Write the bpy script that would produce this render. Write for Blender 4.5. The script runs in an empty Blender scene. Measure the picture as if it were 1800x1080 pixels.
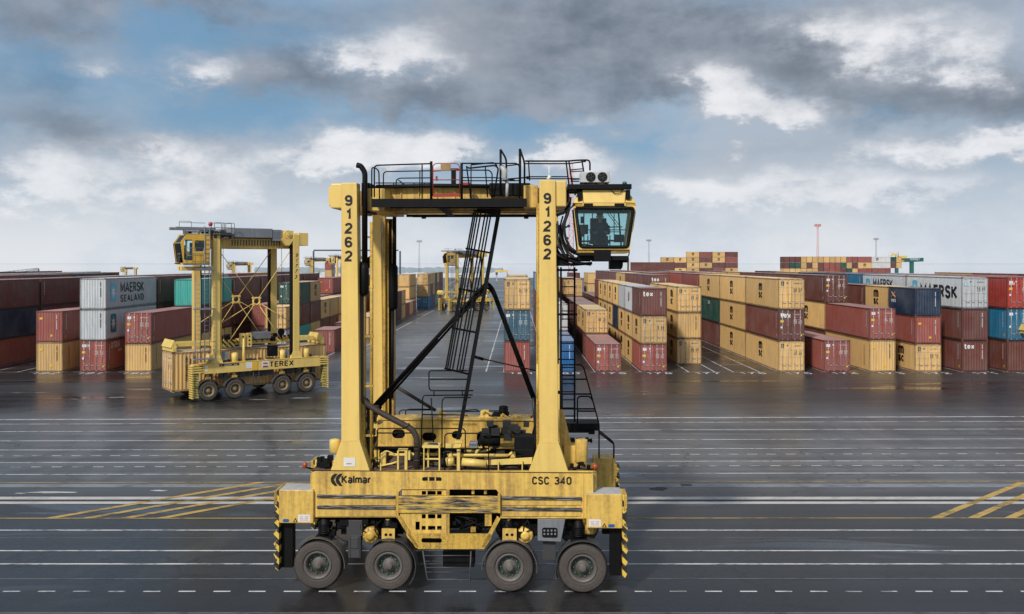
import bpy, math, random
from math import sin, cos, tan, pi, radians, sqrt, atan2
from mathutils import Vector, Matrix
from mathutils import noise as mnoise
random.seed(7)
SC = bpy.context.scene
COL = SC.collection

# ------------------------------------------------------------------ camera
F_PX, VPX, HZ, CAMZ = 1640.0, 905.0, 463.0, 10.1      # focal length in photo pixels, vanishing point, eye height
cam_d = bpy.data.cameras.new("camera")
cam = bpy.data.objects.new("camera", cam_d); COL.objects.link(cam)
cam.location = (0, 0, CAMZ); cam.rotation_euler = (pi/2, 0, 0)
cam_d.sensor_width = 36; cam_d.lens = F_PX/1800*36
cam_d.shift_x = -(VPX-900)/1800; cam_d.shift_y = -(540-HZ)/1800
cam_d.clip_start = 0.5; cam_d.clip_end = 90000
SC.camera = cam

# ------------------------------------------------------------------ sun and exposure
SUN_EL, SUN_AZ = 40.0, 208.0         # azimuth clockwise from +Y (behind the camera, a little left)
sd = bpy.data.lights.new("sun", 'SUN'); sd.energy = 2.9; sd.angle = radians(5); sd.color = (1.0, 0.95, 0.87)
so = bpy.data.objects.new("sun", sd); COL.objects.link(so)
_d = Vector((sin(radians(SUN_AZ))*cos(radians(SUN_EL)), cos(radians(SUN_AZ))*cos(radians(SUN_EL)), sin(radians(SUN_EL))))
so.rotation_euler = _d.to_track_quat('Z', 'Y').to_euler(); so.location = (0, -20, 60)
SC.view_settings.view_transform = 'Standard'; SC.view_settings.look = 'None'
SC.view_settings.exposure = 0.12; SC.view_settings.gamma = 1.0

# ------------------------------------------------------------------ node helpers
class NT:
    def __init__(s, tree): s.t = tree
    def n(s, typ, **kw):
        nd = s.t.nodes.new(typ)
        for k, v in kw.items():
            if k == 'inp':
                for kk, vv in v.items():
                    if isinstance(vv, bpy.types.NodeSocket): s.t.links.new(vv, nd.inputs[kk])
                    else: nd.inputs[kk].default_value = vv
            else: setattr(nd, k, v)
        return nd
    def m(s, op, a, b=None, c=None, clamp=False):
        nd = s.t.nodes.new('ShaderNodeMath'); nd.operation = op; nd.use_clamp = clamp
        for i, v in enumerate((a, b, c)):
            if v is None: continue
            if isinstance(v, bpy.types.NodeSocket): s.t.links.new(v, nd.inputs[i])
            else: nd.inputs[i].default_value = v
        return nd.outputs[0]
    def mix(s, f, a, b, mode='MIX'):
        nd = s.t.nodes.new('ShaderNodeMix'); nd.data_type = 'RGBA'; nd.blend_type = mode
        for i, v in ((0, f), (6, a), (7, b)):
            if isinstance(v, bpy.types.NodeSocket): s.t.links.new(v, nd.inputs[i])
            else: nd.inputs[i].default_value = v if i == 0 else (tuple(v)+(1,))[:4]
        return nd.outputs[2]
    def ss(s, v, lo, hi, a=0.0, b=1.0):
        nd = s.t.nodes.new('ShaderNodeMapRange'); nd.interpolation_type = 'SMOOTHSTEP'
        s.t.links.new(v, nd.inputs[0])
        for i, x in ((1, lo), (2, hi), (3, a), (4, b)): nd.inputs[i].default_value = x
        return nd.outputs[0]
    def noise(s, vec, scale, detail=4, rough=0.55, dist=0.0):
        nd = s.n('ShaderNodeTexNoise'); s.t.links.new(vec, nd.inputs['Vector'])
        nd.inputs['Scale'].default_value = scale; nd.inputs['Detail'].default_value = detail
        nd.inputs['Roughness'].default_value = rough; nd.inputs['Distortion'].default_value = dist
        return nd.outputs[0]
    def scale(s, vec, v):
        nd = s.n('ShaderNodeVectorMath', operation='MULTIPLY'); s.t.links.new(vec, nd.inputs[0]); nd.inputs[1].default_value = v
        return nd.outputs[0]
    def add(s, vec, v):
        nd = s.n('ShaderNodeVectorMath', operation='ADD'); s.t.links.new(vec, nd.inputs[0])
        if isinstance(v, bpy.types.NodeSocket): s.t.links.new(v, nd.inputs[1])
        else: nd.inputs[1].default_value = v
        return nd.outputs[0]

# ------------------------------------------------------------------ sky: clear Nishita air with broken cloud decks by compass direction
def build_world():
    w = bpy.data.worlds.new("World"); SC.world = w; w.use_nodes = True
    t = w.node_tree; t.nodes.clear(); N = NT(t)
    out = N.n('ShaderNodeOutputWorld'); bg = N.n('ShaderNodeBackground'); bg.inputs[1].default_value = 0.1
    t.links.new(bg.outputs[0], out.inputs[0])
    tc = N.n('ShaderNodeTexCoord'); nz = N.n('ShaderNodeVectorMath', operation='NORMALIZE'); t.links.new(tc.outputs['Generated'], nz.inputs[0])
    dirv = nz.outputs[0]
    sky = N.n('ShaderNodeTexSky'); sky.sky_type = 'NISHITA'; sky.sun_disc = False
    sky.sun_elevation = radians(SUN_EL); sky.sun_rotation = radians(SUN_AZ); sky.air_density = 1.2; sky.dust_density = 1.5
    sep = N.n('ShaderNodeSeparateXYZ'); t.links.new(dirv, sep.inputs[0])
    az = N.m('ARCTAN2', sep.outputs[0], sep.outputs[1])           # 0 straight ahead, + right
    el = N.m('ARCSINE', sep.outputs[2])
    # warp so that cloud edges billow
    cb = N.n('ShaderNodeCombineXYZ'); t.links.new(az, cb.inputs[0]); t.links.new(N.m('MULTIPLY', el, 1.7), cb.inputs[1])
    P = cb.outputs[0]
    n1 = N.noise(P, 5.0, 9, 0.62); n2 = N.noise(N.add(P, (7.3, 2.1, 0)), 9.0, 8, 0.6)
    n3 = N.noise(N.add(P, (1.3, 9.1, 0)), 2.6, 6, 0.55)
    n4 = N.noise(N.add(P, (4.3, 5.1, 3)), 22.0, 7, 0.62)
    waz = N.m('ADD', az, N.m('ADD', N.m('MULTIPLY', N.m('SUBTRACT', n2, 0.5), 0.17), N.m('MULTIPLY', N.m('SUBTRACT', n4, 0.5), 0.05)))
    wel = N.m('ADD', el, N.m('ADD', N.m('MULTIPLY', N.m('SUBTRACT', n1, 0.5), 0.12), N.m('MULTIPLY', N.m('SUBTRACT', n4, 0.5), 0.035)))
    def blob(px, py, rx, ry, k=1.0):
        a0 = math.atan((px-VPX)/F_PX); e0 = math.atan((HZ-py)/F_PX*cos(a0))
        dx = N.m('DIVIDE', N.m('SUBTRACT', waz, a0), rx*1.18/F_PX*cos(a0)); dy = N.m('DIVIDE', N.m('SUBTRACT', wel, e0), ry*1.18/F_PX)
        r2 = N.m('ADD', N.m('MULTIPLY', dx, dx), N.m('MULTIPLY', dy, dy))
        return N.m('MULTIPLY', N.m('POWER', 2.718, N.m('MULTIPLY', r2, -1.0)), k)
    def total(lst):
        s = None
        for b in lst:
            v = blob(*b); s = v if s is None else N.m('ADD', s, v)
        return s
    white = total([(360,125,75,26,1.0),(160,85,60,32,.55),(640,92,120,30,.85),(770,50,110,45,.5),(720,125,120,30,.6),(600,262,115,30,1.05),(745,262,95,36,1.05),(825,278,50,16,.8),
                   (300,258,110,26,.7),(70,305,110,42,.75),(390,320,90,45,.6),(210,325,200,36,.6),(990,256,46,20,1.0),(1020,290,85,26,.9),(1250,150,55,35,.9),(1285,200,60,40,.95),(1395,213,80,26,1.1),
                   (1240,325,115,26,.95),(1480,335,210,34,.8),(1640,262,170,24,.95),(1785,240,45,20,.8),(1460,50,95,38,.9),(1740,75,95,50,.75),(1570,95,100,30,.5),(1060,210,60,24,.5),(1620,30,90,30,.5),(1650,345,200,26,.5)])
    dark = total([(1080,40,290,62,1.15),(1180,120,210,55,.9),(860,90,130,60,.55),(640,165,210,36,.6),(480,120,100,40,.75),(320,8,260,24,.8),(60,20,170,34,.6),(110,238,160,42,.85),(300,275,80,24,.4),
                  (1590,155,190,48,.6),(1780,165,120,50,.7),(1400,115,130,40,.55),(1600,10,220,22,.45),(880,185,260,24,.6),(1350,275,160,20,.4),(1650,300,190,16,.35),(30,130,60,40,.4),(660,300,150,16,.3),(1500,215,60,30,.3)])
    elev = el
    ambient = N.ss(n3, 0.40, 0.62)                 # clouds everywhere else in the sky
    ahead = N.ss(N.m('ABSOLUTE', az), 0.55, 0.75, 1.0, 0.0)
    overhead = N.ss(elev, 0.30, 0.40, 1.0, 0.0)
    inside = N.m('MULTIPLY', ahead, overhead)
    outside = N.m('SUBTRACT', 1.0, inside)
    deck = N.m('MULTIPLY', N.ss(elev, 0.27, 0.36), N.ss(N.m('ABSOLUTE', az), 1.1, 1.7, 1.0, 0.0))      # unseen dark cloud deck, added overhead to darken ground reflections
    wm = N.m('ADD', N.m('MULTIPLY', white, inside), N.m('MULTIPLY', N.m('MULTIPLY', N.m('MULTIPLY', ambient, outside), N.m('SUBTRACT', 1.0, deck)), 0.9))
    dm = N.m('ADD', N.m('MULTIPLY', dark, inside), N.m('MAXIMUM', N.m('MULTIPLY', N.m('MULTIPLY', N.ss(n1, 0.45, 0.7), outside), 0.7), N.m('MULTIPLY', deck, 1.15)))
    wmask = N.ss(N.m('ADD', wm, N.m('ADD', N.m('MULTIPLY', N.m('SUBTRACT', n1, 0.5), 0.9), N.m('MULTIPLY', N.m('SUBTRACT', n4, 0.5), 0.9))), 0.0, 1.2)
    dmask = N.ss(N.m('ADD', dm, N.m('ADD', N.m('MULTIPLY', N.m('SUBTRACT', n1, 0.5), 0.8), N.m('MULTIPLY', N.m('SUBTRACT', n4, 0.5), 0.35))), 0.0, 1.15)
    # air: Nishita, pulled towards the photographed teal blue; haze towards the horizon
    blue = N.mix(1.0, sky.outputs[0], (1.0, 1.0, 1.0, 1), 'MULTIPLY')
    base = N.mix(0.8, blue, (1.25, 2.85, 4.7, 1))
    veil = N.ss(N.noise(N.add(P, (2.3, 3.1, 1)), 3.5, 6, 0.6), 0.38, 0.68, 0.15, 0.78)
    gaps = total([(290,70,190,75,1.2),(500,70,80,35,.7),(40,110,50,40,.6),(430,215,110,30,.9),(960,215,110,30,.9),(1110,262,90,26,.8),(1520,200,60,26,.8),(930,240,60,20,.6),(1130,300,60,20,.5)])
    veil = N.m('MULTIPLY', veil, N.ss(gaps, 0.1, 0.9, 1.0, 0.15))
    base = N.mix(veil, base, (4.4, 4.9, 5.6, 1))
    shade = N.ss(n4, 0.3, 0.7)
    core = N.ss(N.m('ADD', N.m('ADD', wmask, N.m('MULTIPLY', N.m('SUBTRACT', n4, 0.5), 1.3)), N.m('MULTIPLY', N.m('SUBTRACT', n2, 0.5), 0.9)), 0.30, 1.30)
    wcol = N.mix(core, (4.1, 4.4, 4.95, 1), (8.0, 8.05, 8.3, 1))
    dcol = N.mix(N.ss(n2, 0.3, 0.7), (1.30, 1.60, 2.05, 1), (3.0, 3.35, 3.95, 1))
    c = N.mix(N.m('MULTIPLY', dmask, 0.93), base, dcol)
    c = N.mix(N.m('MULTIPLY', wmask, 0.95), c, wcol)
    c = N.mix(N.m('MULTIPLY', deck, 0.85), c, (1.0, 1.2, 1.5, 1))
    hz = N.ss(elev, 0.0, 0.14, 0.92, 0.0)
    hzc = N.mix(N.ss(n1, 0.38, 0.62), (5.9, 6.4, 7.1, 1), (7.3, 7.5, 7.8, 1))
    c = N.mix(hz, c, hzc)
    t.links.new(c, bg.inputs[0])
build_world()

# ------------------------------------------------------------------ materials
MATS = {}
def paint(name, col, rough=0.45, metal=0.0, dirt=0.35, dirtcol=(0.06, 0.045, 0.03), rust=0.0, streak=0.5, bump=0.004, fade=0.0, vary=0.12, spec=0.5, sc=1.0):
    if name in MATS: return MATS[name]
    m = bpy.data.materials.new(name); m.use_nodes = True; MATS[name] = m
    t = m.node_tree; N = NT(t); b = t.nodes['Principled BSDF']
    tc = N.n('ShaderNodeTexCoord'); oi = N.n('ShaderNodeObjectInfo')
    rnd = oi.outputs['Random']
    off = N.n('ShaderNodeCombineXYZ'); t.links.new(N.m('MULTIPLY', rnd, 37.0), off.inputs[0]); t.links.new(N.m('MULTIPLY', rnd, 91.0), off.inputs[1])
    P = N.add(tc.outputs['Object'], off.outputs[0])
    big = N.noise(P, 0.5*sc, 5, 0.6); fine = N.noise(P, 9*sc, 6, 0.65)
    st = N.noise(N.scale(P, (5*sc, 5*sc, 0.35*sc)), 1.3, 5, 0.6)
    v = N.m('ADD', N.m('MULTIPLY', N.m('SUBTRACT', rnd, 0.5), vary*2), 1.0)
    hsv = N.n('ShaderNodeHueSaturation'); hsv.inputs['Color'].default_value = tuple(col)+(1,)
    t.links.new(v, hsv.inputs['Value'])
    c = hsv.outputs[0]
    if fade > 0: c = N.mix(N.ss(big, 0.3, 0.7, 0, fade), c, tuple(min(1, x*0.6+0.28) for x in col))
    dm = N.m('MULTIPLY', N.ss(N.m('ADD', N.m('MULTIPLY', st, streak), N.m('MULTIPLY', N.m('ADD', big, fine), (1-streak)/2)), 0.41, 0.64), dirt)
    c = N.mix(dm, c, dirtcol)
    if rust > 0:
        rn = N.noise(N.add(N.scale(P, (1, 1, 0.55)), (5.5, 2.2, 8.1)), 3.2*sc, 8, 0.72)
        rm = N.ss(rn, 0.72-rust*0.22, 0.76-rust*0.2, 0, 0.85)
        c = N.mix(rm, c, (0.11, 0.045, 0.018))
    t.links.new(c, b.inputs['Base Color'])
    rr = N.m('ADD', rough, N.m('MULTIPLY', N.m('SUBTRACT', fine, 0.5), 0.35), clamp=True)
    t.links.new(rr, b.inputs['Roughness'])
    b.inputs['Metallic'].default_value = metal
    b.inputs['Specular IOR Level'].default_value = spec
    if bump:
        bp = N.n('ShaderNodeBump'); bp.inputs['Strength'].default_value = 0.5; bp.inputs['Distance'].default_value = bump
        t.links.new(N.m('ADD', fine, N.m('MULTIPLY', big, 2)), bp.inputs['Height']); t.links.new(bp.outputs[0], b.inputs['Normal'])
    return m
def plain(name, col, rough=0.6, metal=0.0):
    return paint(name, col, rough, metal, dirt=0.15, bump=0, vary=0.0)
def glass_mat():
    m = bpy.data.materials.new("cab_glass"); m.use_nodes = True; t = m.node_tree; N = NT(t); t.nodes.clear()
    o = N.n('ShaderNodeOutputMaterial'); mx = N.n('ShaderNodeMixShader'); tr = N.n('ShaderNodeBsdfTransparent'); gl = N.n('ShaderNodeBsdfGlossy')
    tr.inputs[0].default_value = (0.80, 0.93, 0.93, 1); gl.inputs['Roughness'].default_value = 0.03; gl.inputs[0].default_value = (.8, .85, .85, 1)
    fr = N.n('ShaderNodeFresnel'); fr.inputs[0].default_value = 1.45
    t.links.new(fr.outputs[0], mx.inputs[0]); t.links.new(tr.outputs[0], mx.inputs[1]); t.links.new(gl.outputs[0], mx.inputs[2]); t.links.new(mx.outputs[0], o.inputs[0])
    return m
M = {}
M['yel'] = paint('yellow_machine_paint', (0.80, 0.52, 0.115), 0.42, dirt=0.7, dirtcol=(0.24, 0.135, 0.05), rust=0.10, streak=0.5, vary=0.04, sc=0.9)
M['yelclean'] = paint('clean_yellow_column_paint', (0.84, 0.585, 0.165), 0.4, dirt=0.30, dirtcol=(0.45, 0.27, 0.08), rust=0.03, streak=0.6, vary=0.03, sc=0.5)
M['yelworn'] = paint('worn_yellow_machine_paint', (0.68, 0.42, 0.07), 0.5, dirt=0.75, dirtcol=(0.07, 0.05, 0.025), rust=0.22, streak=0.3, vary=0.05, sc=1.6)
M['ylight'] = paint('light_yellow_paint', (0.82, 0.60, 0.16), 0.42, dirt=0.3, dirtcol=(0.2, 0.12, 0.04), rust=0.05, vary=0.04)
M['orangeyel'] = paint('deep_yellow_cab_paint', (0.80, 0.46, 0.055), 0.35, dirt=0.15, vary=0.02)
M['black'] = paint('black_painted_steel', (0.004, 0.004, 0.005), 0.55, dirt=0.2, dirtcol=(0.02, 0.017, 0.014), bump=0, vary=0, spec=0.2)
M['dkgrey'] = paint('dark_grey_steel', (0.05, 0.052, 0.056), 0.5, dirt=0.4, bump=0, vary=0.05)
M['grey'] = paint('grey_galvanised_steel', (0.25, 0.26, 0.28), 0.5, 0.2, dirt=0.4, dirtcol=(0.1, 0.09, 0.08), vary=0.05)
M['lgrey'] = paint('light_grey_painted_metal', (0.50, 0.50, 0.49), 0.5, dirt=0.3, vary=0.03)
M['white'] = paint('white_paint', (0.78, 0.77, 0.74), 0.5, dirt=0.15, vary=0.02, bump=0)
M['red'] = paint('red_safety_paint', (0.38, 0.035, 0.02), 0.45, dirt=0.2, vary=0)
M['orange'] = plain('orange_lens', (0.42, 0.07, 0.01), 0.25)
M['green'] = plain('green_lens', (0.02, 0.16, 0.08), 0.3)
M['rustpipe'] = paint('rusty_exhaust_steel', (0.045, 0.03, 0.025), 0.6, dirt=0.5, rust=0.3)
M['rubber'] = paint('dusty_tyre_rubber', (0.075, 0.064, 0.058), 0.8, dirt=0.5, dirtcol=(0.13, 0.11, 0.095), streak=0.0, bump=0.002, vary=0.05, spec=0.2)
M['tread'] = paint('dark_tyre_tread', (0.03, 0.027, 0.025), 0.85, dirt=0.4, dirtcol=(0.09, 0.075, 0.065), streak=0.0, bump=0.002, vary=0.05, spec=0.2)
M['rubberblk'] = paint('black_rubber_hose', (0.012, 0.012, 0.012), 0.5, dirt=0.1, bump=0, vary=0)
M['rim'] = paint('dusty_grey_rim', (0.135, 0.12, 0.11), 0.55, dirt=0.6, rust=0.1)
M['rimgreen'] = paint('dark_green_rim', (0.03, 0.06, 0.045), 0.5, dirt=0.5)
M['rimtan'] = paint('tan_yellow_rim', (0.34, 0.25, 0.13), 0.55, dirt=0.5, rust=0.1)
M['deck'] = paint('brown_dirty_deck', (0.16, 0.10, 0.07), 0.8, dirt=0.5)
M['text'] = plain('black_lettering', (0.008, 0.008, 0.008), 0.5)
M['textw'] = plain('white_lettering', (0.75, 0.75, 0.74), 0.5)
M['cloth'] = plain('dark_navy_jacket_cloth', (0.03, 0.04, 0.055), 0.9)
M['clothr'] = plain('orange_red_vest_cloth', (0.75, 0.10, 0.02), 0.8)
M['skin'] = plain('skin', (0.42, 0.25, 0.18), 0.5)
M['hair'] = plain('dark_hair', (0.015, 0.01, 0.008), 0.7)
M['seat'] = plain('black_seat_vinyl', (0.02, 0.02, 0.022), 0.6)
M['glass'] = glass_mat()
M['mastpink'] = paint('red_white_mast_paint', (0.72, 0.25, 0.22), 0.5, dirt=0.1)
M['mastgrey'] = paint('pale_grey_mast_steel', (0.34, 0.36, 0.39), 0.5, dirt=0.1)
M['teal'] = paint('dark_teal_crane_paint', (0.03, 0.15, 0.14), 0.5, dirt=0.2)
M['slate'] = paint('dark_slate_crane_paint', (0.05, 0.09, 0.12), 0.5, dirt=0.2)
M['wood'] = paint('weathered_board', (0.42, 0.27, 0.12), 0.8, dirt=0.4)
def scraped(nm='scraped_yellow_rail', lo=0.49, pl=0.42):
    m = bpy.data.materials.new(nm); m.use_nodes = True; t = m.node_tree; N = NT(t); b = t.nodes['Principled BSDF']
    tc = N.n('ShaderNodeTexCoord'); P = tc.outputs['Object']
    n = N.noise(N.scale(P, (0.35, 1, 9)), 2.2, 9, 0.72, 0.2); n2 = N.noise(N.scale(P, (0.5, 1, 12)), 3.0, 6, 0.7); patch_ = N.ss(N.noise(N.scale(P, (0.5, 1, 2.2)), 1.6, 4), pl, pl+.15)
    k = N.m('MULTIPLY', N.ss(n, lo, lo+.04), patch_); k2 = N.ss(n2, 0.5, 0.56)
    c = N.mix(N.ss(N.noise(P, 3.0, 6), 0.40, 0.72, 0, .6), (0.72, 0.46, 0.08, 1), (0.26, 0.15, 0.04, 1))
    c = N.mix(k, c, (0.02, 0.018, 0.016, 1)); c = N.mix(N.m('MULTIPLY', N.m('MULTIPLY', k, k2), 0.7), c, (0.34, 0.33, 0.31, 1))
    t.links.new(c, b.inputs['Base Color']); b.inputs['Roughness'].default_value = 0.5
    return m
M['scrape'] = scraped('scraped_yellow_rail', .46, .38); M['rubdark'] = scraped('black_scuffed_rub_rail', .36, .2)
def striped(name, axis, scale, skew=0.0, a=(0.78, 0.52, 0.08), b_=(0.02, 0.018, 0.016)):
    m = bpy.data.materials.new(name); m.use_nodes = True; t = m.node_tree; N = NT(t); b = t.nodes['Principled BSDF']
    tc = N.n('ShaderNodeTexCoord'); sp = N.n('ShaderNodeSeparateXYZ'); t.links.new(tc.outputs['Object'], sp.inputs[0])
    v = N.m('ADD', N.m('MULTIPLY', sp.outputs[2], scale), N.m('MULTIPLY', sp.outputs[axis], skew))
    s = N.ss(N.m('ABSOLUTE', N.m('SUBTRACT', N.m('FRACT', v), 0.5)), 0.23, 0.26)
    wear = N.ss(N.noise(tc.outputs['Object'], 7, 7, 0.7), 0.55, 0.62, 0, 0.8)
    c = N.mix(s, tuple(a)+(1,), tuple(b_)+(1,)); c = N.mix(wear, c, (0.12, 0.075, 0.04, 1))
    t.links.new(c, b.inputs['Base Color']); b.inputs['Roughness'].default_value = 0.55
    return m
M['stripe'] = striped('yellow_black_hazard_stripes', 0, 2.6, 2.6)
M['stripeh'] = striped('horizontal_hazard_bars', 0, 8.0, 0.0, a=(0.75, 0.62, 0.16))
# container paints
CC = {'T': ('tan', (0.74, 0.46, 0.17)), 'R': ('red-oxide', (0.33, 0.082, 0.062)), 'B': ('brown', (0.155, 0.044, 0.031)), 'K': ('navy', (0.010, 0.028, 0.068)),
      'G': ('dark green', (0.012, 0.075, 0.05)), 'E': ('teal', (0.05, 0.40, 0.34)), 'W': ('pale grey', (0.56, 0.58, 0.60)), 'L': ('blue', (0.012, 0.11, 0.30)),
      'D': ('steel-blue', (0.03, 0.11, 0.17)), 'S': ('scarlet', (0.42, 0.035, 0.02)), 'H': ('white', (0.72, 0.71, 0.69)), 'C': ('petrol-blue', (0.012, 0.16, 0.30))}
CM, CR, CF = {}, {}, {}
for k, (nm, c) in CC.items():
    CM[k] = paint(nm.replace('-', '_').replace(' ', '_')+'_container_paint', c, 0.42, dirt=0.38, dirtcol=tuple(x*0.28+0.015 for x in c), rust=0.26, streak=0.55, vary=0.2, fade=0.2)
    CF[k] = paint('worn_'+nm.replace('-', '_').replace(' ', '_')+'_container_frame', tuple(x*.55+.02 for x in c), 0.55, dirt=0.7, dirtcol=(0.03, 0.018, 0.012), rust=0.35, streak=0.3, vary=0.1, sc=1.5)
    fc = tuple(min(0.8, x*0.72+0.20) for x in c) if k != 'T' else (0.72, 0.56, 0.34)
    CR[k] = paint(nm.replace('-', '_').replace(' ', '_')+'_skylit_faded_roof', fc, 0.4, dirt=0.4, dirtcol=tuple(x*0.5 for x in fc), rust=0.08, streak=0.0, vary=0.1)  # skylight on the roofs painted in as a paler, faded colour
M['frame'] = paint('rusty_dark_container_frame', (0.13, 0.06, 0.035), 0.6, dirt=0.5, rust=0.4)
M['bar'] = paint('galvanised_lock_bar', (0.52, 0.50, 0.49), 0.4, 0.3, dirt=0.3)
M['ylab'] = plain('yellow_sticker', (0.80, 0.50, 0.03), 0.5)
M['star'] = plain('sky_blue_panel', (0.12, 0.50, 0.66), 0.5)
M['star2'] = plain('dark_teal_panel', (0.03, 0.22, 0.27), 0.5)

# ------------------------------------------------------------------ mesh builder
class MB:
    def __init__(s): s.v, s.f, s.mi, s.sm = [], [], [], []
    def face(s, idx, mi=0, smooth=False): s.f.append(idx); s.mi.append(mi); s.sm.append(smooth)
    def box(s, x0, x1, y0, y1, z0, z1, mi=0):
        n = len(s.v); s.v += [(x, y, z) for z in (z0, z1) for y in (y0, y1) for x in (x0, x1)]
        for q in ((0,2,3,1),(4,5,7,6),(0,1,5,4),(2,6,7,3),(0,4,6,2),(1,3,7,5)): s.face([n+i for i in q], mi)
        return s
    def bar(s, p, q, w, h=None, mi=0):                      # square bar between two points
        return s.tube([p, q], w/2*1.414, 4, mi, smooth=False, h=h)
    def prism(s, poly, y0, y1, mi=0):                       # poly in (x,z), clockwise or not
        n = len(s.v); k = len(poly)
        a = sum(poly[i][0]*poly[(i+1)%k][1]-poly[(i+1)%k][0]*poly[i][1] for i in range(k))
        if a < 0: poly = poly[::-1]
        s.v += [(x, y0, z) for x, z in poly] + [(x, y1, z) for x, z in poly]
        s.face([n+i for i in range(k)], mi); s.face([n+k+i for i in range(k)][::-1], mi)
        for i in range(k): s.face([n+i, n+k+i, n+k+(i+1)%k, n+(i+1)%k], mi)
        return s
    def hull8(s, a, b, mi=0):                               # two quads (lists of 4 points) joined
        n = len(s.v); s.v += list(a)+list(b)
        s.face([n, n+1, n+2, n+3], mi); s.face([n+7, n+6, n+5, n+4], mi)
        for i in range(4): s.face([n+i, n+4+i, n+4+(i+1)%4, n+(i+1)%4], mi)
        return s
    def tube(s, pts, r, n=8, mi=0, smooth=True, caps=True, h=None):
        pts = [Vector(p) for p in pts]; rs = r if isinstance(r, (list, tuple)) else [r]*len(pts)
        base = len(s.v); k = len(pts); up = None
        for i, p in enumerate(pts):
            d = (pts[min(i+1, k-1)]-pts[max(i-1, 0)]).normalized()
            if up is None:
                up = Vector((0, 0, 1)) if abs(d.z) < 0.9 else Vector((0, 1, 0))
            u = d.cross(up).normalized(); w = u.cross(d).normalized(); up = w
            for j in range(n):
                a = 2*pi*(j+0.5)/n; s.v.append(tuple(p+u*cos(a)*rs[i]+w*sin(a)*rs[i]))
        for i in range(k-1):
            for j in range(n):
                a = base+i*n+j; b = base+i*n+(j+1)%n
                s.face([a, b, b+n, a+n], mi, smooth)
        if caps:
            s.face([base+j for j in range(n)][::-1], mi); s.face([base+(k-1)*n+j for j in range(n)], mi)
        return s
    def lathe(s, prof, c, axis='y', n=32, mi=0, smooth=True, caps=True):   # prof: (dist along axis, radius)
        base = len(s.v); cx, cy, cz = c
        for d, r in prof:
            for j in range(n):
                a = 2*pi*j/n
                if axis == 'y': s.v.append((cx+r*cos(a), cy+d, cz+r*sin(a)))
                elif axis == 'z': s.v.append((cx+r*cos(a), cy+r*sin(a), cz+d))
                else: s.v.append((cx+d, cy+r*cos(a), cz+r*sin(a)))
        for i in range(len(prof)-1):
            for j in range(n):
                a = base+i*n+j; b = base+i*n+(j+1)%n; s.face([a, b, b+n, a+n], mi, smooth)
        if caps: s.face([base+j for j in range(n)], mi); s.face([base+(len(prof)-1)*n+j for j in range(n)][::-1], mi)
        return s
    def mesh(s, name, mats):
        me = bpy.data.meshes.new(name); me.from_pydata([tuple(v) for v in s.v], [], s.f)
        for m in (mats if isinstance(mats, (list, tuple)) else [mats]): me.materials.append(m)
        me.polygons.foreach_set('material_index', s.mi); me.polygons.foreach_set('use_smooth', s.sm); me.update()
        return me
    def obj(s, name, mats, parent=None, bevel=0.0):
        o = bpy.data.objects.new(name, s.mesh(name, mats)); COL.objects.link(o); o.parent = parent
        import bmesh
        bm = bmesh.new(); bm.from_mesh(o.data); bmesh.ops.recalc_face_normals(bm, faces=bm.faces); bm.to_mesh(o.data); bm.free()
        if bevel:
            b = o.modifiers.new('bevel', 'BEVEL'); b.width = bevel; b.segments = 2; b.limit_method = 'ANGLE'; b.angle_limit = radians(40)
        return o
def split_obj(mb, name, mats, parent=None, bevel=0.0, tol=0.03):
    """link the pieces of a builder that do not touch each other as separate objects of one name"""
    par = list(range(len(mb.v)))
    def fd(i):
        while par[i] != i: par[i] = par[par[i]]; i = par[i]
        return i
    for f in mb.f:
        for q in f[1:]: par[fd(q)] = fd(f[0])
    isl = {}
    for fi, f in enumerate(mb.f): isl.setdefault(fd(f[0]), []).append(fi)
    cl = []
    for fs in isl.values():
        ps = [mb.v[q] for fi in fs for q in mb.f[fi]]
        cl.append([[min(p[k] for p in ps)-tol for k in range(3)], [max(p[k] for p in ps)+tol for k in range(3)], fs])
    ch = True
    while ch:
        ch = False; out = []
        for q in cl:
            for o in out:
                if all(q[0][k] <= o[1][k] and o[0][k] <= q[1][k] for k in range(3)):
                    o[0] = [min(a_, b_) for a_, b_ in zip(o[0], q[0])]; o[1] = [max(a_, b_) for a_, b_ in zip(o[1], q[1])]; o[2] = o[2]+q[2]; ch = True; break
            else: out.append(q)
        cl = out
    res = []
    for lo, hi, fs in cl:
        m2 = MB(); mp = {}
        for fi in sorted(fs):
            idx = []
            for q in mb.f[fi]:
                if q not in mp: mp[q] = len(m2.v); m2.v.append(mb.v[q])
                idx.append(mp[q])
            m2.face(idx, mb.mi[fi], mb.sm[fi])
        res.append(m2.obj(name, mats, parent, bevel))
    return res
def empty(name, loc, rz=0.0, label=None, cat=None, group=None, parent=None):
    o = bpy.data.objects.new(name, None); COL.objects.link(o); o.location = loc; o.rotation_euler = (0, 0, rz); o.empty_display_size = 0.3
    o.parent = parent
    if label: tag(o, label, cat, group)
    return o
def tag(o, label=None, cat=None, group=None, kind=None):
    if label: o['label'] = label
    if cat: o['category'] = cat
    if group: o['group'] = group
    if kind: o['kind'] = kind
    return o
def mobj(name, me, parent=None, loc=(0, 0, 0)):
    o = bpy.data.objects.new(name, me); COL.objects.link(o); o.parent = parent; o.location = loc
    return o
_TX = {}
def curve_mesh(cu, name, mat):
    o = bpy.data.objects.new('tmp', cu); COL.objects.link(o)
    dg = bpy.context.evaluated_depsgraph_get(); dg.update()
    me = bpy.data.meshes.new_from_object(o.evaluated_get(dg)); me.name = name; me.materials.clear(); me.materials.append(mat)
    bpy.data.objects.remove(o); return me
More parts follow.
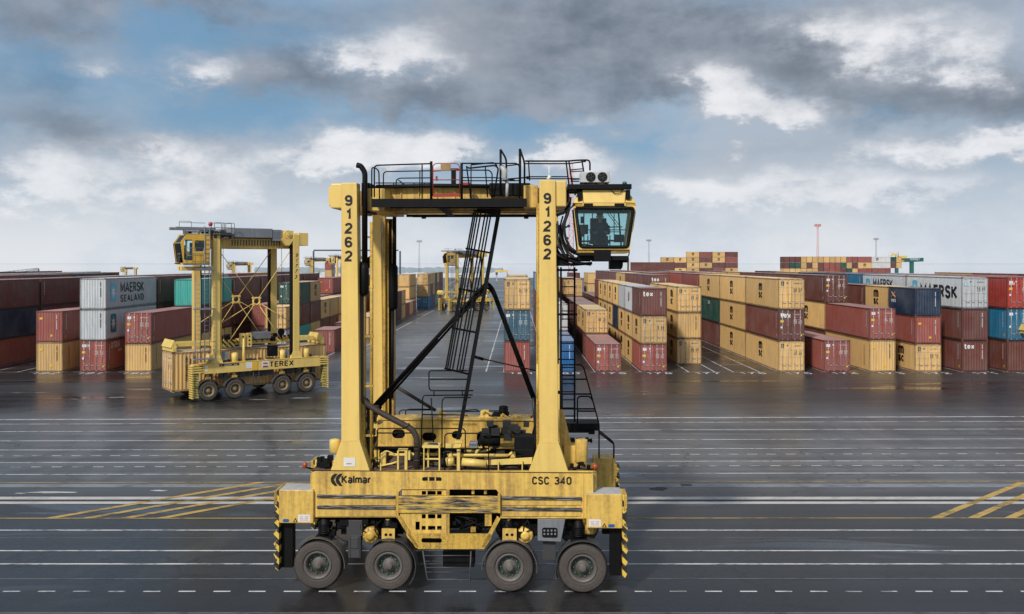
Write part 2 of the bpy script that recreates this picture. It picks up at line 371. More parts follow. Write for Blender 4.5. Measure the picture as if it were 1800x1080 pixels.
def _arc(cx, cy, rx, ry, a0, a1, n=8): return [(cx+rx*cos(radians(a0+(a1-a0)*k/n)), cy+ry*sin(radians(a0+(a1-a0)*k/n))) for k in range(n+1)]
GLY = {  # strokes in a box 1 high; (width, [polylines]), centre lines inset by half the pen
 '0': (.50, [_arc(.25, .72, .25, .28, 0, 180)+_arc(.25, .28, .25, .28, 180, 360)+[(.5, .72)]]), '1': (.28, [[(.0, .78), (.14, .86), (.24, 1.0), (.24, 0)]]),
 '2': (.50, [_arc(.25, .74, .25, .26, 170, -10)+[(.46, .58), (.03, .10), (.0, .0), (.52, .0)]]), '3': (.50, [_arc(.25, .75, .24, .25, 160, -60)+[(.2, .53)], [(.2, .53)]+_arc(.25, .27, .25, .27, 60, -165)]),
 '4': (.52, [[(.40, 0), (.40, 1), (.0, .26), (.54, .26)]]), '5': (.50, [[(.47, 1), (.08, 1), (.04, .52)]+_arc(.25, .32, .25, .32, 120, -160)]), '6': (.50, [_arc(.25, .28, .25, .29, 0, 360), _arc(.25, .72, .25, .28, 20, 180)+[(0, .3)]]),
 '7': (.48, [[(0, 1), (.5, 1), (.2, .45), (.14, 0)]]), '8': (.50, [_arc(.25, .76, .22, .24, 0, 360), _arc(.25, .27, .25, .27, 0, 360)]), '9': (.50, [_arc(.25, .72, .25, .29, 0, 360), _arc(.25, .28, .25, .28, 200, 360)+[(.5, .7)]]),
 'A': (.60, [[(0, 0), (.3, 1), (.6, 0)], [(.12, .3), (.48, .3)]]), 'C': (.50, [_arc(.26, .72, .25, .28, 10, 180)+_arc(.26, .28, .25, .28, 180, 350)]), 'D': (.52, [[(0, 0), (0, 1), (.2, 1)]+_arc(.22, .5, .30, .5, 90, -90)+[(0, 0)]]),
 'E': (.44, [[(.46, 1), (0, 1), (0, 0), (.46, 0)], [(0, .52), (.40, .52)]]), 'F': (.42, [[(.45, 1), (0, 1), (0, 0)], [(0, .52), (.38, .52)]]), 'G': (.52, [_arc(.26, .72, .25, .28, 15, 180)+_arc(.26, .28, .25, .28, 180, 350)+[(.51, .45), (.3, .45)]]),
 'H': (.50, [[(0, 0), (0, 1)], [(.5, 0), (.5, 1)], [(0, .5), (.5, .5)]]), 'I': (.02, [[(0, 0), (0, 1)]]), 'K': (.52, [[(0, 0), (0, 1)], [(.52, 1), (.02, .40)], [(.15, .55), (.54, 0)]]), 'L': (.42, [[(0, 1), (0, 0), (.44, 0)]]),
 'M': (.68, [[(0, 0), (0, 1), (.34, .25), (.68, 1), (.68, 0)]]), 'N': (.52, [[(0, 0), (0, 1), (.52, 0), (.52, 1)]]), 'O': (.54, [_arc(.27, .70, .27, .30, 0, 180)+_arc(.27, .30, .27, .30, 180, 360)+[(.54, .7)]]), 'P': (.48, [[(0, 0), (0, 1), (.2, 1)]+_arc(.22, .74, .25, .26, 90, -90)+[(0, .48)]]),
 'R': (.50, [[(0, 0), (0, 1), (.2, 1)]+_arc(.22, .74, .25, .26, 90, -90)+[(0, .48)], [(.25, .48), (.50, 0)]]), 'S': (.50, [_arc(.25, .76, .24, .24, 15, 250)+_arc(.25, .25, .25, .26, 75, -170)]), 'T': (.50, [[(0, 1), (.5, 1)], [(.25, 1), (.25, 0)]]),
 'X': (.54, [[(0, 0), (.54, 1)], [(0, 1), (.54, 0)]]), 'a': (.40, [_arc(.20, .53, .19, .19, 160, 0)+[(.39, 0)], _arc(.19, .19, .19, .19, 0, 360)]), 'l': (.02, [[(0, 0), (0, 1)]]), 'm': (.66, [[(0, 0), (0, .72)], [(0, .5)]+_arc(.165, .5, .165, .20, 180, 0)+[(.33, 0)], [(.33, .5)]+_arc(.495, .5, .165, .20, 180, 0)+[(.66, 0)]]),
 'r': (.26, [[(0, 0), (0, .72)], [(0, .48)]+_arc(.2, .48, .2, .22, 180, 75)]), 't': (.30, [[(.12, 1), (.12, .12), (.2, 0), (.34, .02)], [(-.04, .68), (.32, .68)]]), 'e': (.42, [[(.02, .38), (.42, .38)]+_arc(.21, .36, .21, .34, 0, 315)]), 'x': (.42, [[(0, 0), (.42, .7)], [(0, .7), (.42, 0)]]),
 's': (.36, [_arc(.18, .52, .17, .17, 20, 250, 6)+_arc(.18, .18, .18, .18, 75, -165, 6)]), 'c': (.36, [_arc(.2, .35, .19, .34, 45, 315, 10)]), ' ': (.26, [])}
def text_mesh(txt, size, mat, bold=0.0, thick=0.004, sx=1.0, sp=1.0, align='LEFT', shear=0.0):
    """lettering drawn with a flat pen, standing in the x-z plane, facing -y, baseline at z=0; size is the cap height"""
    key = (txt, size, mat.name, bold, thick, sx, sp, align, shear)
    if key in _TX: return _TX[key]
    pen = .16 if not bold else bold; mb = MB(); x = pen/2; polys = []
    for ch in txt:
        w, st = GLY[ch]
        for pl in st: polys.append([(x+px_*1.0, pen/2+pz*(1-pen)) for px_, pz in pl])
        x += w+pen+.09*sp
    tot = x-.09*sp-pen/2; off = -tot/2 if align == 'CENTER' else 0
    for pl in polys:
        pts = [Vector((p[0], p[1])) for p in pl]; closed = (pts[0]-pts[-1]).length < 1e-4 and len(pts) > 3
        if closed: pts = pts[:-1]
        n = len(pts); L, Rr = [], []
        for i in range(n):
            p0 = pts[i-1] if (i > 0 or closed) else None; p1 = pts[(i+1) % n] if (i < n-1 or closed) else None
            d0 = (pts[i]-p0).normalized() if p0 is not None else None; d1 = (p1-pts[i]).normalized() if p1 is not None else None
            d0 = d0 or d1; d1 = d1 or d0
            t = (d0+d1); t = t.normalized() if t.length > .05 else d0; nn = Vector((-t.y, t.x)); k = max(.45, nn.dot(Vector((-d1.y, d1.x)))); o = nn*(pen/2/k); L.append(pts[i]+o); Rr.append(pts[i]-o)
        b0 = len(mb.v); f = lambda q: ((q.x+off+q.y*shear)*size*sx, q.y*size)
        for i in range(n):
            for q, y in ((L[i], -thick), (Rr[i], -thick), (Rr[i], 0), (L[i], 0)): X_, Z_ = f(q); mb.v.append((X_, y, Z_))
        for i in range(n if closed else n-1):
            A_, B_ = b0+4*i, b0+4*((i+1) % n)
            for q in range(4): mb.face([A_+q, A_+(q+1) % 4, B_+(q+1) % 4, B_+q])
        if not closed: mb.face([b0, b0+1, b0+2, b0+3]); mb.face([b0+4*n-4+q for q in (3, 2, 1, 0)])
    me = mb.mesh('lettering', mat); _TX[key] = me; return me
def pobj(name, me, parent, y):
    me.transform(Matrix.Translation((0, y, 0))); return mobj(name, me, parent)
def plate(outer, holes, th, mat, name='plate'):
    """flat plate in x-z with real holes, facing -y, from y=0 to y=th"""
    cu = bpy.data.curves.new(name, 'CURVE'); cu.dimensions = '2D'; cu.fill_mode = 'BOTH'; cu.extrude = th/2
    for pl in [outer]+holes:
        sp = cu.splines.new('POLY'); sp.points.add(len(pl)-1)
        for i, (x, z) in enumerate(pl): sp.points[i].co = (x, z, 0, 1)
        sp.use_cyclic_u = True
    me = curve_mesh(cu, name, mat); me.transform(Matrix.Rotation(pi/2, 4, 'X')); me.transform(Matrix.Translation((0, th/2, 0)))
    return me
def rrect(x0, x1, z0, z1, r, n=5):
    r = min(r, (x1-x0)/2-1e-4, (z1-z0)/2-1e-4); out = []
    for cx, cz, a0 in ((x1-r, z1-r, 0), (x0+r, z1-r, 90), (x0+r, z0+r, 180), (x1-r, z0+r, 270)):
        for i in range(n+1):
            a = radians(a0+90*i/n); out.append((cx+r*cos(a), cz+r*sin(a)))
    return out
def fillet(pts, r, n=4):
    """round the corners of a 3D polyline"""
    pts = [Vector(p) for p in pts]; out = [pts[0]]
    for i in range(1, len(pts)-1):
        a, b, c = pts[i-1], pts[i], pts[i+1]; d1, d2 = (a-b), (c-b); rr = min(r, d1.length*.45, d2.length*.45)
        p, q = b+d1.normalized()*rr, b+d2.normalized()*rr
        for k in range(n+1):
            t = k/n; out.append(p.lerp(b, t).lerp(b.lerp(q, t), t))
    out.append(pts[-1]); return out
# ------------------------------------------------------------------ ground and markings
YG = lambda py: F_PX*CAMZ/(py-HZ)
def asphalt():
    m = bpy.data.materials.new('wet_asphalt'); m.use_nodes = True; t = m.node_tree; N = NT(t); b = t.nodes['Principled BSDF']
    tc = N.n('ShaderNodeTexCoord'); P = tc.outputs['Object']
    big = N.noise(N.scale(P, (0.35, 1, 1)), 0.06, 7, 0.6, 0.4); mid = N.noise(N.scale(P, (0.12, 1, 1)), 0.55, 7, 0.65)
    fine = N.noise(P, 14, 5, 0.7); lane = N.noise(N.scale(P, (0.012, 1, 1)), 0.9, 6, 0.6)
    swirl = N.noise(N.scale(P, (1, 0.35, 1)), 0.18, 8, 0.62, 1.6)
    wet = N.m('ADD', N.m('MULTIPLY', big, 0.55), N.m('ADD', N.m('MULTIPLY', mid, 0.30), N.m('MULTIPLY', lane, 0.22)))
    wetm = N.ss(wet, 0.43, 0.66)
    c = N.mix(wetm, (0.034, 0.034, 0.036, 1), (0.010, 0.010, 0.011, 1))
    agg = N.noise(P, 5, 4, 0.75)
    # sky sheen painted in as paler colour across the traffic lanes and up the aisle
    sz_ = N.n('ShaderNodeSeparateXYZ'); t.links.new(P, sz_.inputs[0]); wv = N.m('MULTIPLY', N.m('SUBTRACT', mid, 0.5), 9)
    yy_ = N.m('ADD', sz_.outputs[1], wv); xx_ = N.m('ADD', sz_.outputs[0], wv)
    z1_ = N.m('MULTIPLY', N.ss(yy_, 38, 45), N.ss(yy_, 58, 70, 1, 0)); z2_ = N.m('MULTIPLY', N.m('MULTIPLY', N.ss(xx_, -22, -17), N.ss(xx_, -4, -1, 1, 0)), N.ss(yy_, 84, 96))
    sheenz = N.m('MULTIPLY', N.m('MAXIMUM', z1_, z2_), N.ss(N.m('ADD', N.m('MULTIPLY', swirl, .6), N.m('MULTIPLY', lane, .5)), 0.42, 0.62, 0.45, 1.0))
    c = N.mix(N.m('MULTIPLY', sheenz, 0.88), c, (0.155, 0.157, 0.165, 1))
    c = N.mix(N.m('MULTIPLY', N.ss(fine, 0.4, 0.75), 0.4), c, (0.09, 0.09, 0.092, 1))
    c = N.mix(N.ss(agg, 0.5, 0.8, 0, 0.55), c, (0.10, 0.10, 0.102, 1))
    c = N.mix(N.ss(swirl, 0.52, 0.68, 0, 0.4), c, (0.07, 0.07, 0.073, 1))
    # tyre tracks: long curved arcs worn into the damp surface
    sp_ = N.n('ShaderNodeSeparateXYZ'); t.links.new(P, sp_.inputs[0]); tr_ = None
    for cx, cy, rr_, w_ in ((-30, 108, 50, .30), (-30, 108, 54, .35), (-58, 40, 46, .4), (-58, 40, 50.6, .3), (10, 20, 62, .3), (26, 150, 95, .4), (26, 150, 99.5, .3), (-9, 420, 330, .35), (-120, 240, 112, .5), (-120, 240, 108, .4), (-6, 130, 62, .3)):
        dx_ = N.m('SUBTRACT', sp_.outputs[0], cx); dy_ = N.m('SUBTRACT', sp_.outputs[1], cy); r_ = N.m('SQRT', N.m('ADD', N.m('MULTIPLY', dx_, dx_), N.m('MULTIPLY', dy_, dy_)))
        v_ = N.ss(N.m('ABSOLUTE', N.m('SUBTRACT', N.m('ADD', r_, N.m('MULTIPLY', big, 3)), rr_+1.5)), w_*.4, w_, 1.0, 0.0); tr_ = v_ if tr_ is None else N.m('MAXIMUM', tr_, v_)
    c = N.mix(N.m('MULTIPLY', tr_, N.ss(mid, 0.38, 0.6, 0.0, 0.55)), c, (0.022, 0.022, 0.024, 1))
    puddle = N.ss(N.noise(N.scale(P, (0.22, 1, 1)), 0.35, 5, 0.55, 0.6), 0.60, 0.66)
    c = N.mix(N.m('MULTIPLY', N.ss(sz_.outputs[1], 26, 33, 1, 0), 0.6), c, (0.008, 0.008, 0.009, 1))      # nearest lane blended towards black
    stain = N.ss(N.noise(N.scale(P, (0.5, 2, 1)), 0.8, 5, 0.7), 0.72, 0.76, 0, 0.7)
    c = N.mix(stain, c, (0.012, 0.010, 0.009, 1))
    vo = N.n('ShaderNodeTexVoronoi'); vo.feature = 'DISTANCE_TO_EDGE'; vo.inputs['Scale'].default_value = 0.11
    dv = N.n('ShaderNodeVectorMath', operation='ADD'); t.links.new(P, dv.inputs[0]); nv = N.n('ShaderNodeTexNoise'); nv.inputs['Scale'].default_value = 0.5; nv.inputs['Detail'].default_value = 6; t.links.new(P, nv.inputs['Vector'])
    t.links.new(N.scale(nv.outputs['Color'], (5, 5, 0)), dv.inputs[1]); t.links.new(dv.outputs[0], vo.inputs['Vector'])
    crack = N.m('MULTIPLY', N.ss(vo.outputs['Distance'], 0.003, 0.007, 1, 0), N.ss(big, 0.45, 0.55))
    sy_ = N.n('ShaderNodeSeparateXYZ'); t.links.new(P, sy_.inputs[0])
    joint = N.ss(N.m('ABSOLUTE', N.m('SUBTRACT', N.m('FRACT', N.m('MULTIPLY', sy_.outputs[1], 0.21)), 0.5)), 0.004, 0.012, 1, 0)
    c = N.mix(N.m('MULTIPLY', N.m('MAXIMUM', crack, N.m('MULTIPLY', joint, 0.6)), 0.75), c, (0.006, 0.006, 0.006, 1))
    t.links.new(c, b.inputs['Base Color'])
    r = N.mix(wetm, (0.42, 0.42, 0.42, 1), (0.22, 0.22, 0.22, 1))
    sp = N.n('ShaderNodeSeparateColor'); t.links.new(r, sp.inputs[0])
    rr = N.m('ADD', sp.outputs[0], N.m('MULTIPLY', N.m('SUBTRACT', mid, 0.5), 0.25), clamp=True)
    rr = N.m('MULTIPLY', rr, N.m('SUBTRACT', 1.0, N.m('MULTIPLY', puddle, 0.55)))
    t.links.new(rr, b.inputs['Roughness']); b.inputs['Specular IOR Level'].default_value = 0.5; b.inputs['IOR'].default_value = 1.75
    bp = N.n('ShaderNodeBump'); bp.inputs['Strength'].default_value = 0.3; bp.inputs['Distance'].default_value = 0.003
    t.links.new(N.m('ADD', fine, N.m('MULTIPLY', mid, 1.0)), bp.inputs['Height']); t.links.new(bp.outputs[0], b.inputs['Normal'])
    return m
def marking(name, col, wear=0.5, rough=0.4):
    m = bpy.data.materials.new(name); m.use_nodes = True; t = m.node_tree; N = NT(t); b = t.nodes['Principled BSDF']
    tc = N.n('ShaderNodeTexCoord'); P = tc.outputs['Object']
    n = N.noise(N.scale(P, (0.3, 1, 1)), 5, 8, 0.75); n2 = N.noise(P, 0.5, 4)
    k = N.m('MULTIPLY', N.ss(N.m('ADD', N.m('MULTIPLY', n, .8), N.m('MULTIPLY', n2, .4)), 0.56, 0.72), wear)
    c = N.mix(k, tuple(col)+(1,), (0.05, 0.05, 0.052, 1)); t.links.new(c, b.inputs['Base Color']); b.inputs['Roughness'].default_value = rough
    return m
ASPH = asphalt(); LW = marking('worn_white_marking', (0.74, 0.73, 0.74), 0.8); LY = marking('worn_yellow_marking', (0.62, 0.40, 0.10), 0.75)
LC = marking('pale_concrete_strip', (0.60, 0.57, 0.55), 0.35, 0.5); LF = marking('faint_grey_marking', (0.15, 0.15, 0.165), 0.8)
LCY = marking('grey_wet_concrete', (0.26, 0.27, 0.29), 0.6, 0.3)
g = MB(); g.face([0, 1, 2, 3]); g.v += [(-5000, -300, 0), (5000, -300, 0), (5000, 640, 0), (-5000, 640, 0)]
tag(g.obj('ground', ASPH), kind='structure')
wm = bpy.data.materials.new('calm_water'); wm.use_nodes = True; wb_ = wm.node_tree.nodes['Principled BSDF']; wb_.inputs['Base Color'].default_value = (.10, .13, .15, 1); wb_.inputs['Roughness'].default_value = .02
g = MB(); g.v += [(-9000, 640, -1.2), (9000, 640, -1.2), (40000, 70000, -1.2), (-40000, 70000, -1.2), (-9000, 640, 0), (9000, 640, 0)]; g.face([0, 1, 2, 3]); tag(g.obj('water', wm), kind='structure')
g = MB(); g.box(-5000, 5000, 640.01, 641, -3, .3); tag(g.obj('quay_wall', M['lgrey']), kind='structure')
def flat(mb, pts, z=0.004):
    n = len(mb.v); mb.v += [(x, y, z) for x, y in pts]; mb.face([n+i for i in range(len(pts))])
white_l, yel_l, conc, faint, cyl_ = MB(), MB(), MB(), MB(), MB()
def hline(mb, pyl, pyr, w, x0=-120, x1=120, z=0.004):
    # straight painted line that passes through the ground points under two photo heights
    yl, yr = YG(pyl), YG(pyr); xl, xr = (0-VPX)*yl/F_PX, (1800-VPX)*yr/F_PX
    k = (yr-yl)/(xr-xl); f = lambda x: yl+k*(x-xl)
    flat(mb, [(x0, f(x0)-w/2), (x1, f(x1)-w/2), (x1, f(x1)+w/2), (x0, f(x0)+w/2)], z); return f
for a, b_, w in ((738, 732.7, .22), (746, 741, .13), (759, 754.5, .13), (775.5, 771.8, .13), (791.5, 787.8, .12), (813.5, 810, .12), (834.5, 831.5, .12),
                 (932.3, 932.3, .12), (968.4, 968.4, .11), (991.7, 991.7, .12)): hline(white_l, a, b_, w)
for a, b_, w in ((946, 946, .08), (1018, 1017.5, .08), (690, 690, .10), (1078, 1078, .12), (679, 677, .14), (670, 668, .12)): hline(faint, a, b_, w, -120 if a > 680 else -46, 120 if a > 680 else -8 if a == 679 else 60)
for a, b_, w, p, x0 in ((801.7, 797.7, .10, 1.016, 0.1), (821.3, 818.3, .10, 1.02, 0.5), (1040, 1040, .09, 1.08, 0.45)):
    yl, yr = YG(a), YG(b_); k = (yr-yl)/(905*yl/F_PX+895*yr/F_PX)
    for i in range(-44, 45):
        x = i*p+x0; y = yl+k*(x+905*yl/F_PX)
        flat(white_l, [(x, y-w/2), (x+.52, y-w/2), (x+.52, y+w/2), (x, y+w/2)])
for a, b_ in ((848.9, 846.5), (911.6, 911.2)): hline(yel_l, a, b_, .10, z=0.008)
def strip(mb, pa, pb, z=0.004, dl=0.0): 
    y0, y1 = YG(pb), YG(pa); flat(mb, [(-120, y0), (120, y0+dl), (120, y1+dl), (-120, y1)], z)
strip(conc, 873.6, 878.6); strip(conc, 882.0, 886.2); strip(cyl_, 851.2, 857.0)
tag(conc.obj('crane_rail_apron', LC), kind='structure'); tag(cyl_.obj('drain_strip', LCY), kind='structure')
r_ = MB(); y0, y1 = YG(881.9), YG(878.7); r_.box(-120, 120, y0+.02, y0+.10, -0.02, 0.022); r_.box(-120, 120, y1-.10, y1-.03, -0.02, 0.018)
tag(r_.obj('crane_rail', M['dkgrey']), kind='structure')
# hatched stripes beside the crane rail
for xs, n in ((-18.6, 4), (16.45, 5)):
    for i in range(n):
        x = xs+i*1.47; ya, yb = YG(911), YG(848.5); dx = 6.7
        flat(yel_l, [(x, ya), (x+.46, ya), (x+.46+dx, yb), (x+dx, yb)], 0.009)
# slot markings of the container yard
FY = 86.7; PITCH = 4.25; SL = 6.25
ROWX = {'R%d' % i: 0.2+PITCH*i if i else 0.2 for i in range(0, 26)}
for i in range(-4, 0): ROWX['L%d' % -i] = None
LROW = [-21.6, -25.85, -30.3, -35.0, -39.2, -43.26, -47.4, -51.6] + [-55.85-4.25*i for i in range(16)]
RROW = [0.2, 4.4, 8.67, 12.9, 17.35, 21.5, 25.7, 29.95, 34.15, 38.4, 42.75, 46.95] + [51.2+4.25*i for i in range(14)]
for xc in [x for x in LROW+RROW if abs(x) < 62]:
    for e in (-1.22, 1.22): flat(white_l, [(xc+e-.06, FY-.1), (xc+e+.06, FY-.1), (xc+e+.06, 262), (xc+e-.06, 262)])
    for k in range(1, 26): flat(white_l, [(xc-1.1, FY+SL*k-.25), (xc+1.1, FY+SL*k-.25), (xc+1.1, FY+SL*k-.15), (xc-1.1, FY+SL*k-.15)])
    flat(white_l, [(xc-1.75, FY-.22), (xc+1.75, FY-.22), (xc+1.75, FY-.12), (xc-1.75, FY-.12)])
flat(white_l, [(-18.35, 60+40), (-18.2, 100), (-17.3, 200), (-17.45, 200)]); flat(white_l, [(-2.75, FY), (-2.62, FY), (-1.9, 260), (-2.02, 260)])
tag(white_l.obj('white_road_markings', LW), kind='structure'); tag(yel_l.obj('yellow_road_markings', LY), kind='structure'); tag(faint.obj('faint_road_markings', LF), kind='structure')
# slot numbers painted on the asphalt
def ground_text(txt, x, y, size):
    me = text_mesh(txt, size, LW, .15, 0.001, 1.1, 3.0, 'CENTER').copy(); me.transform(Matrix.Rotation(-pi/2, 4, 'X')); me.transform(Matrix.Scale(1.25, 4, (0, 1, 0)))
    o = mobj('painted_slot_number', me, None, (x, y, 0.006)); tag(o, kind='structure')
for xc, n in zip([LROW[5], LROW[4], LROW[3], LROW[2]], (192, 191, 190, 189)): ground_text(str(n), xc+.2, FY-1.7, 0.95)
for xc, n in zip(RROW[:12], range(181, 169, -1)): ground_text(str(n), xc+.35, FY-1.7, 0.95)
def patch(name, px, py, w, d, mat, z=0.010, seed=1):
    x, y = (px-VPX)*YG(py)/F_PX, YG(py); mb = MB(); rnd = random.Random(seed); pts = []
    for i in range(18):
        a = 2*pi*i/18; r = 1+rnd.uniform(-.35, .25); pts.append((x+cos(a)*w/2*r, y+sin(a)*d/2*r))
    flat(mb, pts, z); tag(mb.obj(name, mat), kind='structure')
for i, (px, py, w, d) in enumerate(((90, 866, 2.0, .35), (35, 868, .5, .2), (278, 863, .7, .25), (205, 699, 1.4, .8), (130, 702, .7, .4), (30, 691, .8, .3), (75, 690.5, 1.2, .3), (1570, 836.5, .5, .2), (455, 703, 1.6, .5), (530, 700, 1.9, .7))):
    patch('worn_paint_patch', px, py, w, d, LCY if i > 2 else LC, seed=i)
M['drain'] = plain('dark_iron', (0.02, 0.02, 0.02), 0.5)
patch('manhole_cover', 1158, 859.8, .75, .6, M['drain'], seed=5)
d = MB(); dx, dy = (1205-VPX)*YG(853)/F_PX, YG(853)
for i in range(7): d.box(dx-.2+i*.07, dx-.16+i*.07, dy-.2, dy+.2, 0.0, 0.012)
tag(d.obj('drain_grate', M['drain']), 'small black iron drain grate beside the far right of the crane rail', 'drain')

# ------------------------------------------------------------------ shipping containers
CW = 2.438
def corr_wall(mb, x_of, length, z0, z1, pitch, depth, along='y', mi=0, s0=0.0):
    """trapezoid sheet; x_of(d) gives the wall coordinate for an inset d"""
    n = max(2, int(round((length-0.2)/pitch))); p = (length-0.2)/n; st = s0+0.1; prof = [(st, 0)]
    for i in range(n):
        b = st+i*p; prof += [(b+p*.12, 0), (b+p*.37, depth), (b+p*.62, depth), (b+p*.87, 0)]
    prof.append((st+n*p, 0)); base = len(mb.v)
    for s_, d_ in prof:
        for z in (z0, z1):
            mb.v.append((x_of(d_), s_, z) if along == 'y' else (s_, x_of(d_), z))
    for i in range(len(prof)-1):
        a = base+2*i; mb.face([a, a+2, a+3, a+1], mi)
_CM = {}
def cont_meshes(L, H, near):
    key = (L, H, near)
    if key in _CM: return _CM[key]
    h = CW/2; body = MB()
    for sgn in (-1, 1): corr_wall(body, lambda d, s=sgn: s*(h-0.02-d), L, 0.15, H-0.09, 0.278, 0.036)
    corr_wall(body, lambda d: L-0.02-d, CW, 0.15, H-0.09, 0.25, 0.036, along='x', s0=-h)
    body.box(-h+.06, h-.06, .08, L-.08, .12, .16)
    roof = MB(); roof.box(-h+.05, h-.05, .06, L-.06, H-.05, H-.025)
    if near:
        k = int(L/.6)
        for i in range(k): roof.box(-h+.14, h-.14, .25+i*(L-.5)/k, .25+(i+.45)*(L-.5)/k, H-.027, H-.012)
    fr = MB()
    for sx in (-1, 1):
        xa, xb = sorted((sx*h, sx*(h-.09)))
        for y in (0, L-.09): fr.box(xa, xb, y, y+.09, .12, H-.12)
        ra, rb = (-h, -h+.06) if sx < 0 else (h-.06, h)
        fr.box(ra, rb, .09, L-.09, .02, .155); fr.box(ra, rb, .09, L-.09, H-.10, H-.03)
    for y in (0.002, L-.092): fr.box(-h+.09, h-.09, y, y+.09, .03, .15); fr.box(-h+.09, h-.09, y, y+.09, H-.115, H-.02)
    for sx in (-1, 1):
        for y in (-.004, L-.174):
            for z in (0, H-.118):
                xa = -h-.004 if sx < 0 else h-.158
                fr.box(xa, xa+.162, y, y+.178, z, z+.118, 1)
    _CM[key] = [body, roof, fr]
    return _CM[key]
def door_leaf(w, H):
    mb = MB(); z0, z1 = .17, H-.13; mb.box(0, w, .02, .06, z0, z1)
    n = 4; hh = (z1-z0)/n
    for i in range(n): # raised ribs between recessed panels
        mb.box(.03, w-.03, .0, .021, z0+i*hh+hh-.09, z0+i*hh+hh-.015) if i < n-1 else None
    mb.box(0, .05, .0, .021, z0, z1); mb.box(w-.05, w, .0, .021, z0, z1); mb.box(.05, w-.05, .0, .021, z0, z0+.07); mb.box(.05, w-.05, .0, .021, z1-.07, z1)
    return mb
def lock_bar(H):
    mb = MB(); mb.tube([(0, -.03, .10), (0, -.03, H-.06)], .021, 6)
    for z in (.14, .75, H*.5, H-.75, H-.14): mb.box(-.045, .045, -.045, .012, z-.035, z+.035)
    mb.bar((0, -.05, .62), (.28, -.045, .60), .028); mb.box(.22, .33, -.045, .01, .57, .65)
    return mb
_SH = {}
def shared(key, fn):
    if key not in _SH: _SH[key] = fn()
    return _SH[key]
def slotmat(o, mats):
    for i, m in enumerate(mats):
        o.material_slots[i].link = 'OBJECT'; o.material_slots[i].material = m
NUMW = ('first', 'second', 'third', 'fourth', 'fifth', 'sixth', 'seventh', 'eighth', 'ninth', 'tenth', 'eleventh', 'twelfth', 'thirteenth', 'fourteenth', 'fifteenth', 'sixteenth', 'seventeenth', 'eighteenth', 'nineteenth', 'twentieth')
def dashes(mb, x0, z0, w, h, rows, cols, rnd, y=-.004, mi=0):
    """blocks of small print, too small to read in the photo"""
    rh = h/rows; cw = w/cols
    for r in range(rows):
        for c in range(cols):
            if rnd.random() < .85: mb.box(x0+c*cw, x0+c*cw+cw*.62, y, y+.004, z0+r*rh, z0+r*rh+rh*.55, mi)
def msc_mesh(size, mat, mirror=False):
    """m over sc, in x-z facing -y"""
    def mk():
        w_ = 1.35 if size > .4 else 1.0; p = [text_mesh('m', size*1.35, mat, .22, .004, w_, 1, 'CENTER'), text_mesh('sc', size*1.0, mat, .22, .004, w_, .6, 'CENTER')]
        mb = MB()
        for k, me in enumerate(p):
            n = len(mb.v); dz = -size*(.80 if k else .0); mb.v += [(v.co.x, v.co.y, v.co.z+dz) for v in me.vertices]
            for f in me.polygons: mb.face([n+i for i in f.vertices])
        return mb.mesh('logo', [mat])
    return shared(('msc', size, mat.name), mk)
def star_mesh(s, mat, h):
    def mk():
        mb = MB(); pl = rrect(-s*.5, s*.5, -h*.5, h*.5, s*.12); mb.prism(pl, -.003, 0, 0)
        st = []
        for i in range(14):
            a = pi/2+pi*i/7; r = (s*.44 if i % 2 == 0 else s*.17); st.append((r*cos(a)*.95, r*sin(a)*1.25))
        mb.prism(st, -.007, -.0035, 1); return mb.mesh('star_panel', [mat, M['textw']])
    return shared(('star', s, mat.name, h), mk)
KEEP = True  # boxes kept as things of their own: the ones that show largest in the photograph
CID = [0]
REST = {}
KEEP_SET = {i for a, b in ((1, 3), (6, 7), (11, 13), (17, 18), (20, 26), (29, 33), (35, 36), (38, 43), (49, 67), (76, 76), (85, 94), (105, 107), (109, 112), (116, 118), (122, 129), (137, 142), (146, 147), (151, 156), (161, 161), (166, 168), (172, 172), (176, 176), (180, 187), (190, 190), (193, 200), (203, 208), (210, 217), (220, 227), (229, 231), (239, 239), (244, 244), (246, 246), (249, 249), (253, 255), (259, 262), (265, 270), (275, 276), (279, 286), (289, 289), (296, 296), (301, 302), (306, 310), (318, 320), (327, 329), (336, 338), (346, 347), (354, 356), (373, 374), (396, 398), (423, 425), (445, 452), (454, 455), (457, 458), (460, 461), (467, 467), (470, 470), (472, 473), (486, 486), (500, 504), (506, 520), (551, 593), (599, 605), (608, 609), (616, 616)) for i in range(a, b+1)}
def container(*a, **k):
    CID[0] += 1; i = CID[0]
    if KEEP is not None and i not in KEEP_SET:
        xc, y0, z0, L, H, c = a[:6]; REST.setdefault('x', []).append((k.get('loc') or (xc, y0, z0), k.get('rz', 0.0), L, H, c)); return None
    o = container_(*a, **k); o['cid'] = i; return o
def merge_rest():
    ks = list(CC); mats = [m for k in ks for m in (CM[k], CR[k], CF[k])]; mb = MB()
    for loc, rz, L, H, c in REST.get('x', []):
        base = ks.index(c)*3; R_ = Matrix.Rotation(rz, 3, 'Z'); l = Vector(loc)
        for src, mi in zip(cont_meshes(L, H, False), (0, 1, 2)):
            n = len(mb.v); mb.v += [tuple(R_ @ Vector(v)+l) for v in src.v]
            for f in src.f: mb.face([n+q for q in f], base+mi)
        n = len(mb.v); mb.v += [tuple(R_ @ Vector(v)+l) for v in ((-1.1, .04, .15), (1.1, .04, .15), (1.1, .04, H-.1), (-1.1, .04, H-.1))]; mb.face([n, n+1, n+2, n+3], base)
    if mb.v: tag(mb.obj('shipping_containers', mats), 'remaining container stacks deep in the yard behind the others', 'containers', kind='stuff')
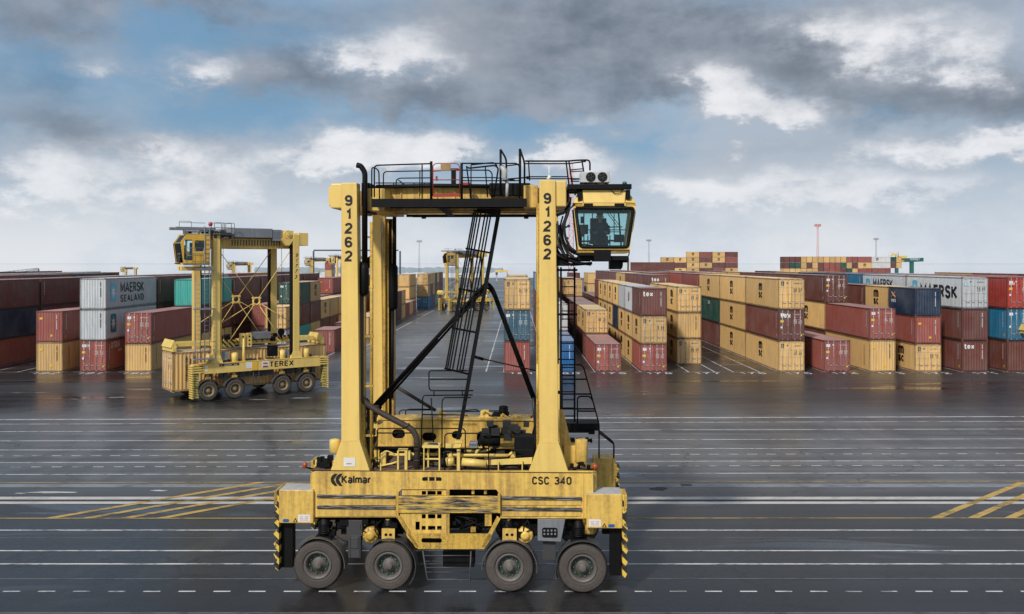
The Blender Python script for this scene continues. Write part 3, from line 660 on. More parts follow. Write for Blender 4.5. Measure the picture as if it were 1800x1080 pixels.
def container_(xc, y0, z0, L, H, c, end='wall', mark='', detail=2, loc=None, rz=0.0, label=None, group='stacked shipping containers', name='shipping_container'):
    """detail 2: parts; 1: frame+body only; 0: one plain mesh"""
    rnd = random.Random(int(xc*13+y0*7+z0*31)); h = CW/2; mats = CM[c]
    if detail == 0:
        def mk():
            mb = MB(); 
            for src, mi in zip(cont_meshes(L, H, False), (0, 1, 2)):
                n = len(mb.v); mb.v += src.v
                for f in src.f: mb.face([n+i for i in f], mi)
            corr_wall(mb, lambda d: 0.02+d, CW, 0.15, H-0.115, 0.25, 0.036, along='x', s0=-h)
            return mb.mesh('container_shell', [CM['T'], CR['T'], CM['T']])
        o = mobj(name, shared(('c0', L, H), mk), None, loc or (xc, y0, z0)); slotmat(o, [CM[c], CR[c], CF[c]])
        o.rotation_euler = (0, 0, rz); tag(o, label, 'container', group)
        if mark == 'msc': mobj('lettering', msc_mesh(.7, M['text']), o, (0, 0, 0)); lt = o.children[0]; lt.rotation_euler = (0, 0, -pi/2); lt.location = (-h-.006, L*.5, H*.55)
        return o
    e = empty(name, loc or (xc, y0, z0), rz, label, 'container', group)
    ms = cont_meshes(L, H, True)
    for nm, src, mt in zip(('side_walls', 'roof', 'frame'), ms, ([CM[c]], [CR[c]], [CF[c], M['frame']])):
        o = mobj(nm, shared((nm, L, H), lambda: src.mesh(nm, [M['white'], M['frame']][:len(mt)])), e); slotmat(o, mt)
    # end facing the yard road
    white = M['text'] if c in 'TWH' else M['textw']
    if end == 'door':
        wl = (CW-.18)/2-.012
        for k in (0, 1):
            dr = mobj('door', shared(('leaf', H), lambda: door_leaf(wl, H).mesh('door', [M['white']])), e, (-h+.09+k*(wl+.024), 0.012, 0)); slotmat(dr, [mats])
            for q in (.27, .73): 
                lb = mobj('lock_bar', shared(('bar', H), lambda: lock_bar(H).mesh('lock_bar', [M['bar']])), dr, (wl*q, 0, 0))
        mk = MB()
        dashes(mk, .22, H-.50, .75, .10, 2, 7, rnd); dashes(mk, .22, H-1.30, .30, .42, 5, 3, rnd); dashes(mk, .68, H-1.30, .30, .42, 5, 3, rnd)
        mk.box(-1.0, -.84, -.004, 0, H-1.75, H-1.56) if c not in 'TW' else None; mk.box(-.42, -.28, -.004, 0, H-.5, H-.36)
        if c not in 'TW': mk.box(-1.0, -.65, -.004, 0, H-.62, H-.36)
        mobj('stencilled_markings', mk.mesh('stencilled_markings', [white]), e, (0, -.002, 0))
        if mark == 'msc': mobj('logo', msc_mesh(.22, M['text']), e, (-.82, -.022, H-.50))
        if c in 'RBLS':
            s2 = MB(); s2.box(-1.02, -.72, -.005, 0, H-1.2, H-.98); s2.box(.82, 1.0, -.005, 0, .42, .62); mobj('sticker', s2.mesh('sticker', [M['ylab']]), e, (0, -.002, 0))
    else:
        w = MB(); corr_wall(w, lambda d: 0.02+d, CW, 0.15, H-0.115, 0.25, 0.036, along='x', s0=-h)
        o = mobj('end_wall', shared(('ew', H), lambda: w.mesh('end_wall', [M['white']])), e); slotmat(o, [mats])
        mk = MB()
        for i in range(13): mk.box(.66, .72, -.002, .022, H-.45-i*.105, H-.375-i*.105) if i not in (4,) else None
        mobj('stencilled_markings', mk.mesh('stencilled_markings', [white]), e)
        if c in 'TRB' and rnd.random() < .6 and mark != 'tex':
            s2 = MB(); s2.box(-.9, -.62, -.003, .02, H-.8, H-.62); s2.box(.1, .3, -.003, .02, .5, .68); mobj('sticker', s2.mesh('sticker', [M['ylab']]), e)
    # logos on the long sides
    def side(nm, me, sy, z, flip):
        # sy: position along the container from the front
        for sx in ((-1, 1) if flip == 0 else (flip,)):
            o = mobj(nm, me, e, (sx*(h-.012), sy, z)); o.rotation_euler = (0, 0, -pi/2 if sx < 0 else pi/2)
    if mark == 'msc': side('side_logo', msc_mesh(.82, M['text']), L*.52, H*.52, 0)
    if c == 'T' and mark == 'spell' : 
        mk = MB()
        for i in range(15): mk.box(-.05, .05, -.004, 0, .5+i*.12, .58+i*.12)
        side('side_lettering', mk.mesh('side_lettering', [M['text']]), 1.3, .1, 0)
    if mark in ('none', 'tex', 'door', '') or c in 'RB':
        mk = MB(); 
        for i in range(11): mk.box(-.035, .035, -.004, 0, i*.13, i*.13+.09)
        side('side_stencil', shared(('sst', c in 'TWH'), lambda: mk.mesh('side_stencil', [white])), .75, H-1.75, 0)
        s2 = MB(); s2.box(-.06, .06, -.005, 0, 0, .25)
        if rnd.random() < .5: side('sticker', shared('sy', lambda: s2.mesh('sticker', [M['ylab']])), .55, .35, 0)
    if mark == 'tex': mobj('lettering', text_mesh('tex', .50, M['textw'], .19, .012, 1.0), e, (-1.0, .008, H-.78))
    if mark == 'maersk' or mark == 'maersk2':
        for sx in (-1, 1):
            r = (0, 0, -pi/2 if sx < 0 else pi/2); xs = sx*(h-.008); d = L*.13
            pos = (d if sx > 0 else L-d)
            o = mobj('star_panel', star_mesh(1.25, M['star'] if mark == 'maersk' else M['star2'], 1.75), e, (xs, (1.6 if sx > 0 else L-1.6), H*.53)); o.rotation_euler = r
            if mark == 'maersk':
                o = mobj('lettering', text_mesh('MAERSK', .98, M['text'], .17, .006, 1.22), e, (xs, (3.2 if sx > 0 else L-3.2), H*.50)); o.rotation_euler = r
                o = mobj('lettering', text_mesh('SEALAND', .68, M['text'], .17, .006, 1.42, 1.9), e, (xs, (3.2 if sx > 0 else L-3.2), H*.19)); o.rotation_euler = r
        if end == 'door': mobj('star_panel', star_mesh(.3, M['star'], .3), e, (-.85, -.006, H-.65))
    if mark == 'maerskbig':
        for sx in (-1, 1):
            r = (0, 0, -pi/2 if sx < 0 else pi/2); xs = sx*(h-.008)
            o = mobj('star_panel', star_mesh(1.25, M['star'], 1.7), e, (xs, (1.7 if sx > 0 else L-2.0), H*.55)); o.rotation_euler = r
            o = mobj('lettering', text_mesh('MAERSK', 1.25, M['text'], .2, .006, 1.30), e, (xs, (3.2 if sx > 0 else L-3.3), H*.30)); o.rotation_euler = r
        if end == 'door': mobj('star_panel', star_mesh(.3, M['star'], .3), e, (-.85, -.006, H-.65))
    if mark == 'xtra':
        mobj('lettering', text_mesh('XTRA', .24, M['textw'], .17, .004, .9, 1, 'LEFT', .25), e, (-1.0, -.012, H-.62))
        o = mobj('lettering', text_mesh('XTRA', .62, M['textw'], .17, .004, 1.0, 1, 'LEFT', .25), e, (h-.008, 1.0, H-.85)); o.rotation_euler = (0, 0, pi/2)
        o = mobj('lettering', text_mesh('LEASING', .19, M['textw'], .15, .004, 1.0), e, (h-.008, 2.6, H-1.2)); o.rotation_euler = (0, 0, pi/2)
    if mark == 'cai': mobj('lettering', text_mesh('CAI', .28, M['textw'], .18, .004, 1.0), e, (-1.02, -.012, H-.75))
    if mark == 'x':
        mk = MB()
        for a in (1, -1): mk.tube([(-.5, -.004, -.28*a), (0, -.004, 0), (.5, -.004, .28*a)], [.02, .09, .02], 4, smooth=False)
        side('side_emblem', mk.mesh('side_emblem', [plain('orange_white_emblem', (.7, .35, .2))]), L-1.1, H-.75, -1)
        side('side_lettering', text_mesh('XINES', .32, M['textw'], .18, .004, 1.1, 1, 'CENTER'), L-1.1, H-1.5, -1)
    if mark == 'green': side('side_lettering', text_mesh('CHI', .5, M['textw'], .2, .004, 1.3, 1, 'CENTER'), L*.5, H-.85, 0)
    if mark == 'blob':
        mk = MB(); mk.box(-.45, .05, -.004, 0, -.4, .45, 0); mk.box(.05, .55, -.004, 0, -.3, .6, 1)
        side('side_emblem', mk.mesh('side_emblem', [M['text'], M['mastpink']]), L*.5, H*.55, -1)
    return e
HS, HC = 2.60, 2.90
MARKN = {'msc': 'with stacked black logo', 'tex': 'with white tex lettering', 'maersk': 'with star panel and two-line black lettering', 'maersk2': 'with star panel on its side', 'maerskbig': 'with star panel and big black lettering',
         'xtra': 'with white slanted lettering', 'cai': 'with white initials', 'x': 'with crossed emblem', 'green': 'with white side lettering', 'blob': 'with blue and pink emblem', 'spell': 'with small vertical lettering'}
SHORT = {'msc': 'logo ', 'tex': 'lettered ', 'maersk': 'star-logo ', 'maersk2': 'star-logo ', 'maerskbig': 'star-logo ', 'xtra': 'lettered ', 'cai': 'lettered ', 'x': 'emblem ', 'green': 'lettered ', 'blob': 'emblem ', 'spell': 'lettered '}
def put_row(side, ri, xc, tiers, Hs, start=FY, det=2):
    """tiers: one list per tier, bottom first; entries (slots, colour, end, mark) or (slots, None) for a gap. One slot holds a 20 foot box."""
    z = 0.0
    for ti, tier in enumerate(tiers):
        H = Hs[ti] if isinstance(Hs, (list, tuple)) else Hs
        y = start; k = 0
        for ent in tier:
            n = ent[0]
            if ent[1] is not None:
                L = 12.19 if n == 2 else 6.06
                end = ent[2] if len(ent) > 2 else 'wall'; mk = ent[3] if len(ent) > 3 else ''
                tn = ('bottom', 'middle', 'top')[ti] if len(tiers) == 3 else ('bottom', 'upper')[ti] if len(tiers) == 2 else 'single'
                slot = int(round((y-FY)/SL))
                lab = '%s %s%scontainer, %s tier, %s slot back, %s row %s of the aisle' % (CC[ent[1]][0], SHORT.get(mk, ''), 'short ' if n == 1 else 'long ', tn, NUMW[slot], NUMW[ri], side)
                dl = det if y < 150 else 0
                container(xc, y, z, L, H-.012, ent[1], end, mk, dl, label=lab)
            y += SL*n; k += 1
        z += H
T2 = (2, 'T', 'door', 'msc'); T1 = (1, 'T', 'door', 'msc'); W1 = (1, 'T', 'wall', 'msc'); B2 = (2, 'B'); B1 = (1, 'B'); R2 = (2, 'R'); R1 = (1, 'R')
G1, G2 = (1, None), (2, None)
# right of the aisle
put_row('right', 0, RROW[0], [[(2, 'R', 'wall')], [(2, 'D', 'door')], [(2, 'T', 'door', 'msc'), ]], [2.87, 2.87, 2.90])
put_row('right', 0, RROW[0]+0.1, [[(2, 'B')], [(2, 'B')], [(2, 'T', 'door', 'msc')]], [2.87, 2.87, 2.90], start=FY+4*SL)
put_row('right', 1, RROW[1], [[(2, 'L', 'wall'), B2, B2, B2, B2, B2], [G2, (1, 'H', 'wall'), B1, B2, B2, B2, B2], [G2, G2, G2, (2, 'B'), (1, 'D'), (1, 'W'), (2, 'D')]], HC)
put_row('right', 2, RROW[2], [[(2, 'R', 'door'), B2, B2, B2, B2, B2], [G2, T1, W1, B2, B2, B2, B2], [G2, G2, G2, G2, T1, (1, 'B'), (1, 'T'), (1, 'T')]], HS)
put_row('right', 3, RROW[3], [[(1, 'R', 'door'), W1, W1, W1, W1, W1, W1, B1, B2, B2], [T1, W1, W1, (1, 'K', 'wall'), W1, W1, W1, B1, B2, B2],
     [(1, 'B', 'wall', 'tex'), (1, 'W', 'wall', 'blob'), (1, 'W', 'wall'), W1, W1, W1, W1, B1]], HS)
put_row('right', 4, RROW[4], [[T1, W1, W1, B2, B2, W1, W1, B2, B2], [(1, 'T', 'wall', 'msc'), W1, W1, B2, B2, W1, W1, B2, B2], [T1, W1, W1]], HS, start=FY+SL)
put_row('right', 4, RROW[4], [[], [], [(1, 'B', 'wall', 'tex'), (1, 'B'), (2, 'B'), (2, 'T', 'wall', 'msc'), (2, 'B'), B2, B2]], [2.6, 3.2, 2.9], start=FY+4*SL)
put_row('right', 5, RROW[5], [[R2, R2, B2, B2, R2], [R2, B2, R2, B2, R2], [(2, 'R', 'wall'), R2, R2, R2, R2]], HC, start=FY+8*SL)
put_row('right', 6, RROW[6], [[T2, (2, 'T', 'wall', 'msc'), (2, 'B'), B2, B2, B2], [(2, 'B', 'door', 'tex'), (2, 'T', 'wall', 'msc'), (2, 'G', 'wall', 'green'), (2, 'T'), B2, B2],
     [T2, (2, 'T', 'wall', 'msc'), (2, 'T', 'wall', 'msc'), (2, 'R'), (2, 'R'), (2, 'R'), (2, 'R')]], HC)
put_row('right', 7, RROW[7], [[(2, 'R', 'door'), B2, B2, B2, B2], [G2, G2, G2, (2, 'T'), B2, B2], [G2, G2, G2, G2, (2, 'T'), (2, 'B'), (2, 'T'), B2]], [2.95, 2.9, 2.9])
put_row('right', 8, RROW[8], [[(2, 'T', 'wall', 'spell'), B2, B2, B2, B2], [(2, 'R', 'door'), (2, 'T', 'wall', 'msc'), B2, B2, B2], [G2, (2, 'B', 'door'), (2, 'B'), (2, 'B'), (2, 'T'), (2, 'B')]], [2.98, 2.95, 2.9])
put_row('right', 9, RROW[9], [[T1, B1, B2, B2, B2], [(1, 'R', 'wall'), R1, B2, B2, B2], [(1, 'K', 'wall', 'x'), (1, 'T', 'wall', 'msc'), B1, (1, 'B'), (2, 'L'), (2, 'T')]], HS)
put_row('right', 10, RROW[10], [[(2, 'B', 'wall', 'tex'), B2, B2, B2], [(2, 'B', 'wall'), B2, B2, B2], [(2, 'W', 'door', 'maerskbig'), (2, 'W', 'wall', 'maersk'), (1, 'C', 'wall'), (1, 'B'), (2, 'K'), (2, 'T'), B2]], [2.92, 2.95, 2.95])
put_row('right', 11, RROW[11], [[(2, 'B', 'wall'), B2, B2], [(2, 'C', 'door'), B2, B2], [(2, 'S', 'door', 'cai'), (2, 'R'), (2, 'B'), (2, 'K'), (2, 'R')]], [2.92, 2.95, 2.95])
# left of the aisle (nearest row first)
put_row('left', 0, LROW[0], [[(1, 'R', 'wall'), G1, B1, G1, (2, 'T', 'wall', 'spell'), (1, 'B'), (1, 'T', 'wall', 'msc'), (1, 'K'), (1, 'B', 'wall'), (1, 'T'), (1, 'S'), (1, 'T', 'wall', 'msc'), (1, 'R')],
     [G1, G1, G1, G1, G1, G1, G1, G1, (1, 'T', 'wall'), (1, 'B', 'wall'), (1, 'T', 'wall', 'msc')]], HS, start=FY+3*SL)
put_row('left', 1, LROW[1]-1.2, [[(1, 'W', 'wall'), (1, 'E', 'wall'), (1, 'T', 'wall'), B1, B1, (1, 'T'), (1, 'K'), B1, B2], [T1, B1, B1, (1, 'T', 'wall', 'msc'), (1, 'T'), (1, 'T', 'wall'), B1, B1, B2], [G1, (1, 'G', 'door', ''), (1, 'T', 'wall', 'msc'), G1, G1, G2, G2]], HS, start=FY+3*SL)
put_row('left', 1, LROW[1], [[(1, 'K'), (1, 'T'), (1, 'B'), (1, 'T')], [(1, 'T', 'wall'), (1, 'T'), (1, 'B')], ], HS, start=FY+13*SL)
put_row('left', 2, LROW[2], [[B2, B2, B2, B2, B2], [(2, 'R', 'wall'), B2, B2, B2, B2], [G2, G2, G2, (2, 'R', 'wall'), B2, (2, 'T'), B2]], HS, start=FY+4*SL)
put_row('left', 3, LROW[3], [[(2, 'T', 'wall', 'spell'), (2, 'T'), B2, B2, B2, B2], [(2, 'R', 'door'), (2, 'B'), B2, B2, B2, B2], [G2, (2, 'E', 'wall', ''), (2, 'B'), (2, 'B'), (2, 'B'), (2, 'B')]], [2.62, 2.9, 2.9])
put_row('left', 4, LROW[4], [[(1, 'R', 'door', 'xtra'), B1, B2, B2, B2], [(2, 'W', 'wall', 'maersk2'), B2, B2, B2], [(2, 'W', 'wall', 'maersk'), (1, 'B'), (2, 'B'), (1, 'W'), (2, 'R'), (2, 'T'), (2, 'B')]], [2.92, 2.9, 2.9])
put_row('left', 5, LROW[5], [[(2, 'T', 'wall', 'spell'), B2, B2], [(1, 'R', 'wall'), B1, B2, B2], [G2, G2, (2, 'B'), (2, 'R'), (2, 'B')]], [2.78, 2.9, 2.6])
put_row('left', 7, LROW[7], [[(2, 'R', 'wall'), B2, B2, B2, B2], [(2, 'K'), B2, B2, B2, B2], [(2, 'B'), (2, 'B'), (2, 'B'), (2, 'B'), (2, 'R'), (2, 'B')]], [2.63, 2.95, 2.9])
# rows farther out: their three tiers stand behind the near ones, roofs and upper sides showing
rf = random.Random(21)
for sd_, rows, base in (('left', LROW[8:17], 8), ('right', RROW[12:20], 12)):
    for i, xc in enumerate(rows):
        ys = max(FY+SL*2, abs(xc)/0.56); s0 = int((ys-FY)/(2*SL))*2
        n = 3 if i < 5 else 2
        tiers = [[(2, rf.choice('BBRTTKBRBW')) for _ in range(n+(2 if t_ == 2 else 0))] for t_ in range(3)]
        tiers[0] = tiers[0][:n]; tiers[1] = tiers[1][:n]
        tiers = [[(2, rf.choice('BBRTTKBRBW')) for _ in range(n)] for t_ in range(3)]
        put_row(sd_, base+i, xc, tiers, [2.9, 2.9, 2.9 if rf.random() < .6 else 2.6], start=FY+s0*SL, det=0)
# block across the far cross-road, seen through the machine
YB = 193.0
def block(x, y, z, L, H, c, mark, lab, end='door', det=0, rz=0, group='containers stacked in far blocks'):
    container(x, y, z, L, H-.012, c, end, mark, det, label=lab, group=group, rz=rz)
TI = ('ground', 'second', 'third', 'fourth', 'fifth', 'sixth')
for k, c in enumerate('TTT'): block(-23.0, YB, k*HS, 12.19, HS, c, '', 'tan container at the %s level of the lone far stack beside the mast' % TI[k])
for j, cols in enumerate(('CTT', 'LBT', 'BTT', 'EBG', 'TRT', 'BBB', 'TBR')):
    for k, c in enumerate(cols):
        container(-20.6, 208+j*SL, k*HS, 6.06, HS-.012, c, 'door' if j == 0 else 'wall', 'msc' if c == 'T' and j == 0 else '', 1 if j == 0 else 0,
                  label='%s short container, %s level, %s stack back along the far side of the aisle' % (CC[c][0], TI[k], NUMW[j]), group='containers stacked in far blocks')
for j in range(5):
    for k in range(3):
        c = rf.choice('TBRTC'); block(14.5+j*4.25, 225, k*HS, 12.19, HS, c, '', '%s container, %s level, %s far stack right of the yellow crane' % (CC[c][0], TI[k], NUMW[j]))
# high stacks on the horizon, long sides to the camera
def wallstack(px0, px1, py_top, cols_by_tier, Y, thick, lab, fl=5.4):
    """columns of boxes lying across the view: cols_by_tier[t] is a list of (colour, 'L' long | 'E' end-on, mark)"""
    s = F_PX/Y; ztop = CAMZ+(HZ-py_top)/s; nt = len(cols_by_tier); hh = HS
    for t, row in enumerate(cols_by_tier):
        x = (px0-VPX)/s; z = ztop-(nt-t)*hh if False else (t)*hh
        for i, (c, kind, mk) in enumerate(row):
            w = {'L': 12.3, 'M': 6.2, 'E': 2.5}[kind]
            if c != '_':
                if kind == 'E': container(x+1.22, Y, z, 6.06, hh-.012, c, 'wall', '', 0, label=lab % (CC[c][0]+' end-on', TI[t], NUMW[i]), group='containers stacked on the horizon')
                else:
                    L = 12.19 if kind == 'L' else 6.06
                    o = container(x, Y+1.22, z, L, hh-.012, c, 'wall', mk, 0, loc=(x, Y+1.22, z), rz=-pi/2, label=lab % (CC[c][0]+' side-on', TI[t], NUMW[i]), group='containers stacked on the horizon')
                    for ch in (o.children if o else ()): ch.location.x = CW/2+.006; ch.rotation_euler = (0, 0, pi/2)
            x += w
m_ = 'msc'
def L_(s, big='M'): return [(ch, big, m_ if ch == 'T' else '') for ch in s]
wallstack(1110, 0, 0, [L_('TT', 'L')[:1], L_('TB', 'L')[:1], L_('TT', 'L')[:1], L_('B', 'L')], 262, 0, '%s container, %s level, %s along the lone horizon stack beside the cab')
wallstack(1162, 0, 0, [L_('TBTTBT'), L_('TTBTTB'), L_('BTTBRT'), L_('TBTTBB'), L_('TTTBTR'), [('_', 'M', '')]*2+L_('TRTB')], 450, 0, '%s container, %s level, %s along the long horizon stack right of the cab')
wallstack(1378, 0, 0, [[(c, 'E', '') for c in 'TBTTTBTTRRTTE']+L_('RR'), [(c, 'E', '') for c in 'TTBTTTTTBTRTT']+L_('RT'),
     [(c, 'E', '') for c in 'TTTTTTBRRRBGT']+L_('RR'), [(c, 'E', '') for c in 'BGGTBTBRRRGTB']+L_('T'), [(c, 'E', '') for c in 'BBBTTTTTTTTRR']+L_('R')], 410, 0, '%s container, %s level, %s along the horizon stack below the pink mast')
wallstack(1519, 0, 0, [L_('HH'), L_('BB'), L_('RR'), [('H', 'L', ''), ('B', 'E', ''), ('T', 'E', '')], [('H', 'L', m_), ('G', 'E', ''), ('T', 'E', '')]], 430, 0, '%s container, %s level, %s along the white horizon stack beside the green crane')
for j, cols in enumerate(('TRTRT', 'BTRBT', 'KRTTR')):
    for k, c in enumerate(cols[:3] if j else cols[:4]): block(-41+j*9-25, 330+j*3, k*HS, 6.06, HS, c, '', '%s container, %s level, %s small stack far up the aisle' % (CC[c][0], TI[k], NUMW[j]))

# ------------------------------------------------------------------ straddle carriers
class Frame:
    """body axes of a machine: lx along it, ly across it from its near face; p() gives the body point seen at a photo pixel at depth ly"""
    def __init__(s, ox, oy, th): s.o = Vector((ox, oy)); s.th = th; s.e1 = Vector((cos(th), sin(th))); s.e2 = Vector((-sin(th), cos(th)))
    def p(s, px, py, ly=0.0):
        d = Vector(((px-VPX)/F_PX, 1.0)); t = (ly+s.o.dot(s.e2))/d.dot(s.e2); q = d*t
        return ((q-s.o).dot(s.e1), ly, CAMZ+t*(HZ-py)/F_PX)
    def xz(s, px, py, ly=0.0): a = s.p(px, py, ly); return (a[0], a[2])
    def poly(s, pts, ly=0.0): return [s.xz(x, y, ly) for x, y in pts]
    def line(s, pts, ly=0.0): return [s.p(*(q if len(q) == 3 else (q[0], q[1], ly))) for q in pts]

def tyre(mb_r, w, n=40):
    t = MB(); r = mb_r
    t.lathe([(0.07, r*.56), (0.0, r*.60), (-.014, r*.68), (-.006, r*.70), (-.016, r*.74), (-.01, r*.82), (.004, r*.86), (.0, r*.875), (.035, r*.94), (.09, r*.985), (w*.3, r), (w*.7, r), (w-.09, r*.985), (w-.035, r*.94), (w, r*.8), (w-.03, r*.56)], (0, 0, 0), 'y', n, caps=False)
    for i_, f_ in enumerate(t.f):
        if sum((t.v[q][0]**2+t.v[q][2]**2)**.5 for q in f_)/len(f_) > r*.955: t.mi[i_] = 1
    return t
def rim_mesh(r, mats):
    m = MB()
    m.lathe([(0.07, r*.585), (.012, r*.565), (.0, r*.535), (.03, r*.50), (.035, r*.475), (.10, r*.455), (.20, r*.43)], (0, 0, 0), 'y', 40, 0, caps=False)
    m.lathe([(.20, r*.44), (.19, r*.33), (.17, r*.27)], (0, 0, 0), 'y', 32, 1, caps=False)
    m.lathe([(.02, r*.03), (.02, r*.10), (.03, r*.125), (.04, r*.15), (.10, r*.155), (.105, r*.20), (.17, r*.22), (.18, r*.28)], (0, 0, 0), 'y', 24, 0, caps=True)
    for i in range(10):
        a = 2*pi*i/10; m.tube([(cos(a)*r*.36, .13, sin(a)*r*.36), (cos(a)*r*.36, .20, sin(a)*r*.36)], .022, 6, 0)
        m.tube([(cos(a)*r*.12, .015, sin(a)*r*.12), (cos(a)*r*.12, .05, sin(a)*r*.12)], .013, 5, 0)
    return m.mesh('rim', mats)
def wheel(parent, x, y, r, w, rimmats, mirror=False):
    key = ('ty', round(r, 2), w); me = shared(key, lambda: tyre(r, w).mesh('wheel', [M['rubber'], M['tread']]))
    o = mobj('wheel', me, parent, (x, y, r))
    rm = mobj('rim', shared(('rim', round(r, 2), rimmats[0].name), lambda: rim_mesh(r, rimmats)), o)
    if mirror: o.scale = (1, -1, 1)
    o.rotation_euler = (0, x*1.7, 0)
    return o
def handrail(mb, F, pts, ly, r=.02, fil=.12): mb.tube(fillet(F.line(pts, ly), fil), r, 6)

def person(parent, name, loc, rz, cloth, label=None, scale=1.0, seated=True, cat=None, group=None):
    """seated figure as one skinned body with hair and jacket children; origin at the hips, facing -y"""
    J = {'pel': (0, 0, 0, .16), 'bel': (0, 0, .18, .145), 'che': (0, -.01, .38, .17), 'nb': (0, -.02, .53, .07), 'nt': (0, -.04, .60, .058), 'hd': (0, -.06, .70, .098), 'ht': (0, -.055, .80, .085)}
    for s, k in ((-1, 'l'), (1, 'r')):
        J['sh'+k] = (s*.19, -.01, .47, .075); J['el'+k] = (s*.26, -.12, .22, .048); J['wr'+k] = (s*.17, -.36, .22, .034); J['ha'+k] = (s*.15, -.44, .24, .038)
        for fi in range(4): J['f%d%s' % (fi, k)] = (s*(.12+fi*.02), -.50+abs(fi-1.3)*.008, .225, .010); J['g%d%s' % (fi, k)] = (s*(.12+fi*.02), -.525+abs(fi-1.3)*.008, .195, .009)
        J['th'+k] = (s*.10, -.46, .26, .011)
        J['hp'+k] = (s*.10, -.03, -.01, .105); J['kn'+k] = (s*.15, -.45, .0, .07); J['an'+k] = (s*.15, -.50, -.42, .045); J['to'+k] = (s*.16, -.68, -.46, .04)
    E = [('pel', 'bel'), ('bel', 'che'), ('che', 'nb'), ('nb', 'nt'), ('nt', 'hd'), ('hd', 'ht')]
    for k in 'lr':
        E += [('che', 'sh'+k), ('sh'+k, 'el'+k), ('el'+k, 'wr'+k), ('wr'+k, 'ha'+k), ('ha'+k, 'th'+k), ('pel', 'hp'+k), ('hp'+k, 'kn'+k), ('kn'+k, 'an'+k), ('an'+k, 'to'+k)]
        for fi in range(4): E += [('ha'+k, 'f%d%s' % (fi, k)), ('f%d%s' % (fi, k), 'g%d%s' % (fi, k))]
    keys = list(J)
    def build(nm, ks, grow, mat, sub=2):
        me = bpy.data.meshes.new(nm); kk = [k for k in keys if k in ks]; es = [(kk.index(a), kk.index(b)) for a, b in E if a in kk and b in kk]
        me.from_pydata([J[k][:3] for k in kk], es, []); o = bpy.data.objects.new(nm, me); COL.objects.link(o)
        md = o.modifiers.new('skin', 'SKIN'); md.use_smooth_shade = True
        for i, k in enumerate(kk): r = J[k][3]+grow; me.skin_vertices[0].data[i].radius = (r, r)
        me.skin_vertices[0].data[0].use_root = True
        o.modifiers.new('sub', 'SUBSURF').levels = sub; o.modifiers['sub'].render_levels = sub
        dg = bpy.context.evaluated_depsgraph_get(); dg.update(); m2 = bpy.data.meshes.new_from_object(o.evaluated_get(dg)); bpy.data.objects.remove(o)
        m2.name = nm; m2.materials.clear(); m2.materials.append(mat); return m2
    body = mobj(name, build('body', keys, 0, M['skin']), parent, loc); body.rotation_euler = (0, 0, rz); body.scale = (scale,)*3
    up = ['pel', 'bel', 'che', 'nb', 'shl', 'ell', 'wrl', 'shr', 'elr', 'wrr']; lo = ['pel', 'hpl', 'knl', 'anl', 'hpr', 'knr', 'anr']
    mobj('jacket', build('jacket', up, .016, cloth), body); mobj('trousers', build('trousers', lo, .012, M['cloth']), body)
    sh = MB()
    for s in (-1, 1): sh.tube([(s*.155, -.46, -.45), (s*.16, -.56, -.46), (s*.165, -.72, -.475)], [.055, .055, .035], 8)
    sh.obj('shoes', M['black'], body)
    hr = MB(); hr.lathe([(-.02, .02), (.0, .085), (.05, .103), (.09, .085), (.115, .03)], (0, -.03, .74), 'z', 16); hr.obj('hair', M['hair'], body)
    fc = MB(); fc.tube([(0, -.15, .72), (0, -.185, .69)], [.008, .016], 6); fc.box(-.045, -.02, -.152, -.145, .715, .725, 1); fc.box(.02, .045, -.152, -.145, .715, .725, 1); fc.box(-.025, .025, -.150, -.142, .655, .662, 1)
    for s in (-1, 1): fc.tube([(s*.095, -.05, .68), (s*.105, -.05, .73)], [.015, .02], 6)
    fc.obj('face', [M['skin'], M['hair']], body)
    if label: tag(body, label, cat or 'person', group)
    return body

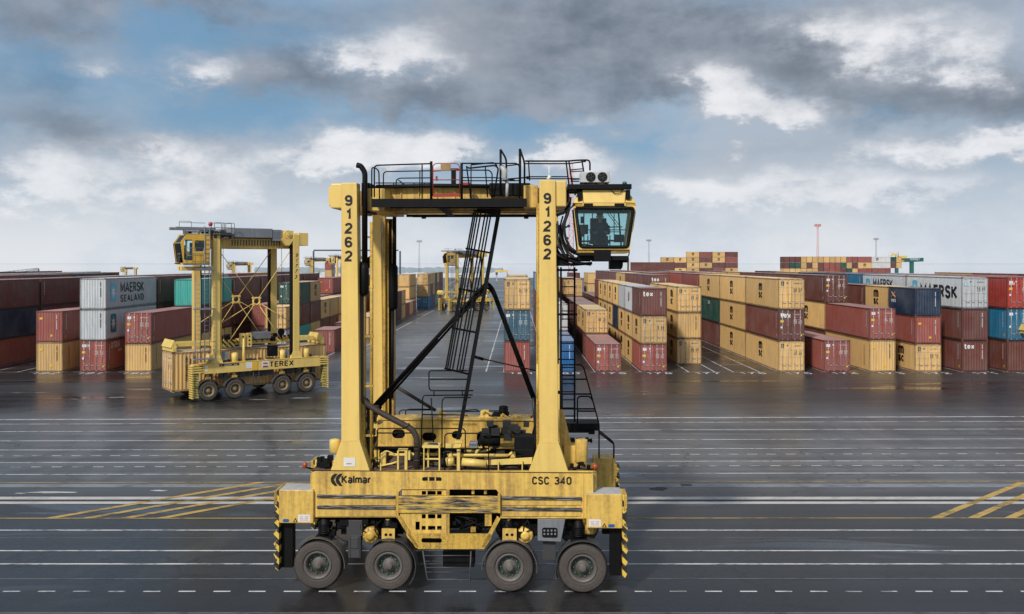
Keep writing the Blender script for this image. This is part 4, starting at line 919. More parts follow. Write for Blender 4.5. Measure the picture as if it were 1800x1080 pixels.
# ---- the large carrier in the foreground
TH1 = radians(-2.2); F1 = Frame(-2.0, 28.62, TH1)
W1_ = 5.25
def main_carrier():
    F = F1; root = empty('straddle_carrier', (F.o.x, F.o.y, 0), TH1, 'big yellow straddle carrier numbered 91262 nearest the camera, empty, cab at its right', 'straddle carrier')
    P = F.poly
    # side sills: near one from the photo, far one its mirror
    def sill(far):
        def Y(a, b): return (a, b) if not far else (W1_-b, W1_-a)
        zf = lambda l: l
        outer = P([(544, 836), (553, 829), (1043, 829), (1043, 913), (879, 913), (879, 872), (872, 862), (704, 862), (697, 870), (697, 911), (551, 911), (544, 905)])
        ox = [min(q[0] for q in outer), max(q[0] for q in outer)]
        hx = F.xz(741, 840); hx2 = F.xz(776, 848)
        hole = rrect(hx[0], hx2[0], hx2[1], hx[1], .07)
        fp = pobj('side_sill', plate(outer, [hole], .03, M['yel']), root, .10 if not far else W1_-.13)
        b = MB(); z0 = F.xz(600, 911)[1]; z1 = F.xz(600, 829)[1]; xl, xr = F.xz(545, 880)[0], F.xz(1042, 880)[0]; xm0, xm1 = F.xz(697, 880)[0], F.xz(879, 880)[0]; zm = F.xz(700, 862)[1]
        b.box(xl+.02, xm0-.02, *Y(.135, .70), z0+.01, z1-.02); b.box(xm1+.02, xr-.02, *Y(.135, .70), z0+.01, z1-.02); b.box(xm0-.02, xm1+.02, *Y(.135, .70), zm+.01, z1-.03)
        b.box(xl, xr, *Y(.12, .95), z1-.02, z1, 1)
        b.box(xl, xr, *Y(.085, .11), z1-.005, z1+.012, 2)  # black strip paints the shadow line along the sill's top edge
        for xd in (F.xz(741, 0)[0]+.20, F.xz(741, 0)[0]+.41): b.box(xd-.02, xd+.02, *Y(.11, .13), z1-.36, z1-.18)
        b.obj('sill_box', [M['yel'], M['deck'], M['black']], fp)
        if not far:
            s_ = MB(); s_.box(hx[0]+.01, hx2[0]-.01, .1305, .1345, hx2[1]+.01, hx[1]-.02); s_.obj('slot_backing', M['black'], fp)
            s_ = MB(); [s_.box(F.xz(px, 0)[0]-.006, F.xz(px, 0)[0]+.006, .094, .101, z0+.02, z1-.02) for px in (572, 1026)]; s_.obj('weld_seam', M['yelworn'], fp)
        if not far:
            for x0, x1 in ((556, 694), (882, 1023)):
                r = MB(); a = F.xz(x0, 873)[0]; c_ = F.xz(x1, 873)[0]
                for ya, yb in ((871, 877), (890, 896)):
                    r.prism([(a, F.xz(600, yb)[1]), (c_, F.xz(600, yb)[1]), (c_, F.xz(600, ya)[1]), (a, F.xz(600, ya)[1])], .04, .099)
                r.obj('rub_rail', M['rubdark'], fp, bevel=.015)
            for x0 in (556, 882):
                r = MB()
                for ya, yb in ((877.5, 889.5), (897, 909)): r.prism(P([(x0, yb), (x0+139, yb), (x0+139, ya), (x0, ya)]), .075, .099)
                r.obj('sill_panel', M['yel'], fp)
            mobj('lettering', text_mesh('Kalmar', .26, M['text'], .20, .003, .97, .5), fp, (F.xz(599, 850)[0], .095, F.xz(598, 851.5)[1]))
            k = MB()
            for dx in (0, .155):
                x0, zc = F.xz(579, 845)[0]+dx, F.xz(579, 845)[1]
                k.prism([(x0, zc), (x0+.13, zc+.19), (x0+.235, zc+.19), (x0+.12, zc), (x0+.235, zc-.19), (x0+.13, zc-.19)] if False else
                        [(x0+.02, zc+.05), (x0+.06, zc+.13), (x0+.14, zc+.19), (x0+.23, zc+.19), (x0+.115, zc+.01), (x0+.23, zc-.19), (x0+.14, zc-.19), (x0+.05, zc-.11), (x0+.02, zc-.04)], .093, .099)
            k.obj('emblem', M['text'], fp)
            mobj('lettering', text_mesh('CSC 340', .25, M['text'], .20, .003, .92, 1.1), fp, (F.xz(935, 853)[0], .095, F.xz(935, 853.4)[1]))
        return fp
    sill(False); sill(True)
    # end boxes
    def endbox(pxs, pys, far, dx=0.0):
        x0, x1 = F.xz(pxs[0], 880)[0], F.xz(pxs[1], 880)[0]; z0, z1 = F.xz(600, pys[1])[1], F.xz(600, pys[0])[1]
        y0, y1 = (.0, .85) if not far else (W1_-.85, W1_)
        b = MB(); b.box(x0, x1, y0, y1, z0, z1)
        o = b.obj('end_box', M['yel'], root, bevel=.02)
        t = MB(); t.box(x0+.02, x1-.02, y0+.02, y1-.02, z1+.001, z1+.02); t.obj('top_plate', M['lgrey'], o)
        return x0, x1, z0, z1, o
    for far in (False, True):
        for pxs, pys, s in (((490, 551), (863, 921), -1), ((1031, 1094), (865, 924), 1)):
            x0, x1, z0, z1, eb = endbox(pxs, pys, far)
            y0 = 0 if not far else W1_-.85; ye = x0 if s < 0 else x1
            # hazard guard with saw-tooth rubber fins
            gd = MB(); zb = .62 if s < 0 else .50
            gd.box(*sorted((ye-s*.02, ye-s*.36)), y0+.25, y0+.6, zb, z0-.001)
            go = gd.obj('hanging_guard', M['black'], eb)
            fn = MB(); nn = 7; dz = (z1-.25-zb)/nn
            fn.box(*sorted((ye+s*.002, ye+s*.05)), y0+.02, y0+.83, zb-.02, z1-.02)
            for i in range(nn+0):
                za = zb+dz*i; p = [(ye+s*.05, za), (ye+s*.05, za+dz*.85), (ye+s*.17, za+dz*.55), (ye+s*.10, za+dz*.1)]
                fn.prism(p, y0+.02, y0+.83)
            fn.obj('bumper_fins', M['stripe'], eb)
            cp = MB(); cp.box(*sorted((ye+s*.052, ye+s*.15)), y0, y0+.85, z1-.45, z1-.02); cp.obj('corner_cap', M['yelworn'], eb, bevel=.02)
            if not far:
                lb = MB(); xx = F.xz(524 if s < 0 else 1035, 910)[0]; lb.box(xx, xx+.37, -.004, 0, z0+.05, z0+.27); lb.obj('white_sign', M['white'], eb)
                lb = MB(); rnd = random.Random(3); dashes(lb, xx+.06, z0+.09, .26, .15, 3, 7, rnd, -.008); lb.obj('small_print', plain('faded_red_print', (.6, .3, .25)), eb)
                tx = F.xz(515 if s < 0 else 1058, 915)[0]; lb = MB(); lb.prism([(tx, z0+.03), (tx+.15, z0+.03), (tx+.075, z0+.17)], -.004, 0); lb.obj('warning_triangle', M['text'], eb)
                lb = MB(); lb.prism([(tx+.045, z0+.05), (tx+.105, z0+.05), (tx+.075, z0+.12)], -.006, -.0041); lb.obj('warning_triangle', M['ylab'], eb)
                bx = F.xz(497 if s < 0 else 1069, 915)[0]; lb = MB(); lb.prism(rrect(bx, bx+.2, z0+.03, z0+.13, .04), -.004, 0); lb.obj('blue_sign', CM['L'], eb)
    # columns with flared feet
    for far in (False, True):
        for px0, px1, dxp in ((598.5, 626, 0), (948, 976.5, 0)):
            x0, x1 = F.xz(px0, 600)[0], F.xz(px1, 600)[0]
            if far: x0 += .10; x1 += .10
            if far and px0 < 700: x1 = x0+.30
            ztop = F.xz(600, 321)[1] if px0 < 700 else F.xz(960, 316)[1]; zs = F.xz(600, 829)[1]; zf = F.xz(600, 776)[1]
            ya, yb = (.10, .62) if not far else (W1_-.62, W1_-.10)
            c = MB(); 
            # tapering: narrower at the top
            c.hull8([(x0, ya, zf), (x1+.09, ya, zf), (x1+.09, yb, zf), (x0, yb, zf)], [(x0, ya, ztop), (x1, ya, ztop), (x1, yb, ztop), (x0, yb, ztop)])
            co = c.obj('column', M['yelclean'], root, bevel=.02)
            f = MB(); k = .35
            f.hull8([(x0-.33, ya, zs+.002), (x1+.40, ya, zs+.002), (x1+.40, yb, zs+.002), (x0-.33, yb, zs+.002)], [(x0-.002, ya-.003, zf+.0), (x1+.092, ya-.003, zf), (x1+.092, yb, zf), (x0-.002, yb, zf)])
            f.obj('column_foot', M['yelclean'], co, bevel=.012)
            # weld lip and bolt dots
            l = MB(); l.box(x0-.006, x1+.10, ya-.008, yb+.005, zf-.012, zf+.012); l.obj('weld_seam', M['yelclean'], co)
            # inner channel guide for the hoist
            s = 1 if px0 < 700 else -1; xi = x1+.09 if s > 0 else x0
            g_ = MB(); y2 = yb-.12 if not far else ya-.05
            gx = sorted((xi, xi+s*.10)); g_.box(*gx, y2-.1, y2+.12, zs, ztop-.7); 
            g_.obj('guide_channel', M['yelworn'], co)
            if s > 0:
                if far: xi -= .06
                g2 = MB(); g2.tube([(xi+.30, (ya+yb)/2+.1, zs+.3), (xi+.30, (ya+yb)/2+.1, ztop-1.2)], .055, 8)
                for z in [zs+1+1.55*i for i in range(5)]: g2.box(xi+.1, xi+.36, (ya+yb)/2+.05, (ya+yb)/2+.15, z, z+.06)
                split_obj(g2, 'hydraulic_pipe', M['yelworn'], co)
                if far:
                    g3 = MB(); g3.box(xi+.12, xi+.26, ya-.02, yb-.1, zs, ztop-.9); g3.box(xi+.36, xi+.42, ya+.06, yb, zs, ztop-.9); g3.obj('hoist_guide', M['yelworn'], co)
                    g3 = MB(); g3.box(xi+.10, xi+.12, ya+.02, yb-.1, zs, ztop-.9); g3.box(xi+.26, xi+.36, ya+.1, yb, zs, ztop-.9); g3.obj('chain_channel', M['black'], co)
            if not far and px0 < 700 or not far:
                for i, dg_ in enumerate('91262'):
                    pyb = (362, 386.6, 411, 435.6, 460)[i]-(0 if px0 < 700 else 3.6)
                    tx = F.xz(611.5 if px0 < 700 else 962, pyb)
                    mobj('numeral', text_mesh(dg_, .34, M['text'], .21, .002, 1.0, 1, 'CENTER'), co, (tx[0], ya-.003, tx[1]))
            if not far and px0 < 700:
                w = F.xz(603, 806); lb = MB(); lb.box(w[0], w[0]+.36, ya-.012, ya-.006, w[1]-.27, w[1]); lb.obj('paper_notice', M['white'], co)
                lb = MB(); dashes(lb, w[0]+.09, w[1]-.2, .16, .06, 1, 5, random.Random(4), ya-.016); lb.obj('small_print', M['red'], co)
    # portal heads across the machine
    for px0, px1, pt, pb in ((579, 640, 322, 366), (977, 996, 318, 364)):
        x0, x1 = F.xz(px0, 340)[0], F.xz(px1, 340)[0]; z0, z1 = F.xz(600, pb)[1], F.xz(600, pt)[1]
        b = MB()
        if px0 < 700:
            b.box(x0, x0+.36, .14, W1_-.14, z0, z1); b.obj('portal_head', M['yelclean'], root, bevel=.04)
            b = MB(); b.box(x0-.08, x0-.002, .22, W1_-.22, z0+.08, z1-.12); b.obj('portal_end_plate', M['yelclean'], root, bevel=.01)
            b = MB(); b.box(x0+.9, x0+1.6, .63, W1_-.63, z0-.05, z1-.12); b.obj('cross_beam', M['yel'], root, bevel=.02)
        else:
            b.box(x0, x1, .16, W1_-.16, z0, z1); b.obj('portal_head', M['yelclean'], root, bevel=.04)
            b = MB(); b.box(x0-1.0, x0-.56, .63, W1_-.63, z0, z1-.1); b.obj('cross_beam', M['yel'], root, bevel=.02)
    # longitudinal girders
    xg0, xg1 = F.xz(633, 340)[0], F.xz(947, 340)[0]
    for far in (False, True):
        z1 = F.xz(700, 332.5, 1.8)[1]; z0 = z1-.72
        ya = 1.72 if not far else W1_-2.0
        b = MB(); b.box(xg0, xg1, ya+.05, ya+.35, z0, z1); b.box(xg0, xg1, ya, ya+.40, z1, z1+.03); b.box(xg0, xg1, ya, ya+.40, z0-.03, z0)
        go = b.obj('top_girder', M['yel'], root)
        st = MB()
        for i in range(9): x = xg0+.4+i*(xg1-xg0-.8)/8; st.box(x-.01, x+.01, ya, ya+.05, z0, z1)
        st.obj('stiffeners', M['yel'], go)
    # walkways
    for far in (False, True):
        zt = F.xz(700, 352, 0)[1]; x0, x1 = F.xz(653, 355)[0], F.xz(926, 355)[0]
        ya, yb = (-.02, 1.68) if not far else (W1_-1.55, W1_-.1)
        if far: zt -= .12; x1 += .3; x0 += .5
        b = MB(); b.box(x0, x1, ya, ya+.04, zt-.22, zt+.04); b.box(x0, x1, yb-.04, yb, zt-.16, zt); b.box(x0, x1, ya+.04, yb-.04, zt-.05, zt-.02, 1)
        for i in range(7): xx = x0+.2+i*(x1-x0-.4)/6; b.box(xx-.03, xx+.03, ya+.04, yb-.04, zt-.14, zt-.05)
        b.obj('walkway', [M['black'], M['dkgrey']], root)
    # cables, hoses and winch bits on the girders
    b = MB(); zt = F.xz(700, 328, 1.5)[1]
    b.tube([(xg0+.2, 1.6, zt), (xg0+2.2, 1.6, zt+.03), (xg1-.2, 1.6, zt-.02)], .07, 8); b.tube([(xg0+.2, 1.9, zt-.1), (xg1-.2, 1.9, zt-.08)], .05, 8)
    b.tube([(xg0+1.6, 3.3, zt+.1), (xg0+2.9, 3.3, zt+.16)], .09, 8); b.box(xg1-1.6, xg1-.3, 1.3, 1.9, zt-.3, zt+.08); b.box(xg0-.1, xg0+.15, .7, 2.0, zt-.9, zt+.05)
    b.box(F.xz(793, 300, 2)[0], F.xz(801, 300, 2)[0], 2.0, 2.15, zt-.2, F.xz(795, 299, 2)[1]); b.box(F.xz(789, 300, 2)[0], F.xz(806, 300, 2)[0], 1.95, 2.2, F.xz(795, 299, 2)[1], F.xz(795, 296.5, 2)[1])
    b.obj('winch_drum', M['black'], root)
    # thin details below the girders
    b = MB(); zb = F.xz(700, 374, 2.6)[1]
    b.box(xg0+.6, xg1-.1, 2.2, 3.0, zb-.02, zb+.12); b.hull8([F.p(770, 366, 1.5), F.p(785, 366, 1.5), F.p(800, 381, 1.5), F.p(788, 381, 1.5)], [F.p(770, 366, 2.2), F.p(785, 366, 2.2), F.p(800, 381, 2.2), F.p(788, 381, 2.2)])
    for px in (745, 925): b.hull8([F.p(px-4, 377, 4), F.p(px+4, 377, 4), F.p(px+4, 385, 4), F.p(px-4, 385, 4)], [F.p(px-4, 377, 4.3), F.p(px+4, 377, 4.3), F.p(px+4, 385, 4.3), F.p(px-4, 385, 4.3)])
    split_obj(b, 'under_beam_fittings', M['dkgrey'], root)
    # top railings (black) at the near walkway edge and beyond
    RG = {}; n0 = .0
    for pts, ly, r in (
        ([(658, 347), (658, 291), (758, 288)], n0, .024), ([(653.5, 346), (653.5, 293), (666, 299), (667, 350)], .1, .022), ([(674, 328), (674, 302), (757, 300.5)], .7, .02),
        ([(742, 350), (742, 290)], n0, .022), ([(738, 345), (738, 301)], .7, .018), ([(696, 325), (697, 316), (703, 313.5), (758, 313)], 3.5, .022), ([(700, 317), (708, 322), (708, 332)], 4.2, .02),
        ([(660, 322), (758, 322)], n0, .018), ([(758, 350), (758, 284)], n0, .045), ([(811.5, 350), (811.5, 287)], n0, .045),
        ([(812, 287.5), (908, 287.5), (913, 292), (913, 350)], n0, .022), ([(812, 299.5), (860, 299.5), (865, 305), (865, 350)], .7, .02), ([(812, 312.5), (870, 312.5), (905, 317)], 3.5, .02),
        ([(812, 318), (912, 318)], n0, .018), ([(820, 294), (825, 296), (870, 291), (876, 296), (868, 347)], .3, .026), ([(820, 292), (828, 350)], .3, .024), ([(853, 294), (857, 347)], .3, .022),
        ([(828, 350), (828, 290)], n0, .02), ([(828, 290), (868, 286), (874, 292)], .5, .022),
        ([(880, 345), (880, 263)], .2, .04), ([(880, 263), (890, 280), (890, 330)], .9, .03), ([(914, 345), (914, 262)], .2, .045), ([(914, 262), (922, 286), (922, 340)], .9, .035),
        ([(890, 292), (913, 289)], .5, .02), ([(893, 315), (930, 312)], .5, .022),
        ([(923, 283.5), (998, 283.5), (1015, 282), (1037, 281.5), (1037, 300)], 2.0, .028), ([(923, 288), (1000, 288), (1030, 284)], 2.6, .022), ([(925, 311), (998, 311)], 2.0, .02), ([(925, 314.5), (1018, 314.5)], 2.6, .02),
        ([(929, 284), (931, 318)], 2.0, .025), ([(995, 283.5), (1000, 325)], 2.0, .028), ([(1000, 283.5), (1006, 325)], 2.0, .028), ([(1023, 283), (1026, 302)], 2.0, .028),
        ([(1001, 299), (1025, 297)], 2.0, .018), ([(1003, 302), (1026, 301)], 2.6, .018), ([(1003, 316), (1020, 315)], 2.0, .02), ([(1003, 319), (1018, 319)], 2.6, .02)):
        RG.setdefault(sum(pts[0][0] > q for q in (759, 879, 922)), MB()).tube(fillet(F.line(pts, ly), .12), r, 6)
    for rg in RG.values(): split_obj(rg, 'top_railing', M['black'], root)
    R = MB()
    for i in range(1, 5): R.tube(F.line([(674+i*18, 323), (674+i*18, 330)], 3.6), .02, 5)
    R.obj('rope_guides', M['black'], root)
    rd = MB()
    for pts, r in (([(761, 345), (761, 291), (766, 287.5), (803, 287.5), (808, 292), (808, 347)], .016), ([(761, 301), (775, 300), (792, 299), (808, 299.5)], .022), ([(761, 316.5), (808, 316.5)], .016)): rd.tube(fillet(F.line(pts, -.03), .1), r, 6)
    rd.prism(P([(762, 347), (808, 346), (808, 340), (762, 341.5)]), -.05, -.02); rd.prism(P([(766, 318), (769, 318), (769, 310), (766, 310)]), -.05, 0.05); rd.box(F.xz(812, 325, 1.2)[0], F.xz(826, 325, 1.2)[0], 1.2, 1.4, F.xz(812, 325, 1.2)[1], F.xz(812, 321, 1.2)[1])
    rd.obj('red_gate', M['red'], root)
    wb = MB(); wb.prism(P([(775, 301), (792.5, 300), (792.5, 288), (775, 288)]), -.06, -.035); wb.obj('wooden_sign', M['wood'], root)
    sq = MB(); sq.tube(F.line([(881, 292), (887, 300), (886, 312), (891, 320)], .1), [.06, .10, .09, .05], 7); sq.tube(F.line([(892, 318), (891, 346)], .1), .05, 7); sq.obj('rag_bundle', M['lgrey'], root)
    # aerial on the right column
    a = MB(); a.tube(F.line([(965, 316), (965, 290)], .3), [.03, .008], 6); a.tube(F.line([(963, 316), (967, 309)], .3), .05, 6); a.obj('aerial', M['white'], root)
    # exhaust stacks and mufflers
    ex = MB(); ex.tube(fillet(F.line([(627, 290.5), (634, 292), (641.5, 303), (641.5, 465)], .42), .25), .085, 10); ex.tube(F.line([(640, 462), (640, 472), (640, 514), (640, 520)], .42), [.10, .155, .155, .08], 12)
    ex.tube(F.line([(693.5, 380), (693.5, 466)], W1_-.6), .07, 8); ex.tube(F.line([(691, 464), (691, 470), (691, 540), (691, 545)], W1_-.6), [.1, .17, .17, .1], 12); ex.tube(F.line([(690, 545), (689, 700)], W1_-.6), .06, 8)
    ex.hull8([F.p(632, 462, .5), F.p(655, 447, .5), F.p(655, 473, .5), F.p(632, 468, .5)], [F.p(632, 462, .6), F.p(655, 447, .6), F.p(655, 473, .6), F.p(632, 468, .6)])
    split_obj(ex, 'exhaust_stack', M['black'], root)
    ep = MB(); ep.tube(fillet(F.line([(635.5, 515), (635.5, 704), (662, 722), (725, 755), (733, 770), (733, 829)], .45), .3), .095, 10)
    for p, q in (((634, 665), (634, 668)), ((733, 777), (733, 779)), ((733, 808), (733, 810)), ((714, 747), (716, 750))): ep.tube(F.line([p, q], .45), .115, 10)
    ep.obj('exhaust_pipe', M['rustpipe'], root)
    # braces: black A-frame and thin struts
    br = MB(); LA = 1.9
    ap = [(856, 497)]
    for off, r in ((0, .068), (7, .04)):
        br.tube(fillet(F.line([(650+off*.8, 722+off), (846, 508+off), (856, 497+off), (866, 508+off), (944, 712+off*1.5)], LA+off*.03), .25), r, 8)
    br.tube(F.line([(652, 728), (700, 672), (770, 596)], LA+.3), .04, 6)
    br.hull8([F.p(640, 735, LA), F.p(664, 705, LA), F.p(672, 716, LA), F.p(660, 740, LA)], [F.p(640, 735, LA+.2), F.p(664, 705, LA+.2), F.p(672, 716, LA+.2), F.p(660, 740, LA+.2)])
    br.tube(F.line([(833, 627), (850, 632)], 1.6), .05, 6); br.tube(F.line([(848, 631), (951, 654)], 1.6), .022, 6)
    br.tube(F.line([(868, 510), (947, 730)], 2.6), .03, 6)
    split_obj(br, 'diagonal_brace', M['black'], root)
    b2 = MB(); b2.tube(F.line([(693, 678), (766, 722)], 3.6), .06, 8); b2.obj('thin_strut', M['rustpipe'], root)
    # inclined ladder with cage
    ld = MB(); top, bot = (877, 372), (804.5, 778)
    lp = lambda t, dx=0: (top[0]+(bot[0]-top[0])*t+dx, top[1]+(bot[1]-top[1])*t)
    for ly in (1.15, 1.6): ld.tube(F.line([lp(0), lp(1)], ly), .085, 4, smooth=False)
    for i in range(1, 26): q = lp(i/26); ld.tube([F.p(*q, 1.15), F.p(*q, 1.6)], .022, 6)
    ld.obj('inclined_ladder', M['black'], root)
    cg = MB()
    ct, cbm = (833, 862), (784, 819)
    for k, (f0, ly) in enumerate(((0, .9), (.10, .7), (.22, 1.75), (.38, .75), (.62, 1.9), (.78, .75), (.93, 1.85))):
        xt = 833+(866-833)*f0; xb = 783.5+(815-783.5)*f0
        cg.tube(F.line([(xt, 373), (xb, 648+8*f0)], ly), .034, 4, smooth=False)
    for (xa, ya_), (xb, yb_) in (((834, 371), (877, 378)), ((819.5, 437), (863, 445)), ((807, 508), (851, 516)), ((795.5, 577), (839, 585)), ((782, 648), (824, 658))):
        for l0 in (.72, 1.88): cg.bar(F.p(xa, ya_, l0), F.p(xb, yb_, 1.15 if l0 < 1 else 1.6), .055)
        cg.bar(F.p(xa, ya_, .72), F.p(xa, ya_, 1.88), .05)
    cg.tube(F.line([(832, 375), (788, 640)], 1.3), .012, 4)
    cg.hull8([F.p(838, 367, .9), F.p(880, 369, .9), F.p(880, 380, .9), F.p(838, 372, .9)], [F.p(838, 367, 1.7), F.p(880, 369, 1.7), F.p(880, 380, 1.7), F.p(838, 372, 1.7)])
    cg.obj('ladder_cage', M['black'], root)
    # lower railings around the deck
    LG = {}
    for pts, ly in (([(832, 687), (757, 687), (754, 682), (754, 655), (757, 652), (822, 652)], 1.5), ([(756, 667), (822, 667)], 1.5), ([(763, 687), (763, 697)], 1.5), ([(813, 687), (813, 697)], 1.5),
        ([(739, 829), (743, 699), (746, 695.5), (831, 694.5)], .9), ([(762, 778), (758, 700)], .9), ([(777, 829), (777, 705), (781, 699), (828, 699)], .7), ([(742, 729), (822, 730)], 4.2), ([(778, 723), (822, 723)], 3.5),
        ([(702, 735), (702, 724), (706, 721), (765, 721)], 4.9), ([(713, 735), (713, 722), (718, 719.5), (766, 719.5)], 4.9), ([(818, 722), (838, 720), (842, 724)], 4.9), ([(818, 724), (893, 722), (895, 735)], 4.9),
        ([(663, 783), (663, 757), (666, 753.5), (814, 753.5), (818, 758), (818, 829)], .5), ([(662, 761.5), (726, 761.5)], .5), ([(656, 829), (656, 790), (660, 786), (735, 786)], .2), ([(660, 788), (734, 788)], .9), ([(663, 757), (663, 829)], .5),
        ([(782, 829), (782, 766), (786, 762), (856, 762), (859, 767), (859, 829)], .12), ([(783, 789), (859, 789)], .12), ([(734, 783), (738, 783)], .5)):
        LG.setdefault((ly > 3, pts[0][0] > 770), MB()).tube(fillet(F.line(pts, ly), .10), .021, 6)
    for lr in LG.values(): split_obj(lr, 'deck_railing', M['black'], root)
    # engine deck equipment on the near sill
    zs = F.xz(700, 829)[1]
    dk = MB(); dk.box(F.xz(650, 829)[0], F.xz(930, 829)[0], .95, W1_-.95, zs-.5, zs-.45); dk.obj('engine_deck', M['deck'], root)
    # far engine housing with oval openings
    lyf = W1_-1.15
    outer = P([(664, 738), (941, 742), (941, 790), (664, 786)], lyf)
    holes = [rrect(*(sorted((F.xz(a, 0, lyf)[0], F.xz(b, 0, lyf)[0]))), *(sorted((F.xz(700, c_, lyf)[1], F.xz(700, d_, lyf)[1]))), .18) for a, b, c_, d_ in ((689, 712, 755, 771), (742, 767, 760, 775), (794, 812, 757, 771), (838, 862, 757, 780), (893, 917, 758, 768))]
    hp = pobj('engine_housing', plate(outer, holes, .03, M['yel']), root, lyf)
    b = MB(); xa, xb = outer[0][0], outer[1][0]; zt, zb2 = outer[0][1], F.xz(664, 815, lyf)[1]
    b.box(xa, xb, lyf-.05, W1_-.1, zt+.001, zt+.05); b.box(xa, xb, W1_-.4, W1_-.3, zb2, zt); b.box(xa+.02, xb, lyf+.2, lyf+.25, zb2, zt-.5, 2); b.box(xa, xb, lyf-.03, lyf-.0, zt-.95, zt-.88)  # black sheet stands in for the dark interior below the housing
    b.obj('housing_box', [M['yel'], M['yelworn'], M['black']], hp)
    # items standing along the housing top
    tp = MB(); rnd = random.Random(5)
    for px, py, w, h_ in ((770, 722, 8, 16), (845, 722, 14, 18), (905, 731, 12, 8), (868, 735, 20, 5), (815, 735, 8, 4), (880, 728, 7, 10), (925, 738, 5, 12), (720, 737, 4, 3), (690, 738, 3, 4), (795, 735, 3, 5)):
        a0, a1 = F.xz(px, py+h_, lyf+.5), F.xz(px+w, py, lyf+.5); tp.box(a0[0], a1[0], lyf+.4, lyf+.75, a0[1], a1[1])
        tp.tube([(a0[0]+.05, lyf+.3, a1[1]-.05), ((a0[0]+a1[0])/2, lyf+.3, a1[1]+.04), (a1[0]+.12, lyf+.35, a1[1]-.1)], .035, 6)
    for i in range(14):
        px = rnd.uniform(840, 925); q = F.p(px, 738, lyf+rnd.uniform(.1, .8)); tp.tube([q, (q[0]+rnd.uniform(.05, .3), q[1], q[2]+rnd.uniform(.05, .18)), (q[0]+rnd.uniform(.3, .6), q[1], q[2])], rnd.uniform(.015, .03), 5)
    split_obj(tp, 'pipe_fittings', M['ylight'], root, bevel=.01)
    def air_cleaner(px, pyt, pyb, ly, w=8):
        c = MB(); t_ = F.p(px, pyt, ly); b_ = F.p(px, pyb, ly); s = (t_[2]-b_[2])
        c.lathe([(0, .09), (s*.35, .09), (s*.36, .155), (s*.45, .17), (s*.75, .17), (s*.8, .15), (s*.85, .17), (s*.95, .15), (s, .05)], b_, 'z', 20)
        c.obj('intake_cap', M['black'], root)
    air_cleaner(885, 713, 737, lyf+.6); air_cleaner(867, 747, 775, .95)
    bl = MB(); ax = F.p(876, 772, .9); bl.lathe([(-.25, .12), (-.22, .22), (.35, .22), (.38, .18)], (F.p(858, 772, .9)[0], ax[1], ax[2]), 'x', 20)
    bl.tube(fillet(F.line([(858, 767), (848, 768), (843, 779), (850, 790)], .8), .15), .075, 10); bl.hull8([F.p(864, 780, .8), F.p(877, 780, .8), F.p(877, 787, .8), F.p(866, 792, .8)], [F.p(864, 780, 1.1), F.p(877, 780, 1.1), F.p(877, 787, 1.1), F.p(866, 792, 1.1)])
    bl.hull8([F.p(868, 724, lyf+.5), F.p(895, 724, lyf+.5), F.p(895, 735, lyf+.5), F.p(862, 735, lyf+.5)], [F.p(868, 724, lyf+.9), F.p(895, 724, lyf+.9), F.p(895, 735, lyf+.9), F.p(862, 735, lyf+.9)])
    split_obj(bl, 'air_filter', M['black'], root)
    bb = MB(); a0, a1 = F.xz(904, 791, .3), F.xz(939, 767, .3); bb.box(a0[0], a1[0], .25, .75, a0[1], a1[1]); bb.hull8([F.p(896, 790, .2), F.p(938, 791, .2), F.p(938, 804, .2), F.p(925, 803, .2)], [F.p(896, 790, .8), F.p(938, 791, .8), F.p(938, 804, .8), F.p(925, 803, .8)])
    bb.obj('battery_box', M['black'], root, bevel=.015)
    gb = MB(); a0, a1 = F.xz(825, 788, .7), F.xz(840, 777, .7); gb.box(a0[0], a1[0], .6, .9, a0[1], a1[1]); gb.obj('grey_valve_block', M['grey'], root, bevel=.02)
    yb_ = MB()
    def ybox(x0, x1, y0, y1, la, lb): a0, a1 = F.xz(x0, y1, la), F.xz(x1, y0, la); yb_.box(a0[0], a1[0], la, lb, a0[1], a1[1])
    for q in ((742, 773, 784, 788, .25, .8), (744, 746, 788, 828, .25, .32), (751, 754, 788, 825, .7, .8), (771, 773.5, 780, 828, .25, .32), (744, 772, 806, 808.5, .3, .34), (783, 811, 781, 788, .5, .7), (803, 808.5, 788, 829, .25, .5),
              (711, 716, 793, 829, .3, .4), (698, 701, 793, 828, .3, .4), (699, 716, 790.5, 793.5, .3, .5), (716, 721, 793, 809, .35, .45), (668, 670, 815, 829, .1, .14), (875, 877, 812, 829, .1, .16), (917, 919, 810, 829, .1, .16),
              (669, 678, 797, 818, .6, .8), (898, 906, 794, 805, .5, .7), (800, 813, 775, 779, .7, .9)): ybox(*q)
    yb_.hull8([F.p(855, 809, .2), F.p(936, 804, .2), F.p(934, 816, .2), F.p(857, 818, .2)], [F.p(855, 809, .4), F.p(936, 804, .4), F.p(934, 816, .4), F.p(857, 818, .4)])
    split_obj(yb_, 'step_frame', M['ylight'], root, bevel=.008)
    st = MB(); a0, a1 = F.xz(750, 785, .24), F.xz(770, 780, .24); st.hull8([F.p(748, 785.5, .26), F.p(772, 785.5, .26), F.p(769, 780, .7), F.p(754, 780, .7)], [F.p(748, 784, .26), F.p(772, 784, .26), F.p(769, 778.5, .7), F.p(754, 778.5, .7)]); st.obj('step_tread', M['dkgrey'], root)
    pi_ = MB()
